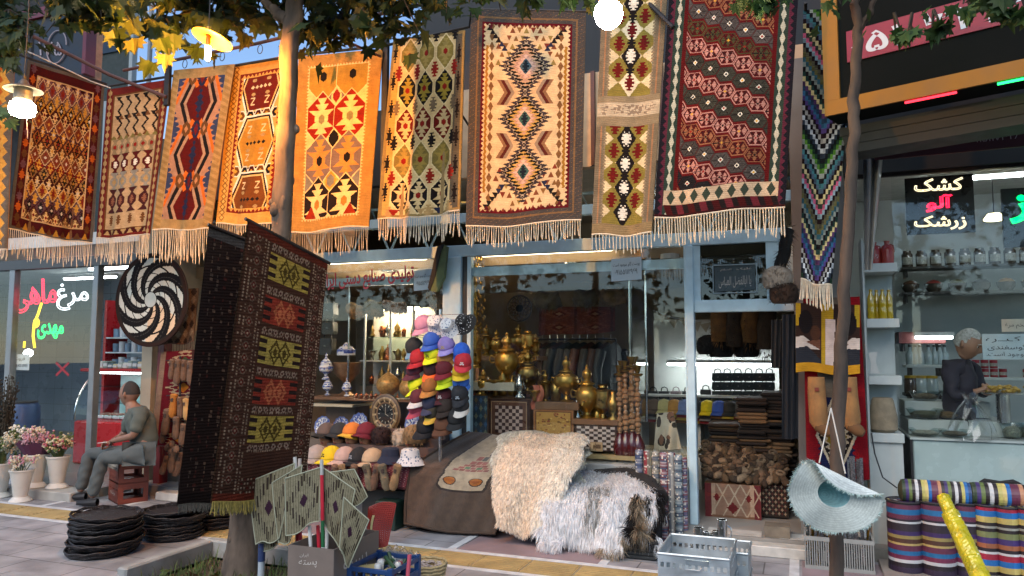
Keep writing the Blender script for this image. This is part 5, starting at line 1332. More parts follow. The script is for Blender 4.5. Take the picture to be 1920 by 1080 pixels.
# ---- caps
CAPM = {}
def capmat(c): return mat('cap '+c,H(c),.85,var=.1,vs=30,bump=.15,bs=150)
cap_d = None
def cap_parts():
 dome = M(); dome.lathe([(1e-4,.112),(.01,.113),(.035,.106),(.062,.088),(.08,.058),(.088,.02),(.088,0),(.084,.0),(.076,.05),(.05,.09),(1e-4,.1)],n=24,sy=1.12)
 for k in range(6):
  a = k*PI/3+PI/6; dome.tube([(.0875*math.cos(a)*f,.098*math.sin(a)*f,z) for f,z in ((.99,.01),(.91,.06),(.7,.0895),(.4,.107),(.1,.1135))],.0016,4,False)
 br = M()
 def bf(u,v):
  a = -PI*.5+(u-.5)*PI*.92; r = 1+v*.78*math.cos((u-.5)*PI*.98)**.6
  x,y = .087*math.cos(a)*(1+v*.06),.098*math.sin(a)*r
  return (x,y,.002-.02*v-.9*x*x*v*3)
 br.grid(16,5,bf)
 def bf2(u,v): p = bf(u,v); return (p[0],p[1],p[2]-.004)
 br.grid(16,5,bf2)
 bt = M().ell((0,0,.113),(.008,.008,.005),8,5)
 return dome.mesh('crown'),br.mesh('brim'),bt.mesh('button')
def cap(loc,label,col,rot,group,brim=None,s=1.,logo=None,cat='cap'):
 global cap_d
 if cap_d is None:
  cap_d = cap_parts()
  for me in cap_d:
   me.materials.append(capmat(col)); me.polygons.foreach_set('use_smooth',[True]*len(me.polygons))
 t = thing('cap',label,cat,loc,0,group); t.rotation_euler = rot; t.scale = (s,)*3
 for nm,me,c in zip(('crown','brim','button'),cap_d,(col,brim or col,col)):
  o = bpy.data.objects.new(nm,me); COL.objects.link(o); o.parent = t
  o.material_slots[0].link = 'OBJECT'; o.material_slots[0].material = capmat(c)
 if logo:
  m = M();
  for k,(x,z) in enumerate(((-.015,.03),(0,.035),(.015,.03),(-.008,.048),(.008,.048))): m.cbox((x,-.0945+.0*k+.25*(z-.03),z),(.012,.004,.012),rx=rad(-22))
  m.out('badge',capmat(logo),t)
 return t
def bucket(loc,label,mt,rot,group,s=1.):
 t = thing('bucket_hat',label,'hat',loc,0,group); t.rotation_euler = rot; t.scale = (s,)*3
 lath([(1e-4,.1),(.06,.1),(.075,.09),(.085,.03)],24).out('crown',mt,t,True); lath([(.0845,.03),(.12,-.02),(.135,-.03),(.13,-.034),(.08,.025)],24).out('brim',mt,t,True)
 return t
flor = mat('white floral cotton',attr=False,col=H('b9bcc0'),rough=.9,var=.0)
nt = flor.node_tree; v_ = nt.nodes.new('ShaderNodeTexVoronoi'); v_.inputs['Scale'].default_value = 42; rp = nt.nodes.new('ShaderNodeValToRGB'); rp.color_ramp.interpolation = 'CONSTANT'; rp.color_ramp.elements[0].color = (*H('4d6282'),1); rp.color_ramp.elements[1].position = .32; rp.color_ramp.elements[1].color = (*H('c6c8ca'),1)
tc_ = nt.nodes.new('ShaderNodeTexCoord'); nt.links.new(tc_.outputs['Object'],v_.inputs['Vector']); nt.links.new(v_.outputs['Distance'],rp.inputs[0]); nt.links.new(rp.outputs[0],nt.nodes['Principled BSDF'].inputs['Base Color'])
bwf = flor.copy(); bwf.name = 'black floral cotton'; e = [n for n in bwf.node_tree.nodes if n.type == 'VALTORGB'][0].color_ramp.elements; e[0].color = (.6,.6,.6,1); e[1].color = (.015,.015,.015,1); e[1].position = .22
# cap stand
YCS = 6.25; csr = thing('cap_stand','wire stand before the blue pillar that carries the hanging caps','stand',tuple(Vector((P(825,800,YCS+.12).x,YCS+.12,0))))
M().tube([P(825,998,YCS+.12),P(826,580,YCS+.12)],.014,8).out('pole',chrome,csr,True,True)
for py in (592,630,660,690,715,745,775): M().tube([P(780,py,YCS+.08),P(872,py-3,YCS+.08)],.004,6).out('wire_arm',chrome,csr,True,True)
M().lathe([(.2,0),(.2,.012),(1e-4,.014)],n=24).out('base',darkmetal,csr,True)
GC = 'caps on the wire stand'
row = ((795,600,'c08aa6',None,'mauve pink cap at the top left of the stand',.5,None),(778,642,'23282c','5f87a8','black cap with a pale blue brim at the left edge',.5,None),(810,632,'2a56b0',None,'bright blue cap below the white floral hat',.25,None),(838,640,'8a78b4','9a8ac2','lavender cap in the second row',.05,'a88f3a'),(866,652,'2758b8',None,'royal blue cap with an orange badge at the right',-.25,'c75a2a'),
 (786,664,'9c1f2c',None,'dark red cap at the left of the third row',.4,None),(812,656,'c9d420',None,'neon yellow cap with black drawing in the middle',.25,'22241a'),(836,664,'a87a42',None,'tan brimmed cap under the lavender one',.05,None),(868,670,'ab2430','b8303a','bright red cap with a white badge at the right edge',-.25,'c9c4c0'),
 (779,686,'4b2233',None,'plum cap at the left of the fourth row',.45,None),(811,684,'351f22','d85f28','cap with an orange brim',.3,None),(834,684,'5b1822','7a1c28','maroon cap in the middle of the fourth row',.05,None),(864,690,'c7a11c','d2b428','yellow cap under the bright red one',-.2,None),
 (784,714,'c9d81c',None,'big neon yellow cap turned sideways at the left',1.1,'2b2c1c'),(808,716,'8c5a2c','a07038','brown cap in the middle of the stand',.1,None),(836,704,'c3d320',None,'neon yellow green cap right of the brown one',.1,None),(865,708,'2c5cae','3a6cc0','blue cap at the right of the fifth row',-.2,'1f2a3a'),
 (786,738,'54202c','b8bcc0','maroon cap with a white brim',.3,None),(808,748,'232a42','2c3450','navy cap in the lower part',.1,None),(834,736,'45161f',None,'dark wine cap with a small white mark',0,'b9b4b0'),(863,730,'1d2026',None,'black cap with a pale printed front',-.2,'9aa6b0'),
 (784,756,'9a3f52',None,'pinkish red cap low at the left',.4,None),(812,764,'2d2f28','b89c3c','dark cap with a yellow brim low in the middle',.1,None),(836,756,'2b201a',None,'very dark brown cap low on the stand',0,None),(864,752,'2a2a2c','bdb9b2','black cap with a wide cream brim at the lower right',-.3,None),
 (800,792,'10151d',None,'large black cap hanging lowest at the left',.2,None),(833,790,'5e3a26',None,'brown suede cap hanging lowest in the middle',.1,None),(856,776,'1b1c1e',None,'black cap hanging lowest at the right',-.1,None))
for i,(px,py,c,b_,lab,yw,lg) in enumerate(row):
 p = P(px,py,YCS+.02*math.sin(i*2.1)); cap(p-Vector((0,0,.05)),lab,c,(rad(27)+R.gauss(0,.1),R.gauss(0,.08),-yw+R.gauss(0,.08)),GC,b_,.9 if i < 25 else 1.0,lg)
cap_d2 = None
for px,py,mt,lab,rz_ in ((816,604,flor,'white floral sun hat at the top of the cap stand',.2),(842,610,flor,'pale blue floral sun hat beside the white one on top',-.1),(872,602,bwf,'black floral sun hat at the top right of the stand',-.3)):
 bucket(P(px,py,YCS)-Vector((0,0,.02)),lab,mt,(rad(62),0,rz_),'sun hats on the wire stand',.82)
# hat table
tz = P(690,868,6.22).z; a,b,_,_ = rectpx(572,868,770,920,6.22)
ht = thing('hat_table','long table under a red dotted cloth covered with caps and hats','table',((a+b)/2,6.4,0))
M().rbox(a,b,6.24,6.80,tz-.04,tz-.004,.005).out('table_top',wdb,ht,False,True)
for x in (a+.05,b-.05):
 for y in (6.3,6.75): M().rbox(x-.02,x+.02,y-.02,y+.02,0,tz-.04,.004).out('leg',darkmetal,ht,False,True)
for k in range(4):
 z = tz+.05+.07*k; M().rbox(a+.02,b+.1,6.44+.1*k,6.54+.1*k,tz-.002,z,.004).out('step',mat('step cloth',H('5c4a44'),.9),ht,False,True)
def p15():
 c = Cv(150,36,H('6d3a40'))
 for y in range(1,36,3):
  for x in range(y % 2+1,150,3): c.rect(x,y,x+1,y+1,(H('a88a84'),H('3a2024'))[(x//3) % 2])
 c.rect(0,0,150,2,H('3d2428')); c.rect(0,33,150,36,H('3d2428')); return c
q = [P(576,864,6.2),P(770,868,6.2),P(760,918,6.18),P(582,916,6.18)]
def qfn(q,fold=.008,nf=5,n=(0,-1,0)):
 q = [np.array(v) for v in q]
 def fn(u,v):
  u_,v_ = u[...,None],v[...,None]; p = (q[0]*(1-u_)+q[1]*u_)*(1-v_)+(q[3]*(1-u_)+q[2]*u_)*v_
  return p+np.array(n)*(fold*np.sin(u*nf*2*PI+v)*v)[...,None]
 fn.n = n; return fn
cl_ = cloth('table_cloth',p15(),qfn(q),WV,None,w=False); tag(cl_,'red dotted cloth hanging over the front of the hat table','cloth')
GH = 'caps on the hat table'
def skinm(): return mat('mannequin skin',H('a9795a'),.5,var=.08)
for i,(px,py,c,lab,yw,lg) in enumerate(((622,860,'d2b51c','yellow cap with a black badge at the front of the table',.35,'1d1d1a'),(647,861,'b59a90','pale pink cap at the front of the table',.45,None),(674,858,'1d1f22','black cap in the front row',.4,'8d9298'),(699,862,'b59c7e','beige cap in the front row',.4,None),(594,866,'9a8f8a','grey white cap at the left end of the front row',.3,None))):
 p = P(px,py,6.3); p.z = tz+.004; cap(p,lab,c,(0,0,-yw),GH,None,1.12,lg)
p = P(732,862,6.3); p.z = tz+.036; bucket(p,'navy blue bucket hat at the front of the table',mat('navy cotton',H('1c2438'),.9,var=.1),(0,0,0),GH,1.05)
p = P(769,866,6.28); p.z = tz+.036; bucket(p,'white bucket hat with black print at the right end',flor,(0,0,0),GH,1.1)
def head_stand(px,py,Y,label):
 p = P(px,py,Y); t = thing('hat_mannequin',label,'mannequin',p,group='hat mannequins on the table')
 M().ell((0,0,.1),(.07,.085,.105)).ell((0,-.088,.09),(.013,.02,.02),8,6).out('head',skinm(),t,True)
 M().lathe([(.06,-.1),(.05,-.06),(.045,.03)],n=14).out('neck',skinm(),t,True)
 for s in (-1,1): M().ell((s*.028,-.077,.115),(.012,.008,.007),8,5).out('eye',mat('painted eye',(.03,.025,.02),.4),t,True)
 M().ell((0,-.082,.05),(.02,.01,.006),8,5).out('mouth',mat('painted lips',H('8e4038'),.5),t,True)
 return p
for px,c,b_,lab in ((636,'2a2d30',None,'black cap on a display head in the back row'),(660,'c9762f','d0a83c','orange and yellow cap on a display head'),(686,'6a1c2c',None,'wine red cap on a display head in the back row'),(612,'5a4c46','23211f','brown cap at the back left of the table')):
 p = head_stand(px,838,6.62,'tan display head wearing the '+lab.split(' cap')[0]+' cap'); cap(p+Vector((0,0,.125)),lab,c,(rad(-8),0,-.25),'caps on the display heads',b_,1.1)
def furhat(px,py,Y,label,mt,s=1.,tailw=None):
 p = P(px,py,Y); t = thing('fur_hat',label,'hat',p,group='fur hats of the carpet shop'); m = M(); rg = random.Random(px)
 m.lathe([(.08*s,-.04*s),(.1*s,-.01*s),(.1*s,.05*s),(.085*s,.09*s),(.04*s,.115*s),(1e-4,.12*s)],n=18)
 for k in range(500):
  an = rg.uniform(0,6.28); z = rg.uniform(-.04,.11)*s; r = .1*s*(1 if z < .05*s else max(.2,1-((z-.05*s)/(.07*s))**2*.75)); d = Vector((math.cos(an),math.sin(an),rg.gauss(.1,.6))); b_ = Vector((r*math.cos(an),r*math.sin(an),z)); sd = Vector((-math.sin(an),math.cos(an),0))*.004
  m.add([b_-sd,b_+sd,b_+d*.028*s],[(0,1,2)])
 m.out('fur',mt,t,True); M().lathe([(.078*s,-.041*s),(.07*s,-.03*s),(1e-4,-.02*s)],n=16).out('lining',mat('hat lining',(.08,.06,.05),.8),t,True)
 return t
p = head_stand(715,838,6.62,'tan display head wearing the dark fur hat'); furhat(715,822,6.6,'dark brown fur hat on a display head',mat('dark fur',H('2f1d1c'),.95,var=.3))
p = head_stand(772,842,6.62,'tan display head wearing the white fur hat'); furhat(753,826,6.66,'white fur hat in the back row of the table',mat('white fur',H('b9ab98'),.95,var=.2)); furhat(778,822,6.6,'tan fur hat at the back right of the table',hide,1.15)
# knitted slippers hanging along the table edge
for i,px in enumerate((626,644,662,690,704,720,742)):
 slipper(px,892,6.12,(furb,hide,furb,hide2,furb,hide2,hide)[i],('brown','tan','dark brown','grey green','shaded brown','grey','olive tan')[i]+' knitted slipper hanging '+('first','second','third','fourth','fifth','sixth','last')[i]+' along the hat table cloth',.25*(-1)**i,.95)
a,b,z0,z1 = rectpx(678,925,762,992,6.3)
tag(M().rbox(a,b,6.3,6.7,0.003,z1-z0,.01).out('storage_box',mat('dark box',H('23221f'),.6,var=.3)),'dark box pushed under the hat table','box')
tag(M().rbox(b-.22,b-.01,6.1,6.28,0.003,.26,.01).out('green_box',mat('dark green plastic',H('1e332c'),.4)),'dark green plastic box beside the brown fleece bench','box')
# ================================================================ SAMOVAR WINDOW
YW = 7.15
def samovar(px,pyb,hpx,label,kind=0,mt=None,Y=YW,wf=1.):
 mt = mt or brass
 p = P(px,pyb,Y); s = hpx*mpp(px,Y); t = thing('samovar',label,'samovar',p,R.uniform(-.5,.5),'brass samovars in the window')
 bodies = ( # foot, body, neck
  [(.17,0),(.18,.02),(.13,.05),(.06,.1),(.055,.14),(.10,.18),(.17,.25),(.225,.36),(.235,.46),(.2,.56),(.13,.60),(.12,.62)],
  [(.16,0),(.16,.03),(.1,.06),(.07,.12),(.12,.17),(.16,.22),(.15,.50),(.18,.55),(.19,.57),(.12,.60)],
  [(.15,0),(.16,.03),(.08,.07),(.05,.14),(.14,.22),(.27,.34),(.30,.45),(.27,.56),(.15,.63),(.14,.65)],
  [(.2,0),(.21,.03),(.1,.1),(.08,.2),(.15,.28),(.3,.36),(.32,.62),(.31,.78),(.34,.8),(.34,.82),(.1,.86)])
 pr = [(r*wf*s,z*s) for r,z in bodies[kind]]
 lath(pr,26).out('body',mt,t,True); zt = pr[-1][1]/s
 top = [(.13,zt),(.17,zt+.02),(.16,zt+.04),(.09,zt+.06),(.06,zt+.1),(.075,zt+.14),(.1,zt+.18),(.09,zt+.24),(.04,zt+.28),(.025,zt+.31),(.035,zt+.33),(.005,zt+.37)] if kind != 3 else [(.1,zt),(.16,zt+.03),(.15,zt+.08),(.17,zt+.1),(.02,zt+.11)]
 lath([(r*wf*s,z*s) for r,z in top],22).out('crown_top',mt,t,True)
 rb = max(r for r,z in bodies[kind])*wf*s; zb = (.46 if kind != 3 else .6)*s
 for sx in (-1,1):
  M().tube([(sx*rb*.96,0,zb+.04*s),(sx*(rb+.08*s),0,zb+.08*s),(sx*(rb+.1*s),0,zb+.01*s),(sx*(rb+.07*s),0,zb-.06*s),(sx*rb*.97,0,zb-.05*s)],.014*s,7).out('handle',mt,t,True)
 M().tube([(0,-rb*.97,zb-.12*s),(0,-rb-.1*s,zb-.13*s),(0,-rb-.1*s,zb-.18*s)],.016*s,7).out('tap',mt,t,True)
 return t
# boxes the samovars stand on
def chess(c,x0,y0,x1,y1,n,a,b):
 for i in range(n):
  for j in range(n): c.rect(x0+(x1-x0)*i/n,y0+(y1-y0)*j/n,x0+(x1-x0)*(i+1)/n,y0+(y1-y0)*(j+1)/n,a if (i+j) % 2 else b)
def panel_px(name,label,x0,y0,x1,y1,Y,cv,cat,depth=.04,group=None,body=None,mt=None):
 a,b,z0,z1 = rectpx(x0,y0,x1,y1,Y); t = thing(name,label,cat,((a+b)/2,Y,z0),0,group)
 q = [(a,Y-.003,z1),(b,Y-.003,z1),(b,Y-.003,z0),(a,Y-.003,z0)]
 cloth('front',cv,qfn(q,0),mt or mat('inlaid wood',attr=True,rough=.35,var=.12),t,True,back=0)
 M().box(a,b,Y,Y+depth,z0,z1).out('body',body or wdb,t,False,True); return t
c = Cv(72,76,H('5b3a2a')); c.frame(0,4,H('38221a')); c.frame(5,6,H('a98a6a')); chess(c,12,13,60,64,8,H('3b2320'),H('b59a8c'))
panel_px('chess_box','tall chessboard box in dark wood at the left of the samovar window',916,748,993,824,7.02,c,'game board',.1,'chess boards in the samovar window')
c = Cv(76,66,H('5a3320')); c.frame(1,4,H('8a5a34')); c.rect(6,6,70,60,H('a87d3f')); rr = random.Random(4)
for k in range(60): x,y = rr.randrange(8,66),rr.randrange(8,56); c.spot(x,y,rr.uniform(1,3.5),rr.uniform(1,2.5),(H('6b4520'),H('c29a55'),H('7a2f22'),H('8b642c'))[rr.randrange(4)])
panel_px('inlaid_box','wooden box with a golden flower painting under the round samovars',1000,768,1076,824,7.0,c,'box',.3)
a,b,z0,z1 = rectpx(1004,754,1086,769,7.02); tag(M().rbox(a,b,7.0,7.4,z0,z1,.008).out('wooden_lid_box',wdb),'flat dark wooden case lying on the painted box','box')
c = Cv(80,52,H('4a3126')); c.frame(0,3,H('2f1d18')); chess(c,4,4,76,50,9,H('2c2020'),H('aba29c'))
panel_px('chess_box','grey and black chessboard box low at the right of the samovars',1078,796,1157,845,7.0,c,'game board',.25,'chess boards in the samovar window')
a,b,z0,z1 = rectpx(1072,786,1160,797,7.0); tag(M().rbox(a,b,6.98,7.35,z0,z1,.006).out('wooden_lid_box',wdb),'brown wooden board lying on the low chess box','box')
c = Cv(20,20,H('a08c70'));
for k in range(40): c.rect(rr.randrange(20),rr.randrange(20),rr.randrange(20),rr.randrange(20),(H('7a6a52'),H('bfae90'),H('5a4a3c'))[k % 3])
panel_px('small_inlaid_box','small pale inlaid box in front of the low chessboard',1107,829,1130,846,6.985,c,'box',.01)
c = Cv(50,64,H('2b3a48'))
for k in range(4):
 for j in range(5): c.sdia(6+k*13,7+j*13,5,6,(H('4f6a72'),H('6b5a3c'),H('3b5a7c'),H('7a7a62'))[(k+j) % 4],3,.2)
panel_px('tile_panel','dark blue patterned panel beside the blue pillar',880,742,914,816,6.985,c,'panel',.03)
a,b,z0,z1 = rectpx(882,717,965,742,7.02); tag(M().rbox(a-.1,b,7.0,7.5,z0+.05,z1,.006).out('display_board',mat('cream board')),'board under the big samovar at the left of the window','shelf'); tag(M().box(a,b-.05,7.12,7.4,sill_z+.061,z0+.049).out('display_plinth',wdb),'dark plinth under the board of the big samovar','plinth')
samovar(950,719,96,'biggest samovar with a crown top at the left of the window',0,brass,7.2); samovar(990,738,80,'patterned brass samovar beside the wine red cloth',2,oldbrass,7.3); samovar(985,700,60,'small samovar high behind the patterned one',0,brass,7.6)
samovar(1023,755,62,'narrow straight brass samovar on the flat case',1,oldbrass,7.15,.9); samovar(1062,754,84,'round bellied golden samovar on the flat case',2,brass,7.18,.95); samovar(1101,788,104,'tallest pinched samovar on the low chess box',0,brass,7.1,.85); samovar(1131,790,70,'wide bucket shaped brass samovar at the right',3,oldbrass,7.15,.9)
samovar(893,690,60,'brass samovar half behind the black floral hat',1,brass,7.3); samovar(906,742,50,'little brass samovar beside the cap stand',0,brass,7.05)
a,b,z0,z1 = rectpx(884,668,1010,676,7.7); t = thing('rear_display_shelf','dark shelf of small samovars behind the big one','shelf',((a+b)/2,7.8,sill_z)); M().rbox(a,b,7.65,8.0,z0,z1,.004).out('board',wdb,t,False,True)
for x in (a+.03,b-.03): M().box(x-.02,x+.02,7.8,7.84,.12,z0-.001).out('post',wdb,t,False,True)
for k,(px,hp,kd) in enumerate(((893,52,2),(912,60,1),(931,50,0),(972,58,2),(990,48,3),(1004,44,1))): samovar(px,667,hp,('first','second','third','fourth','fifth','last')[k]+' small samovar from the left on the dark rear shelf',kd,(brass,oldbrass)[k % 2],7.78)
for k,(px,py,hp,kd) in enumerate(((1040,754,46,0),(1083,754,40,2),(1001,754,48,1),(1148,792,44,2),(1116,792,50,1))): samovar(px,py,hp,('small samovar between the narrow and the round one','small round samovar right of the big round one','small straight samovar at the left of the flat case','small samovar beside the water pipes','small straight samovar between the tall and the bucket shaped one')[k],kd,(oldbrass,brass)[k % 2],7.3)
for i,(px,py) in enumerate(((900,742),(915,742),(930,742),(960,742),(974,748),(1042,755),(1003,752),(1082,790),(1150,790),(1120,795),(885,742),(943,742))):
 trinket(i % 4,P(px,py-(1 if py < 750 else 0),7.06+.1*(i % 2)),vname[i % 4]+' among the samovars, '+('beside the cap stand','under the big samovar','before the red cloth','near the tall samovar')[(i//3) % 4],1.3+.3*(i % 3),(brass,silver,oldbrass)[i % 3],'small brass pieces among the samovars')
# left brass chandelier
t = thing('brass_chandelier','hanging brass chandelier with dangling leaves at the left of the samovar window','chandelier',tuple(P(892,560,7.25)))
m = M(); rg = random.Random(8)
m.tube([(0,0,.5),(0,0,-.55)],.012,8)
for k in range(90):
 z = rg.uniform(-.5,.45); a = rg.uniform(0,6.28); r = rg.uniform(.03,.1); m.lathe([(1e-4,-.02),(.014,-.008),(.01,.015),(1e-4,.02)],(r*math.cos(a),r*math.sin(a),z),6)
m.out('drops',brass,t,True)
# wine red cloth, small pink cloth
m = M(); m.grid(8,10,lambda u,v: tuple(P(998+18*u+4*math.sin(v*5),722+46*v,7.06)+Vector((0,-.02*math.sin(u*9+v*3),0)))); tag(m.out('pink_cloth',mat('salmon cloth',H('b0664e'),.8,var=.2),None,True),'salmon pink cloth lying between the samovars','cloth')
# back rug, hides, jackets, dreamcatcher
YB = 9.3
c = Cv(110,90,H('7c4034'));
for i in range(2):
 for j in range(2):
  x,y = 30+i*52,24+j*44; c.sdia(x,y,20,18,H('9a5a48'),5,.2); c.sdia(x,y,13,12,H('6b2f28'),4,.2); c.dia(x,y,6,5,H('b58a70'))
for x in (2,54,106): c.rect(x-2,0,x+2,90,H('52281f'))
for k in range(300): c.rect(*(lambda x,y: (x,y,x+1,y+1))(rr.randrange(110),rr.randrange(90)),H('b08a78'))
rug('carpet','brick red carpet with pale medallions hung deep inside the samovar window',c,((1011,575),(1153,575),(1153,622),(1010,630)),YB,YB,.0,group='carpets hung inside the shop',nf=1,fold=.01)
for i,(px,py,w) in enumerate(((1030,560,40),(1100,556,34),(1150,552,34))):
 m = M(); furball(m,[P(px-w/2,py,8.6),P(px,py+6,8.55),P(px+w/2,py,8.6)],.1,random.Random(i+30),300,.05); tag(m.out('fleece_roll',(hide2,hide2,hide)[i],None,True),('grey fleece roll above the left of the red carpet','grey fleece roll above the middle of the red carpet','tan fleece roll above the right end of the red carpet')[i],'fleece','fleeces hanging in the windows')
jm = [mat('jacket '+c,H(c),.55,var=.25,bump=.2,bs=20) for c in ('23282a','4a2a20','1d2123','3b211a','2a3032','191c1e')]
rl = thing('clothes_rail','clothes rail carrying the dark leather jackets inside the shop','rail',tuple(Vector((P(1080,640,8.6).x,8.6,.11))))
xa,xb_ = P(995,640,8.6).x,P(1155,640,8.6).x; zr_ = P(1080,636,8.6).z
M().tube([(xa,8.6,zr_),(xb_,8.6,zr_)],.012,8).out('bar',darkmetal,rl,True,True)
for x in (xa,xb_): M().tube([(x,8.6,.11),(x,8.6,zr_)],.012,8).out('upright',darkmetal,rl,True,True)
j0 = None
for k in range(11):
 x = xa+.06+(xb_-xa-.12)*k/10
 lab = ('black','brown','charcoal','reddish brown','slate','very dark')[k % 6]+' leather jacket, '+('first','second','third','fourth','fifth','sixth','seventh','eighth','ninth','tenth','last')[k]+' from the left on the rail'
 if j0 is None:
  j0 = thing('leather_jacket',lab,'jacket',(x,8.6,zr_),rad(62),'leather jackets on the rail')
  m = M(); m.grid(10,12,lambda u,v: ((u-.5)*(.44+.12*v),-.06*math.cos((u-.5)*PI)-.02*math.sin(u*25)*v,-.03-.16*abs(u-.5)**1.2*2*(1-v)*.8-.75*v)); m.grid(10,12,lambda u,v: ((u-.5)*(.44+.12*v),.06*math.cos((u-.5)*PI),-.03-.16*abs(u-.5)**1.2*2*(1-v)*.8-.75*v)); m.out('torso',jm[0],j0,True)
  for s in (-1,1): M().tube([(s*.2,0,-.14),(s*.29,-.01,-.35),(s*.3,-.03,-.68)],[.07,.065,.05],10).out('sleeve',jm[0],j0,True)
  M().tube([(0,0,-.02),(0,0,.05)],.004,5).out('hanger',chrome,j0)
  j = j0
 else: j = dup(j0,(x,8.6,zr_),rad(62)+R.gauss(0,.12),lab)
 for ch in j.children:
  if ch.name[:5] in ('torso','sleev'): ch.material_slots[0].link = 'OBJECT'; ch.material_slots[0].material = jm[k % 6]
t = thing('dream_catcher','round black dream catcher with a white centre inside the samovar window','wall ornament',tuple(P(974,578,7.9)))
r = 24*mpp(974,7.9); m = M()
m.tube([(r*math.cos(k*PI/18),0,r*math.sin(k*PI/18)) for k in range(37)],.01,6)
for k in range(12):
 a = k*PI/6
 for d in (.45,-.45): m.tube([(r*math.cos(a),0,r*math.sin(a)),(r*.62*math.cos(a+d),0,r*.62*math.sin(a+d)),(r*.32*math.cos(a+d*2),0,r*.32*math.sin(a+d*2))],.006,5)
m.out('web',mat('black wicker'),t,True); M().lathe([(1e-4,0),(r*.3,0)],n=20,mat=Matrix.Rotation(rad(90),3,'X')).out('centre',mat('pale hide',H('a9aea6'),.8),t)
# hookahs
base_ = None
for k,px in enumerate((1163,1174,1186,1197,1168,1191)):
 Y = 7.02 if k < 4 else 7.2; p = P(px,852,Y); p.z = sill_z+.061; s = 1.0+.05*(k % 3)
 lab = ('leftmost','second','third','rightmost','left rear','right rear')[k]+' water pipe of turned wooden beads over a dark red glass bowl'
 if base_ is None:
  base_ = thing('water_pipe',lab,'water pipe',p,0,'water pipes at the glass edge')
  lath([(.05,0),(.062,.02),(.068,.08),(.05,.14),(.022,.19),(.026,.2)],18).out('glass_bowl',mat('ruby glass',H('4a0d12'),.08,spec=.7,var=.1),base_,True)
  pr = [(.02,.2)]
  for q in range(11): z = .21+q*.046; rr_ = .026+.008*math.sin(q*1.3); pr += [(rr_*.6,z),(rr_,z+.012),(rr_,z+.03),(rr_*.6,z+.042)]
  lath(pr,14).out('bead_stem',mat('turned wood',H('8a6748'),.4,var=.3,vs=20),base_,True)
  lath([(.012,.71),(.05,.73),(.055,.745),(.02,.75),(.03,.79),(.04,.82),(.03,.82)],14).out('tray_cup',oldbrass,base_,True)
  w_ = base_
 else: w_ = dup(base_,p,k,lab)
 w_.scale = (s,s,s*1.02)
# camera dome
t = thing('security_camera','white dome security camera under the shop ceiling','camera',tuple(P(1256,486,7.4)))
M().lathe([(.09,.05),(.095,.0),(.08,-.01)],n=22).out('housing',mat('white enamel'),t,True); M().lathe([(.075,-.01),(.065,-.045),(.03,-.07),(1e-4,-.075)],n=22).out('dome',mat('black glazing'),t,True)
# cow hide near the glass
c = Cv(50,70,H('b8ae9a')); rr = random.Random(9)
for k in range(14): c.spot(rr.randrange(50),rr.randrange(70),rr.uniform(3,9),rr.uniform(4,11),H('2c2622') if k % 3 else H('6a4a38'))
def hidefn(u,v):
 q = [np.array(P(x,y,7.3)) for x,y in ((1232,775),(1262,772),(1277,842),(1226,846))]; u_,v_ = u[...,None],v[...,None]
 return (q[0]*(1-u_)+q[1]*u_)*(1-v_)+(q[3]*(1-u_)+q[2]*u_)*v_+np.array((0,-1,0))*(.03*np.sin(u*9+v*3)*v)[...,None]
tag(cloth('cow_hide',c,hidefn,mat('short hair hide',attr=True,rough=.8,var=.15,bump=.3,bs=120),None,w=False),'white cow hide with dark patches hanging low behind the glass','hide')

# ================================================================ THROUGH THE DOORWAY
zs = P(1320,787,8.6).z
a,b,_,_ = rectpx(1216,787,1412,800,8.6)
t = thing('cap_shelf','white shelf inside the doorway with a row of bright caps','shelf',((a+b)/2,8.6,.11)); wsh = mat('white shelf',H('c6c6c0'),.4,var=.05)
M().rbox(a-.1,b+.3,8.5,9.0,zs-.04,zs,.004).out('board',wsh,t,False,True); M().box(a,b+.3,8.97,9.0,.11,zs-.041).out('back',wsh,t,False,True)
for x in (a-.08,(a+b)/2,b+.26): M().box(x-.015,x+.015,8.55,8.96,.11,zs-.041).out('support',wsh,t,False,True)
z2 = P(1320,741,9.0).z; a2,b2,_,_ = rectpx(1216,741,1460,741,9.1)
t = thing('bag_shelf','white upper shelf of black bags under the long tube light','shelf',((a2+b2)/2,9.2,.11)); M().rbox(a2,b2,9.02,9.5,z2-.03,z2,.004).out('board',wsh,t,False,True); M().box(a2,b2,9.5,9.52,.11,z2+.9).out('back',wsh,t,False,True)
capc = (('5a4a3c','brown'),('b9b27a','pale yellow'),('b8863a','orange tan'),('6f86b8','light blue'),('2d333c','charcoal'),('c9bb1c','bright yellow'),('3a59a8','royal blue'),('2b2e2c','black green'),('5a5650','grey'))
for k,(c,n) in enumerate(capc):
 px = (1227,1246,1265,1284,1306,1327,1348,1369,1392)[k]; p = P(px,787,8.6); p.z = zs+.001
 for q in range(4):
  cc = c if q == 3 else ('7a2026','8d8a84','2a2a30','6a4a2c','b9a23c')[(k+q) % 5]
  cap(p+Vector((0,0,.03*q+.008)),(n+' cap on top of its pile on the shelf inside the doorway') if q == 3 else ('cap lying in the pile under the '+n+' one inside the doorway'),cc,(rad(4),0,-.2),'caps on the shelf inside the doorway',None,1.05)
for k,px in enumerate((1225,1246,1268,1290,1324,1346,1364,1384,1404,1424,1443)):
 for q in range(1 if k < 5 else 3):
  handbag(px,741-q*17,20,15+(6 if k == 4 else 0),9.15,('black bag' if k != 4 else 'black backpack')+' on the white shelf, '+('first','second','third','fourth','fifth','sixth','seventh','eighth','ninth','tenth','last')[k]+' column, '+('bottom','middle','top')[q]+' row',blk if k != 2 else mat('patterned bag',H('7a6a6c'),.6,var=.5,vs=60),.05)
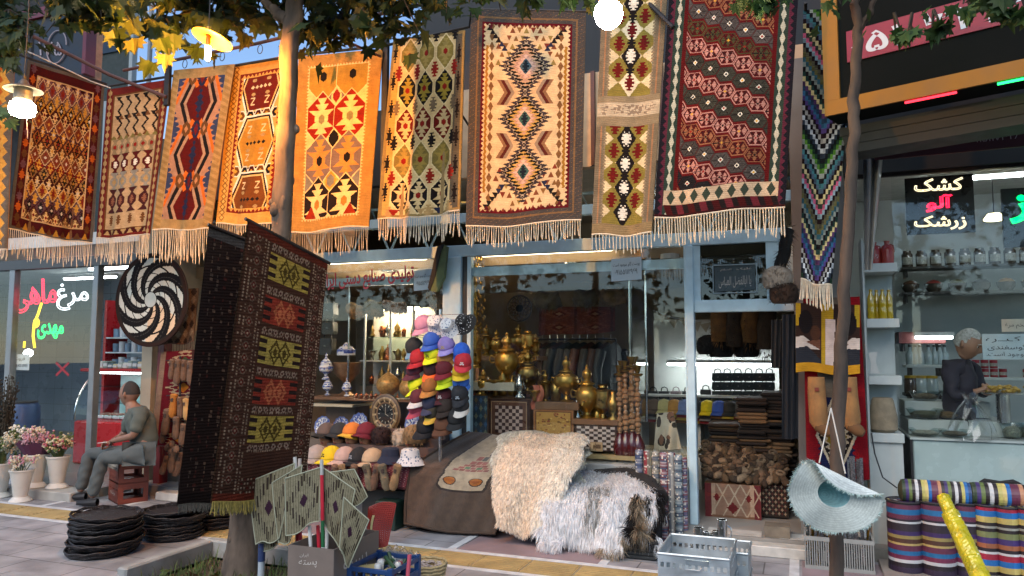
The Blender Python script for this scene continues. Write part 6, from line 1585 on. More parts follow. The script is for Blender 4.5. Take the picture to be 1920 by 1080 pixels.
# stack of folded hides
sh_ = [mat('suede '+c,H(c),.9,var=.3) for c in ('2b201a','3b2c20','231b18','6b5238','1d1816')]
rr = random.Random(15); n = 0
for (xa_,xb2,y0,zt,lab) in ((1383,1440,7.7,752,'left'),(1425,1487,7.75,742,'right'),(1328,1392,8.0,800,'rear')):
 a,b,_,_ = rectpx(xa_,800,xb2,860,y0); z = .111; z_end = P((xa_+xb2)/2,zt,y0).z; k = 0
 while z < z_end:
  h = rr.uniform(.022,.04); ox,oy = rr.gauss(0,.015),rr.gauss(0,.02); m = M()
  m.rbox(a+ox,b+ox+rr.uniform(-.02,.02),y0+oy,y0+.5+oy,z,z+h-.002,h*.35)
  tag(m.out('folded_hide',sh_[rr.randrange(5)]),'dark folded hide in the '+lab+' stack inside the doorway','hide','folded hides stacked inside the doorway, '+lab); z += h; k += 1
# slipper heap and its kilim covered box
YX = 7.25
c = Cv(84,56,H('6a4f3e')); c.rect(0,0,10,56,H('5d2a2c')); c.rect(74,0,84,56,H('5d2a2c')); c.rect(12,0,72,50,H('7d6252')); c.rect(10,0,16,50,H('9a8470')); c.rect(68,0,74,50,H('9a8470'))
for k in range(4):
 c.line(10+k*18,50,36+k*18,0,2,H('9d8d78')); c.line(-8+k*18+26,0,-8+k*18+52,50,2,H('9d8d78'))
c.sdia(42,38,9,9,H('5a1f20'),4,.2); c.sdia(18,22,5,7,H('5a1f20'),4,.2); c.sdia(66,22,5,7,H('5a1f20'),4,.2)
panel_px('kilim_box','box faced with a brown kilim of pale crossed lines inside the doorway',1322,908,1427,974,YX,c,'box',.5,None,wdb,WV)
c = Cv(60,60,H('2c2622'))
for y in range(4,60,7):
 for x in range(4,60,7): c.sdia(x,y,3,3.2,(H('8d7a66'),H('4a2a26'))[(x//7+y//7) % 2],3,.2)
panel_px('kilim_box','small dark patterned bag stand beside the kilim box',1428,908,1478,970,YX+.1,c,'box',.4,None,wdb,WV)
ztop = P(1375,908,YX).z
wo = [mat('wool '+c,H(c),.95,var=.3,vs=40,bump=.6,bs=110) for c in ('54432f','423324','665240','35291f','7d6a54')]
rr = random.Random(33); s0 = None
for k in range(70):
 row_ = k//15; px = 1328+(k % 15)*10+rr.uniform(-4,4); p = P(px,900,YX+.1+.09*row_+rr.uniform(-.03,.03)); p.z = ztop+.035+.05*row_+.03*rr.random()
 n_ = ('brown','dark brown','beige','umber','pale')[k % 5]; lab = n_+' wool slipper in the '+('front','second','third','fourth','topmost')[row_]+' row of the heap on the kilim box'
 if s0 is None:
  s0 = thing('wool_slipper',lab,'slipper',p,0,'wool slippers heaped on the kilim box')
  m = M(); m.tube([(0,.06,.0),(0,0,.0),(0,-.07,-.005),(0,-.1,-.01)],[.03,.036,.034,.012],10); m.out('foot_part',wo[0],s0,True)
  M().tube([(.034*math.cos(q*PI/6),.05+.034*math.sin(q*PI/6),.03) for q in range(13)],.014,7).out('cuff',wo[1],s0,True); o = s0
 else: o = dup(s0,p,None,lab)
 for i_,ch in enumerate(o.children): ch.material_slots[0].link = 'OBJECT'; ch.material_slots[0].material = wo[(k+i_*2) % 5]
 o.rotation_euler = (rr.gauss(.1,.25),rr.gauss(0,.25),rr.gauss(0,.5))
# things hanging in the doorway
for i,(px,y0,y1,mt,lab) in enumerate(((1352,572,640,'a','long tan fur collar hanging first in the doorway'),(1376,574,645,'b','grey brown fur hanging second in the doorway'),(1408,572,640,'a','thick ginger fur hanging in the middle of the doorway'),(1436,574,655,'b','dark fur hanging at the right of the doorway'))):
 m = M(); furball(m,[P(px+4,y0,8.0),P(px-3,(y0+y1)/2,7.95),P(px,y1,8.0)],.1,random.Random(60+i),500,.05); tag(m.out('fur_pelt',mat('ginger pelt',H('6d4a26'),.95,var=.35,vs=12,bump=.6) if mt == 'a' else mat('umber pelt',H('3c2d20'),.95,var=.35,vs=12,bump=.6),None,True),lab,'fur','furs hanging in the doorway')
bt_ = thing('bunting','string of cream triangular flags crossing the doorway','bunting',tuple(P(1320,600,8.3)))
def flag(p,s): M().prism([p+Vector((-s,0,0)),p+Vector((s,0,.02)),p+Vector((.01,0,-s*1.7))],(0,.006,0)).out('flag',mat('cream felt',H('a59a88'),.9,var=.15),bt_,False,True)
for px,py in ((1240,590),(1262,600),(1281,596),(1306,606),(1322,608),(1338,606)): flag(P(px,py,8.3),.055)
M().tube([P(1225,582,8.3),P(1262,596,8.3),P(1300,602,8.3),P(1350,600,8.3)],.004,5).out('string',mat('pale cable'),bt_,True,True)
for px,py,lab in ((1352,660,'round black fur hat hanging at the left of the doorway'),(1400,660,'second black fur hat hanging under the pelts'),(1330,655,'small dark fur hat near the door post')):
 furhat(px,py,8.1,lab,mat('black fur',(.012,.011,.011),.95),1.3)
m = M(); m.grid(10,10,lambda u,v: tuple(P(1228+60*u,655+30*v*(1-abs(u-.5)),8.4)));
# dark plaque over the door
t = notice('door_plaque','dark plaque with white calligraphy over the shop door',1340,499,1416,546,F-.035,((.10,.42,.9,.88,'یا ابالفضل العباس'),(.15,.1,.42,.2,'السلام'),(.55,.1,.92,.2,'علیک'),),mat('plaque dark',H('26343a'),.3,var=.1),mat('white print',H('b9b0a6'),.6),slope=-.03,th=.02,cat='plaque',ex=.0012)
fm_ = M(); a,b,z0,z1 = rectpx(1338,497,1418,548,F-.036)
for (x0,x1,za,zb) in ((a,b,z1,z1+.008),(a,b,z0-.008,z0),(a-.008,a,z0-.008,z1+.008),(b,b+.008,z0-.008,z1+.008)): fm_.box(x0,x1,F-.042,F-.016,za,zb)
fm_.out('plaque_edge',mat('plaque edge',H('8a9aa0'),.4),t,False,True)
# fur hat and black coats on the right door jamb
YJ = 6.35
furhat(1458,530,YJ,'white fur hat with a dark brown band hanging beside the door',mat('white pelt',H('9f9284'),.95,var=.3,vs=14,bump=.5),1.15); furhat(1470,558,YJ-.02,'brown and black fur cap hanging just below the white one',mat('dark pelt',H('33241b'),.95,var=.5,vs=9),1.1)
m = M(); furball(m,[P(1478,430,YJ),P(1470,470,YJ),P(1462,505,YJ)],.05,random.Random(5),300,.05); tag(m.out('fur_pelt',mat('black fur'),None,True),'black fur tail hanging above the white fur hat','fur','furs hanging in the doorway')
def coat(x0,x1,y0,y1,Y,mt,label):
 m = M(); m.grid(14,16,lambda u,v: tuple(P(x0+(x1-x0)*u-(6*(1-v)*(1-2*u)*-1)*(0),y0+(y1-y0)*v,Y)+Vector((0,-.05*math.sin(u*PI)-.02*math.sin(u*19+v*2),0)))); m.grid(4,6,lambda u,v: tuple(P(x0+(x1-x0)*u,y0+(y1-y0)*v,Y)+Vector((0,.05,0))))
 tag(m.out('coat',mt,None,True),label,'coat','coats hanging at the door jamb')
coat(1466,1497,590,822,YJ+.02,mat('navy wool',H('0f141c'),.9,var=.2),'long navy black coat hanging at the right side of the doorway')
coat(1446,1472,600,690,YJ+.1,mat('black wool',(.006,.006,.007),.95),'short black coat behind the fur hats')
# hide patchwork and kilim on the dividing pier
def p13():
 c = Cv(64,92,H('2a1d18'))
 c.rect(26,0,38,92,H('9b7d1f')); c.rect(0,80,64,92,H('a8791c')); c.rect(30,20,40,80,H('b9a69c')); c.rect(0,0,5,30,H('9b7d1f')); c.rect(59,0,64,30,H('9b7d1f'))
 for s in (0,1):
  f = (lambda x: x) if not s else (lambda x: 64-x)
  c.poly([(f(0),45),(f(8),44),(f(25),62),(f(0),62)],H('b5aaa0')); c.poly([(f(0),60),(f(12),58),(f(26),76),(f(26),80),(f(0),80)],H('23262c')); c.poly([(f(10),52),(f(25),48),(f(25),62)],H('5a3a2c'))
  c.spot(f(10),25,7,16,H('141112')); c.spot(f(20),40,5,10,H('40281c'))
 return c
rug('hide_patchwork','patchwork of black, brown and white hides edged in mustard on the pier',p13(),((1492,568),(1612,572),(1612,702),(1492,698)),6.26,6.3,0,group='small kilims by the shop fronts',nf=1,fold=.01)
def p16():
 c = Cv(80,190,H('3a3f2c'));
 c.rect(8,0,72,190,H('7d1420')); c.serr(14,4,6,H('7d1420')); z = np.abs((c.Y/6) % 1-.5)*2
 c.put((c.X > 16+3*z) & (c.X < 64-3*z),H('6a6257'))
 c.sdia(40,40,22,36,H('a09684'),8,.06); c.sdia(40,40,16,28,H('1d2448'),6,.15)
 c.put((c.X > 16+3*z) & (c.X < 64-3*z) & (c.Y > 105),H('1c2346'))
 c.dia(40,145,27,46,H('b0a792')); c.sdia(40,145,23,40,BLK,7,.0); c.sdia(40,145,18,33,H('a39a86'),6,.2); c.sdia(40,145,14,27,H('7d6a2c'),6,.15); c.sdia(40,145,7,14,H('5a2f6a'),4,.2); c.dia(40,145,3,7,H('a8401c'))
 return c.wear()
rug('kilim','red edged kilim with a serrated diamond on the pier between the two shops',p16(),((1506,560),(1612,556),(1630,900),(1512,900)),6.36,6.42,0,group='small kilims by the shop fronts',nf=1)
bo = mat('tan sheepskin',H('8a6238'),.9,var=.25,vs=10,bump=.4)
for i,(px,lab) in enumerate(((1532,'tall tan fur boot hanging on the pier left of the young tree'),(1592,'tall tan fur boot hanging right of the young tree'))):
 Yb = 6.2; t = thing('fur_boot',lab,'boot',tuple(P(px,760,Yb)),0,'fur boots hung on the pier'); s = mpp(px,Yb)
 M().tube([(0,0,52*s),(0,0,20*s),(.01,-.01,-30*s),(.02,-.03,-44*s)],[15*s,16*s,17*s,9*s],14).out('shaft',bo,t,True)
 M().tube([(.01,-.02,-36*s),(.06,-.05,-46*s),(.09,-.06,-50*s)],[12*s,11*s,6*s],10).out('foot_part',mat('dark tan',H('5f4124'),.9),t,True)
 M().cbox((0,-16.5*s,30*s),(7*s,.01,7*s)).out('patch',mat('rust patch',H('6b2a18'),.8),t)
# ================================================================ FLEECE BENCH
def V(*a): return Vector(a)
def loft(prof,x0,x1):
 """profile rows (xl, xr, y, z) from back to front foot, run of arrays"""
 pr = np.array(prof,float); k = np.linspace(0,1,len(pr))
 def fn(u,v):
  xl,xr,y,z = [np.interp(v,k,pr[:,i]) for i in range(4)]
  return np.stack([xl+(xr-xl)*u,y+0*u,z+0*u],-1)
 return fn
def pt_row(pxl,pyl,pxr,Y): a = P(pxl,pyl,Y); return (a.x,P(pxr,pyl,Y).x,Y,a.z)
bench = thing('display_bench','low dark bench under the fleeces before the samovar window','bench',(-2.2,6.5,0))
M().box(-3.36,-2.2,6.3,6.85,.42,.5).out('seat_board',wdb,bench,False,True)
for x in (-3.3,-2.3):
 for y in (6.34,6.8): M().box(x-.03,x+.03,y-.03,y+.03,0,.42).out('leg',darkmetal,bench,False,True)
c = Cv(120,150,H('4a3a2e')); be = H('a08d74')
c.poly([(45,0),(108,0),(112,40),(108,74),(104,96),(100,102),(44,102),(38,96),(42,74),(36,40)],H('2a1f19')); c.poly([(47,0),(106,0),(110,40),(105,74),(101,94),(98,99),(46,99),(41,94),(45,74),(39,40)],be)
for x in (55,89): c.spot(x,86,9,7.5,H('2a1a12')); c.spot(x,86,7.2,6,H('9a5a20')); c.dia(x,86,9,3,H('8a4a18'))
for k,(x0,y,w,cc) in enumerate(((52,58,52,'7a3f38'),(56,52,46,'4f6a4a'),(60,46,36,'7a3f38'),(64,40,28,'8c4a40'),(67,34,20,'4f4a44'))):
 for q in range(int(w//8)): c.rect(x0+q*8,y,x0+q*8+7,y+5,H(cc) if q % 2 else H('8a5048'))
c.spot(84,26,7,9,H('4a3a34')); c.rect(80,20,94,25,H('4a3a34'))
felt = mat('short fleece pile',attr=True,rough=.95,var=.25,vs=18,bump=.7,bs=110,sheen=.2)
prof = [pt_row(880,812,992,6.86),pt_row(842,832,985,6.66),pt_row(795,862,960,6.38),pt_row(775,876,945,6.27),pt_row(766,892,938,6.21),pt_row(762,920,934,6.19),pt_row(759,955,932,6.17),pt_row(757,985,930,6.16)]
f0 = loft(prof,0,1)
def f1(u,v):
 p = f0(u,v); p[...,1] -= .02*np.sin(u*8+v*5)*v+.006*np.sin(u*31+v*17); p[...,2] += .012*np.sin(u*6+1)+.02*np.clip(v-.8,0,1)*np.sin(u*PI)*-1; return p
o = tag(cloth('fleece_rug',c,f1,felt,None,w=False,back=.02,smooth=True),'brown fleece rug with a cream panel and two orange discs spread over the bench','rug')
ed = M(); ed.tube([tuple(f1(np.array([0.]),np.array([k/24]))[0]) for k in range(25)],.014,6); ed.tube([tuple(f1(np.array([k/16]),np.array([1.]))[0]) for k in range(17)],.014,6); ed.out('rolled_edge',mat('brown fleece edge',H('44352a'),.95,var=.2,bump=.5),o,True)
hairm_ = mat('pelt hair',attr=True,rough=.7,var=.12,vs=30); nt = hairm_.node_tree; b_ = nt.nodes['Principled BSDF']; tr_ = nt.nodes.new('ShaderNodeBsdfTranslucent'); mx_ = nt.nodes.new('ShaderNodeMixShader'); mx_.inputs[0].default_value = .4
nt.links.new(b_.inputs['Base Color'].links[0].from_socket,tr_.inputs[0]); o_ = [n for n in nt.nodes if n.type == 'OUTPUT_MATERIAL'][0]; nt.links.new(b_.outputs[0],mx_.inputs[1]); nt.links.new(tr_.outputs[0],mx_.inputs[2]); nt.links.new(mx_.outputs[0],o_.inputs[0])
def furry(name,label,fn,nu,nv,n,length,colfn,seed,cat,width=.004,droop=.7,lift=.75):
 """a pelt: the hide itself and thousands of hairs rooted in it"""
 rg = np.random.RandomState(seed); m = M()
 uu,vv = np.meshgrid(np.linspace(0,1,nu+1),np.linspace(0,1,nv+1)); p = fn(uu,vv)
 cvs = Cv(nu,nv,(.5,.5,.5))
 for j in range(nv):
  for i in range(nu): cvs.a[j,i] = np.array(colfn((i+.5)/nu,(j+.5)/nv))*.8
 o = cloth(name,cvs,fn,mat('pelt hair',attr=True,rough=.8,var=.15,vs=30),None,w=False,back=.01); tag(o,label,cat,'pelts on the bench')
 u = rg.rand(n); v = rg.rand(n); p = fn(u,v); e = 1e-3
 du = fn(np.clip(u+e,0,1),v)-fn(np.clip(u-e,0,1),v); dv = fn(u,np.clip(v+e,0,1))-fn(u,np.clip(v-e,0,1))
 nn = np.cross(du,dv); nn /= np.linalg.norm(nn,axis=1,keepdims=True)+1e-9; nn *= np.where(nn[:,2:3]-nn[:,1:2] > 0,1,-1)
 ts = dv/(np.linalg.norm(dv,axis=1,keepdims=True)+1e-9)
 clump = fn(np.round(u*34)/34,np.round(v*34)/34)-p
 L = length*(.55+.6*rg.rand(n))[:,None]
 d = nn*lift+ts*droop*(.25+.75*v[:,None])+rg.normal(0,.3,(n,3))+clump*3.; d /= np.linalg.norm(d,axis=1,keepdims=True)
 d2 = d*.6+ts*.5+np.array((0,-.05,-.55)); d2 /= np.linalg.norm(d2,axis=1,keepdims=True)
 s = np.cross(d,rg.normal(0,1,(n,3))); s /= np.linalg.norm(s,axis=1,keepdims=True)+1e-9; s *= width
 mid = p+d*L*.5; tip = mid+d2*L*.55
 V4 = np.stack([p-s,p+s,mid+s*.8,mid-s*.8,tip],1).reshape(-1,3)
 b = np.arange(n)*5
 me = bpy.data.meshes.new('hair'); me.vertices.add(n*5); me.vertices.foreach_set('co',V4.astype(np.float32).ravel())
 lp = np.stack([b,b+1,b+2,b+3,b+3,b+2,b+4],1).ravel(); me.loops.add(n*7); me.loops.foreach_set('vertex_index',lp.astype(np.int32))
 ls = np.stack([np.arange(n)*7,np.arange(n)*7+4],1).ravel(); me.polygons.add(2*n); me.polygons.foreach_set('loop_start',ls.astype(np.int32)); me.update(calc_edges=True)
 cl = np.array([colfn(a,c_) for a,c_ in zip(u,v)])*(.8+.4*rg.rand(n))[:,None]
 at = me.color_attributes.new('Col','FLOAT_COLOR','CORNER'); cc = np.ones((n,7,4),np.float32); cc[:,:,:3] = cl[:,None]; at.data.foreach_set('color',cc.ravel())
 link('hair',me,mat('pelt hair'),o); return o
def pelt(prof,bumps,edge=.05,seed=0,puff=0.):
 f = loft(prof,0,1)
 def fn(u,v):
  p = f(u,v); sgn = np.where(u < .5,-1,1)
  p[...,0] += (np.abs(u-.5)*2)**4*edge*(np.sin(v*11+seed)+.6*np.sin(v*23+seed*2))*sgn
  p[...,2] += bumps*(np.sin(u*7+seed)*.6+np.sin(u*13+v*9+seed)*.4)*np.minimum(1,1.2-v)
  p[...,1] -= bumps*1.3*np.sin(u*9+v*6+seed)*np.clip(v*1.6-.4,0,1)
  pf = puff*np.sin(np.pi*u)**.5*np.sin(np.pi*np.clip(v*.9+.08,0,1))**.5; p[...,2] += pf*(1-v); p[...,1] -= pf*v
  p[...,2] += np.clip(v-.85,0,1)*.25*np.sin(u*8.+seed)
  return p
 return fn
cream = np.array(H('faf5ea')); warm = np.array(H('f4e2cb'))
sp = [pt_row(968,832,1080,6.92),pt_row(946,824,1098,6.76),pt_row(934,826,1100,6.5),pt_row(930,845,1094,6.3),pt_row(928,868,1080,6.2),pt_row(926,905,1062,6.13),pt_row(928,955,1040,6.08),pt_row(934,990,1032,6.05)]
furry('sheepskin','thick cream sheepskin draped over the bench beside the brown rug',pelt(sp,.03,.022,1,.11),40,40,42000,.05,lambda u,v: cream*(1-.6*v)+warm*.6*v if u < .7 else cream,3,'sheepskin',.0045)
sp2 = [pt_row(1010,838,1100,6.72),pt_row(1012,842,1098,6.55),pt_row(1020,862,1094,6.4),pt_row(1028,890,1090,6.35),pt_row(1034,918,1080,6.3)]
furry('sheepskin','smaller greyish white sheepskin lying over the right end of the cream one',pelt(sp2,.02,.04,4),30,30,12000,.05,lambda u,v: np.array(H('d6d6ca')),4,'sheepskin',.006)
wh_ = np.array(H('f2f4f6')); gy = np.array(H('a5a6a3')); bk = np.array((.012,.011,.011)); be_ = np.array(H('a3937c'))
def goat(u,v):
 if u > .86 and v > .5 and math.sin(u*60+v*9) > .1: return bk
 if u > .955 and v > .3: return bk if math.sin(v*20+u*30) > 0 else wh_
 if .36 < u < .56 and .4 < v < .85 and math.sin(u*90+v*7) > .1: return gy
 if u > .7 and v > .9: return be_
 return wh_
gp_ = [pt_row(1062,893,1195,6.78),pt_row(1050,897,1205,6.65),pt_row(1040,908,1222,6.4),pt_row(1032,922,1236,6.2),pt_row(1026,945,1243,6.08),pt_row(1022,975,1240,6.03),pt_row(1020,1000,1230,6.0)]
furry('goat_hide','white and grey long haired goat hide with black edges hanging over a low box',pelt(gp_,.02,.03,2,.05),50,40,40000,.11,goat,5,'goat hide',.0036,1.3,.3)
for (x0,x1,yb,lab,cf,sd) in ((1014,1052,1022,'white hairy leg of goat hide trailing at the left corner',lambda u,v: wh_,6),(1126,1166,1036,'white hairy leg of goat hide trailing lowest in the middle',lambda u,v: wh_ if v < .9 else be_,7),(1182,1204,1000,'black and cream leg of goat hide hanging at the right',lambda u,v: bk if u < .5 else be_,8)):
 pr = [pt_row(x0+10,935,x1-8,6.06),pt_row(x0+6,965,x1-4,5.99),pt_row(x0+2,(965+yb)/2+8,x1,5.96),pt_row(x0,yb,x1,5.93)]
 furry('goat_hide',lab,pelt(pr,.01,.02,sd),14,20,3600,.11,cf,sd,'goat hide',.0034,1.3,.3)
a,b,_,_ = rectpx(1034,940,1228,1010,6.2)
tag(M().rbox(a,b,6.14,6.7,.003,.40,.02).out('low_box',mat('black cloth box',(.012,.012,.013),.9)),'low black box under the white goat hide','box')
for k in range(5):
 a,b,_,_ = rectpx(1172,1000,1232,1020,6.0); tag(M().rbox(a+R.uniform(-.02,.02),b+R.uniform(-.02,.02),5.98,6.13,.004+.03*k,.032+.03*k,.008).out('folded_cover',mat('dark folded cloth',H('26292b'),.8,var=.3)),'folded dark cover in the low pile beside the goat hide','cover','dark covers piled beside the goat hide')
m = M(); furball(m,[P(1118,896,6.75),P(1175,893,6.7),P(1215,910,6.5),P(1236,935,6.25)],.08,random.Random(77),700,.06); tag(m.out('black_pelt',mat('black fur'),None,True),'black pelt behind the white goat hide','pelt','pelts on the bench')
# rolls of striped cloth in clear wrap
plast = glass('clear plastic wrap',(.97,.97,.97),.12,1.5,1.6)
rc = [[H(k) for k in s.split()] for s in ('4a5a7c 6a6f80 3a4560 8a8f98','8c3038 7b6f60 b0a890 5c4a44 8c3038','6d7278 a09a88 575c66 8a8578','6a3a48 8a5a62 40506c b0a0a0','8c2c36 6a7078 9c9a94 7a2a38','5b6f7c 7c8890 40485a 95a0a0','6f5f80 8a4450 56607c a8a4ac')]
stripem = mat('striped roll cloth',attr=True,rough=.8,var=.12,vs=30,bump=.2)
for k,(px,top,yy) in enumerate(((1199,843,6.62),(1215,845,6.6),(1230,846,6.58),(1245,848,6.56),(1259,848,6.56),(1272,853,6.54),(1281,858,6.64))):
 p = P(px,900,yy); p.z = 0; h = P(px,top,yy).z; r = 8*mpp(px,yy)
 t = thing('cloth_roll',('leftmost blue','second, red striped','third, grey','fourth, plum and blue','fifth, red and grey','sixth, slate blue','last, mauve and blue')[k]+' roll of cloth standing in clear wrap by the door post','cloth roll',p,0,'wrapped cloth rolls by the door post')
 m = M(); rg = random.Random(k); n = 60
 vert = k in (1,4)
 for i in range(n):
  for q in range(16):
   m.col = rc[k][(q//2 if vert else (i*7//3)) % len(rc[k])] if rg.random() < .9 else WHT
   a0,a1 = q*PI/8,(q+1)*PI/8; m.add([(r*.93*math.cos(a_),r*.93*math.sin(a_),.02+h*(i+d)/n*.97) for a_,d in ((a0,0),(a1,0),(a1,1),(a0,1))],[(0,1,2,3)])
 m.out('cloth',stripem,t,True)
 M().lathe([(r*.93,h*.985),(r*.5,h*.99),(1e-4,h*.985)],n=16).out('roll_end',mat('pale roll end',H('8d8a88'),.8),t)
 w = M(); w.grid(24,40,lambda u,v: ((r*(1.02+.03*math.sin(v*60+u*20)+.03*math.sin(u*44+v*9)))*math.cos(u*2*PI)*(1 if v < .96 else .7),(r*(1.02+.03*math.sin(v*60+u*20)))*math.sin(u*2*PI)*(1 if v < .96 else .7),.005+h*1.02*v)); w.out('plastic_wrap',plast,t,True)

# ================================================================ FOREGROUND GOODS
# woven hand fans standing in a carton
def pfan():
 c = Cv(44,44,H('8b8570'))
 for x in range(0,44,3): c.rect(x,0,x+1,44,H('767059'))
 for k in range(12):
  for (x,y) in ((k*1.8+1,22-k*1.6),(22+k*1.8,3+k*1.6),(k*1.8+1,22+k*1.6),(22+k*1.8,41-k*1.6)):
   if k % 2 == 0: c.rect(x,y-4,x+1.6,y+4,H('3f352f'))
 c.dia(22,22,5,6,H('41283a'))
 return c.wear(.15)
fanm = mat('woven palm',attr=True,rough=.85,var=.12,vs=30,spec=.15)
fq = (((464,905),(552,869),(520,1012),(484,1020),4.06,3.92,'olive woven fan at the left of the bunch'),((511,905),(566,872),(548,1012),(523,1022),3.95,3.9,'second woven fan overlapping the leftmost one'),((535,897),(602,876),(600,976),(536,1006),3.86,3.86,'front woven fan left of the red and green stick'),((604,876),(666,918),(642,1034),(606,980),3.84,3.88,'woven fan right of the red and green stick'),((644,932),(692,975),(652,1064),(637,1022),3.8,3.84,'folded woven fan hanging low at the right'),((612,886),(664,880),(688,935),(640,960),4.05,4.1,'woven fan at the back of the bunch'),((470,930),(530,930),(532,1010),(488,1040),4.1,4.05,'shaded woven fan behind the left ones'))
for i,(a,b,c_,d_,y0,y1,lab) in enumerate(fq):
 fn = rugfn(a,b,c_,d_,y0,y1,fold=.012,nf=.7,ph=i*1.3)
 o = cloth('woven_fan',pfan(),fn,fanm,None,w=False,back=.006); tag(o,lab,'fan','woven hand fans in the carton')
 m = M()
 for (u0,v0,u1,v1) in ((0,0,1,0),(1,0,1,1),(1,1,0,1),(0,1,0,0)): m.tube([tuple(fn(np.array([u0+(u1-u0)*k/8.]),np.array([v0+(v1-v0)*k/8.]))[0]) for k in range(9)],.004,5)
 m.out('bound_edge',mat('palm edging',H('989a84'),.8),o,True)
stk = mat('stick paint',attr=True,rough=.4,var=.1)
for i,(x0,y0,x1,y1,Y,cols,lab) in enumerate(((603,862,606,1040,3.83,((.12,H('a8a8a4')),(.5,H('b01c30')),(.75,H('1d5a34')),(1.1,H('c8c8c4'))),'red, green and white fan stick with a silver tip in front'),(553,857,566,1045,3.98,((.08,H('b0b0ac')),(1.1,H('b01c30'))),'red fan stick with a pale tip at the left'),(562,860,556,1045,4.0,((.1,H('b5a8a0')),(1.1,H('a31c2c'))),'dark red fan stick crossing the left one'),(580,985,584,1045,3.9,((1.1,H('c2c2be')),),'short white fan stick'),(596,985,599,1045,3.92,((.6,H('b01c30')),(1.1,H('b01c30'))),'short red fan stick beside the front one'),(613,990,612,1045,3.95,((1.1,H('c8c8c4')),),'white fan stick right of the front one'))):
 m = M(); A_,B_ = P(x0,y0,Y),P(x1,y1,Y); B_ = B_+(B_-A_)*.2; n = 30
 for k in range(n):
  m.col = [c for f,c in cols if k/n <= f][0]; m.tube([A_.lerp(B_,k/n),A_.lerp(B_,(k+1)/n)],.011,8,k in (0,n-1))
 tag(m.out('fan_stick',stk,None,True),lab,'stick','painted fan sticks in the carton')
card = mat('grey brown carton',H('6f6259'),.85,var=.12,bump=.1)
zc = P(600,1022,3.86).z; bx0,bx1 = P(540,1040,3.80).x,P(626,1040,3.80).x
t = thing('carton','grey brown carton with white handwriting that holds the woven fans','carton',((bx0+bx1)/2+.02,3.95,.0))
y0_,y1_ = 3.80,4.3; xr1 = P(697,1040,y1_-.15).x if False else bx1
def board(x0,x1,y0,y1,z0,z1,nm): M().box(x0,x1,y0,y1,z0,z1).out(nm,card,t,False,True)
board(bx0,bx1,y0_,y0_+.008,-.14,zc,'front_panel'); board(bx0,bx0+.008,y0_+.009,y1_,-.14,zc,'side_panel'); board(bx1-.008,bx1,y0_+.009,y1_,-.14,zc,'side_panel'); board(bx0+.009,bx1-.009,y1_-.008,y1_,-.14,zc,'back_panel'); board(bx0+.009,bx1-.009,y0_+.009,y1_-.009,-.14,-.13,'bottom_panel')
text_px('lettering','پسته',560,1050,594,1064,y0_-.002,mat('white print'),t,extrude=.001); text_px('lettering','ایران',562,1038,578,1045,y0_-.002,mat('white print'),t,extrude=.001)
text_on('lettering','پسته',V(bx1+.002,y0_+.1,zc-.08),V(bx1+.002,y0_+.36,zc-.08),V(bx1+.002,y0_+.1,zc-.2),mat('white print'),t,extrude=.001)
# red net fan
t = thing('net_basket_fan','red perforated net fan with a cream band standing behind the carton','fan',tuple(P(715,985,4.35)))
m = M(); nu,nv = 15,22
q = [np.array(P(x,y,yy)) for x,y,yy in ((692,952,4.4),(742,945,4.5),(726,1022,4.4),(688,1010,4.3))]
def nf(u,v):
 p = (q[0]*(1-u)+q[1]*u)*(1-v)+(q[3]*(1-u)+q[2]*u)*v; return tuple(p+np.array((0,-.05*math.sin(u*PI)*math.sin(v*PI),.02*math.sin(u*PI)*(1-v)-.03*v*math.sin(u*PI))))
for i in range(nu+1): m.tube([nf(i/nu,j/nv) for j in range(nv+1)],.0055,4,False)
for j in range(nv+1): m.tube([nf(i/nu,j/nv) for i in range(nu+1)],.0055,4,False)
m.out('net',mat('red plastic net',H('8a2318'),.45,var=.15),t,True,True)
m = M(); m.grid(2,12,lambda u,v: tuple(Vector(nf(.27+.12*u,.25+.4*v))+Vector((0,-.012,0)))); m.out('band',mat('cream straw',H('b3a472'),.8,var=.25),t,False,True)
# clear wrapped bundle, blue crate, straw basket, pipe
m = M(); rg = random.Random(3); cB = P(735,1030,4.5)
m.grid(16,12,lambda u,v: (cB.x-.13+.27*u,4.35+.3*v,cB.z-.05+.06*math.sin(u*PI)*math.sin(v*PI)+.018*math.sin(u*31+v*17)+.012*math.sin(v*43)))
t = tag(m.out('wrapped_bundle',plast),'bundle in clear plastic behind the blue crate','bundle'); M().rbox(cB.x-.12,cB.x+.13,4.36,4.63,cB.z-.2,cB.z-.04,.02).out('contents',mat('pale contents',H('7d8a94'),.6,var=.4,vs=30),t)
bp = mat('dark blue plastic',H('1c3a68'),.4,var=.1); ax,bx2 = P(652,1060,3.95).x,P(786,1050,4.28).x; zt = P(700,1066,3.95).z
t = thing('blue_crate','dark blue plastic crate of small goods at the bottom edge','crate',((ax+bx2)/2,4.1,0))
def rail(x0,x1,y0,y1,z0,z1): M().rbox(x0,x1,y0,y1,z0,z1,.004).out('rail',bp,t,False,True)
for za,zb in ((zt-.03,zt),(zt-.13,zt-.08),(zt-.24,zt-.19)):
 rail(ax,bx2,3.94,3.955,za,zb); rail(ax,bx2,4.285,4.3,za,zb); rail(ax,ax+.015,3.956,4.284,za,zb); rail(bx2-.015,bx2,3.956,4.284,za,zb)
for x in (ax,bx2-.03):
 for y in (3.937,4.272): M().rbox(x-.003,x+.033,y,y+.032,0.01,zt+.01,.004).out('corner_post',bp,t,False,True)
for k in range(6): x = ax+.06+k*.05; M().box(x,x+.012,3.943,3.953,zt-.19,zt-.03).out('slat',bp,t,False,True)
M().box(ax+.02,bx2-.02,3.97,4.27,zt-.25,zt-.24).out('bottom',bp,t,False,True)
rg = random.Random(17)
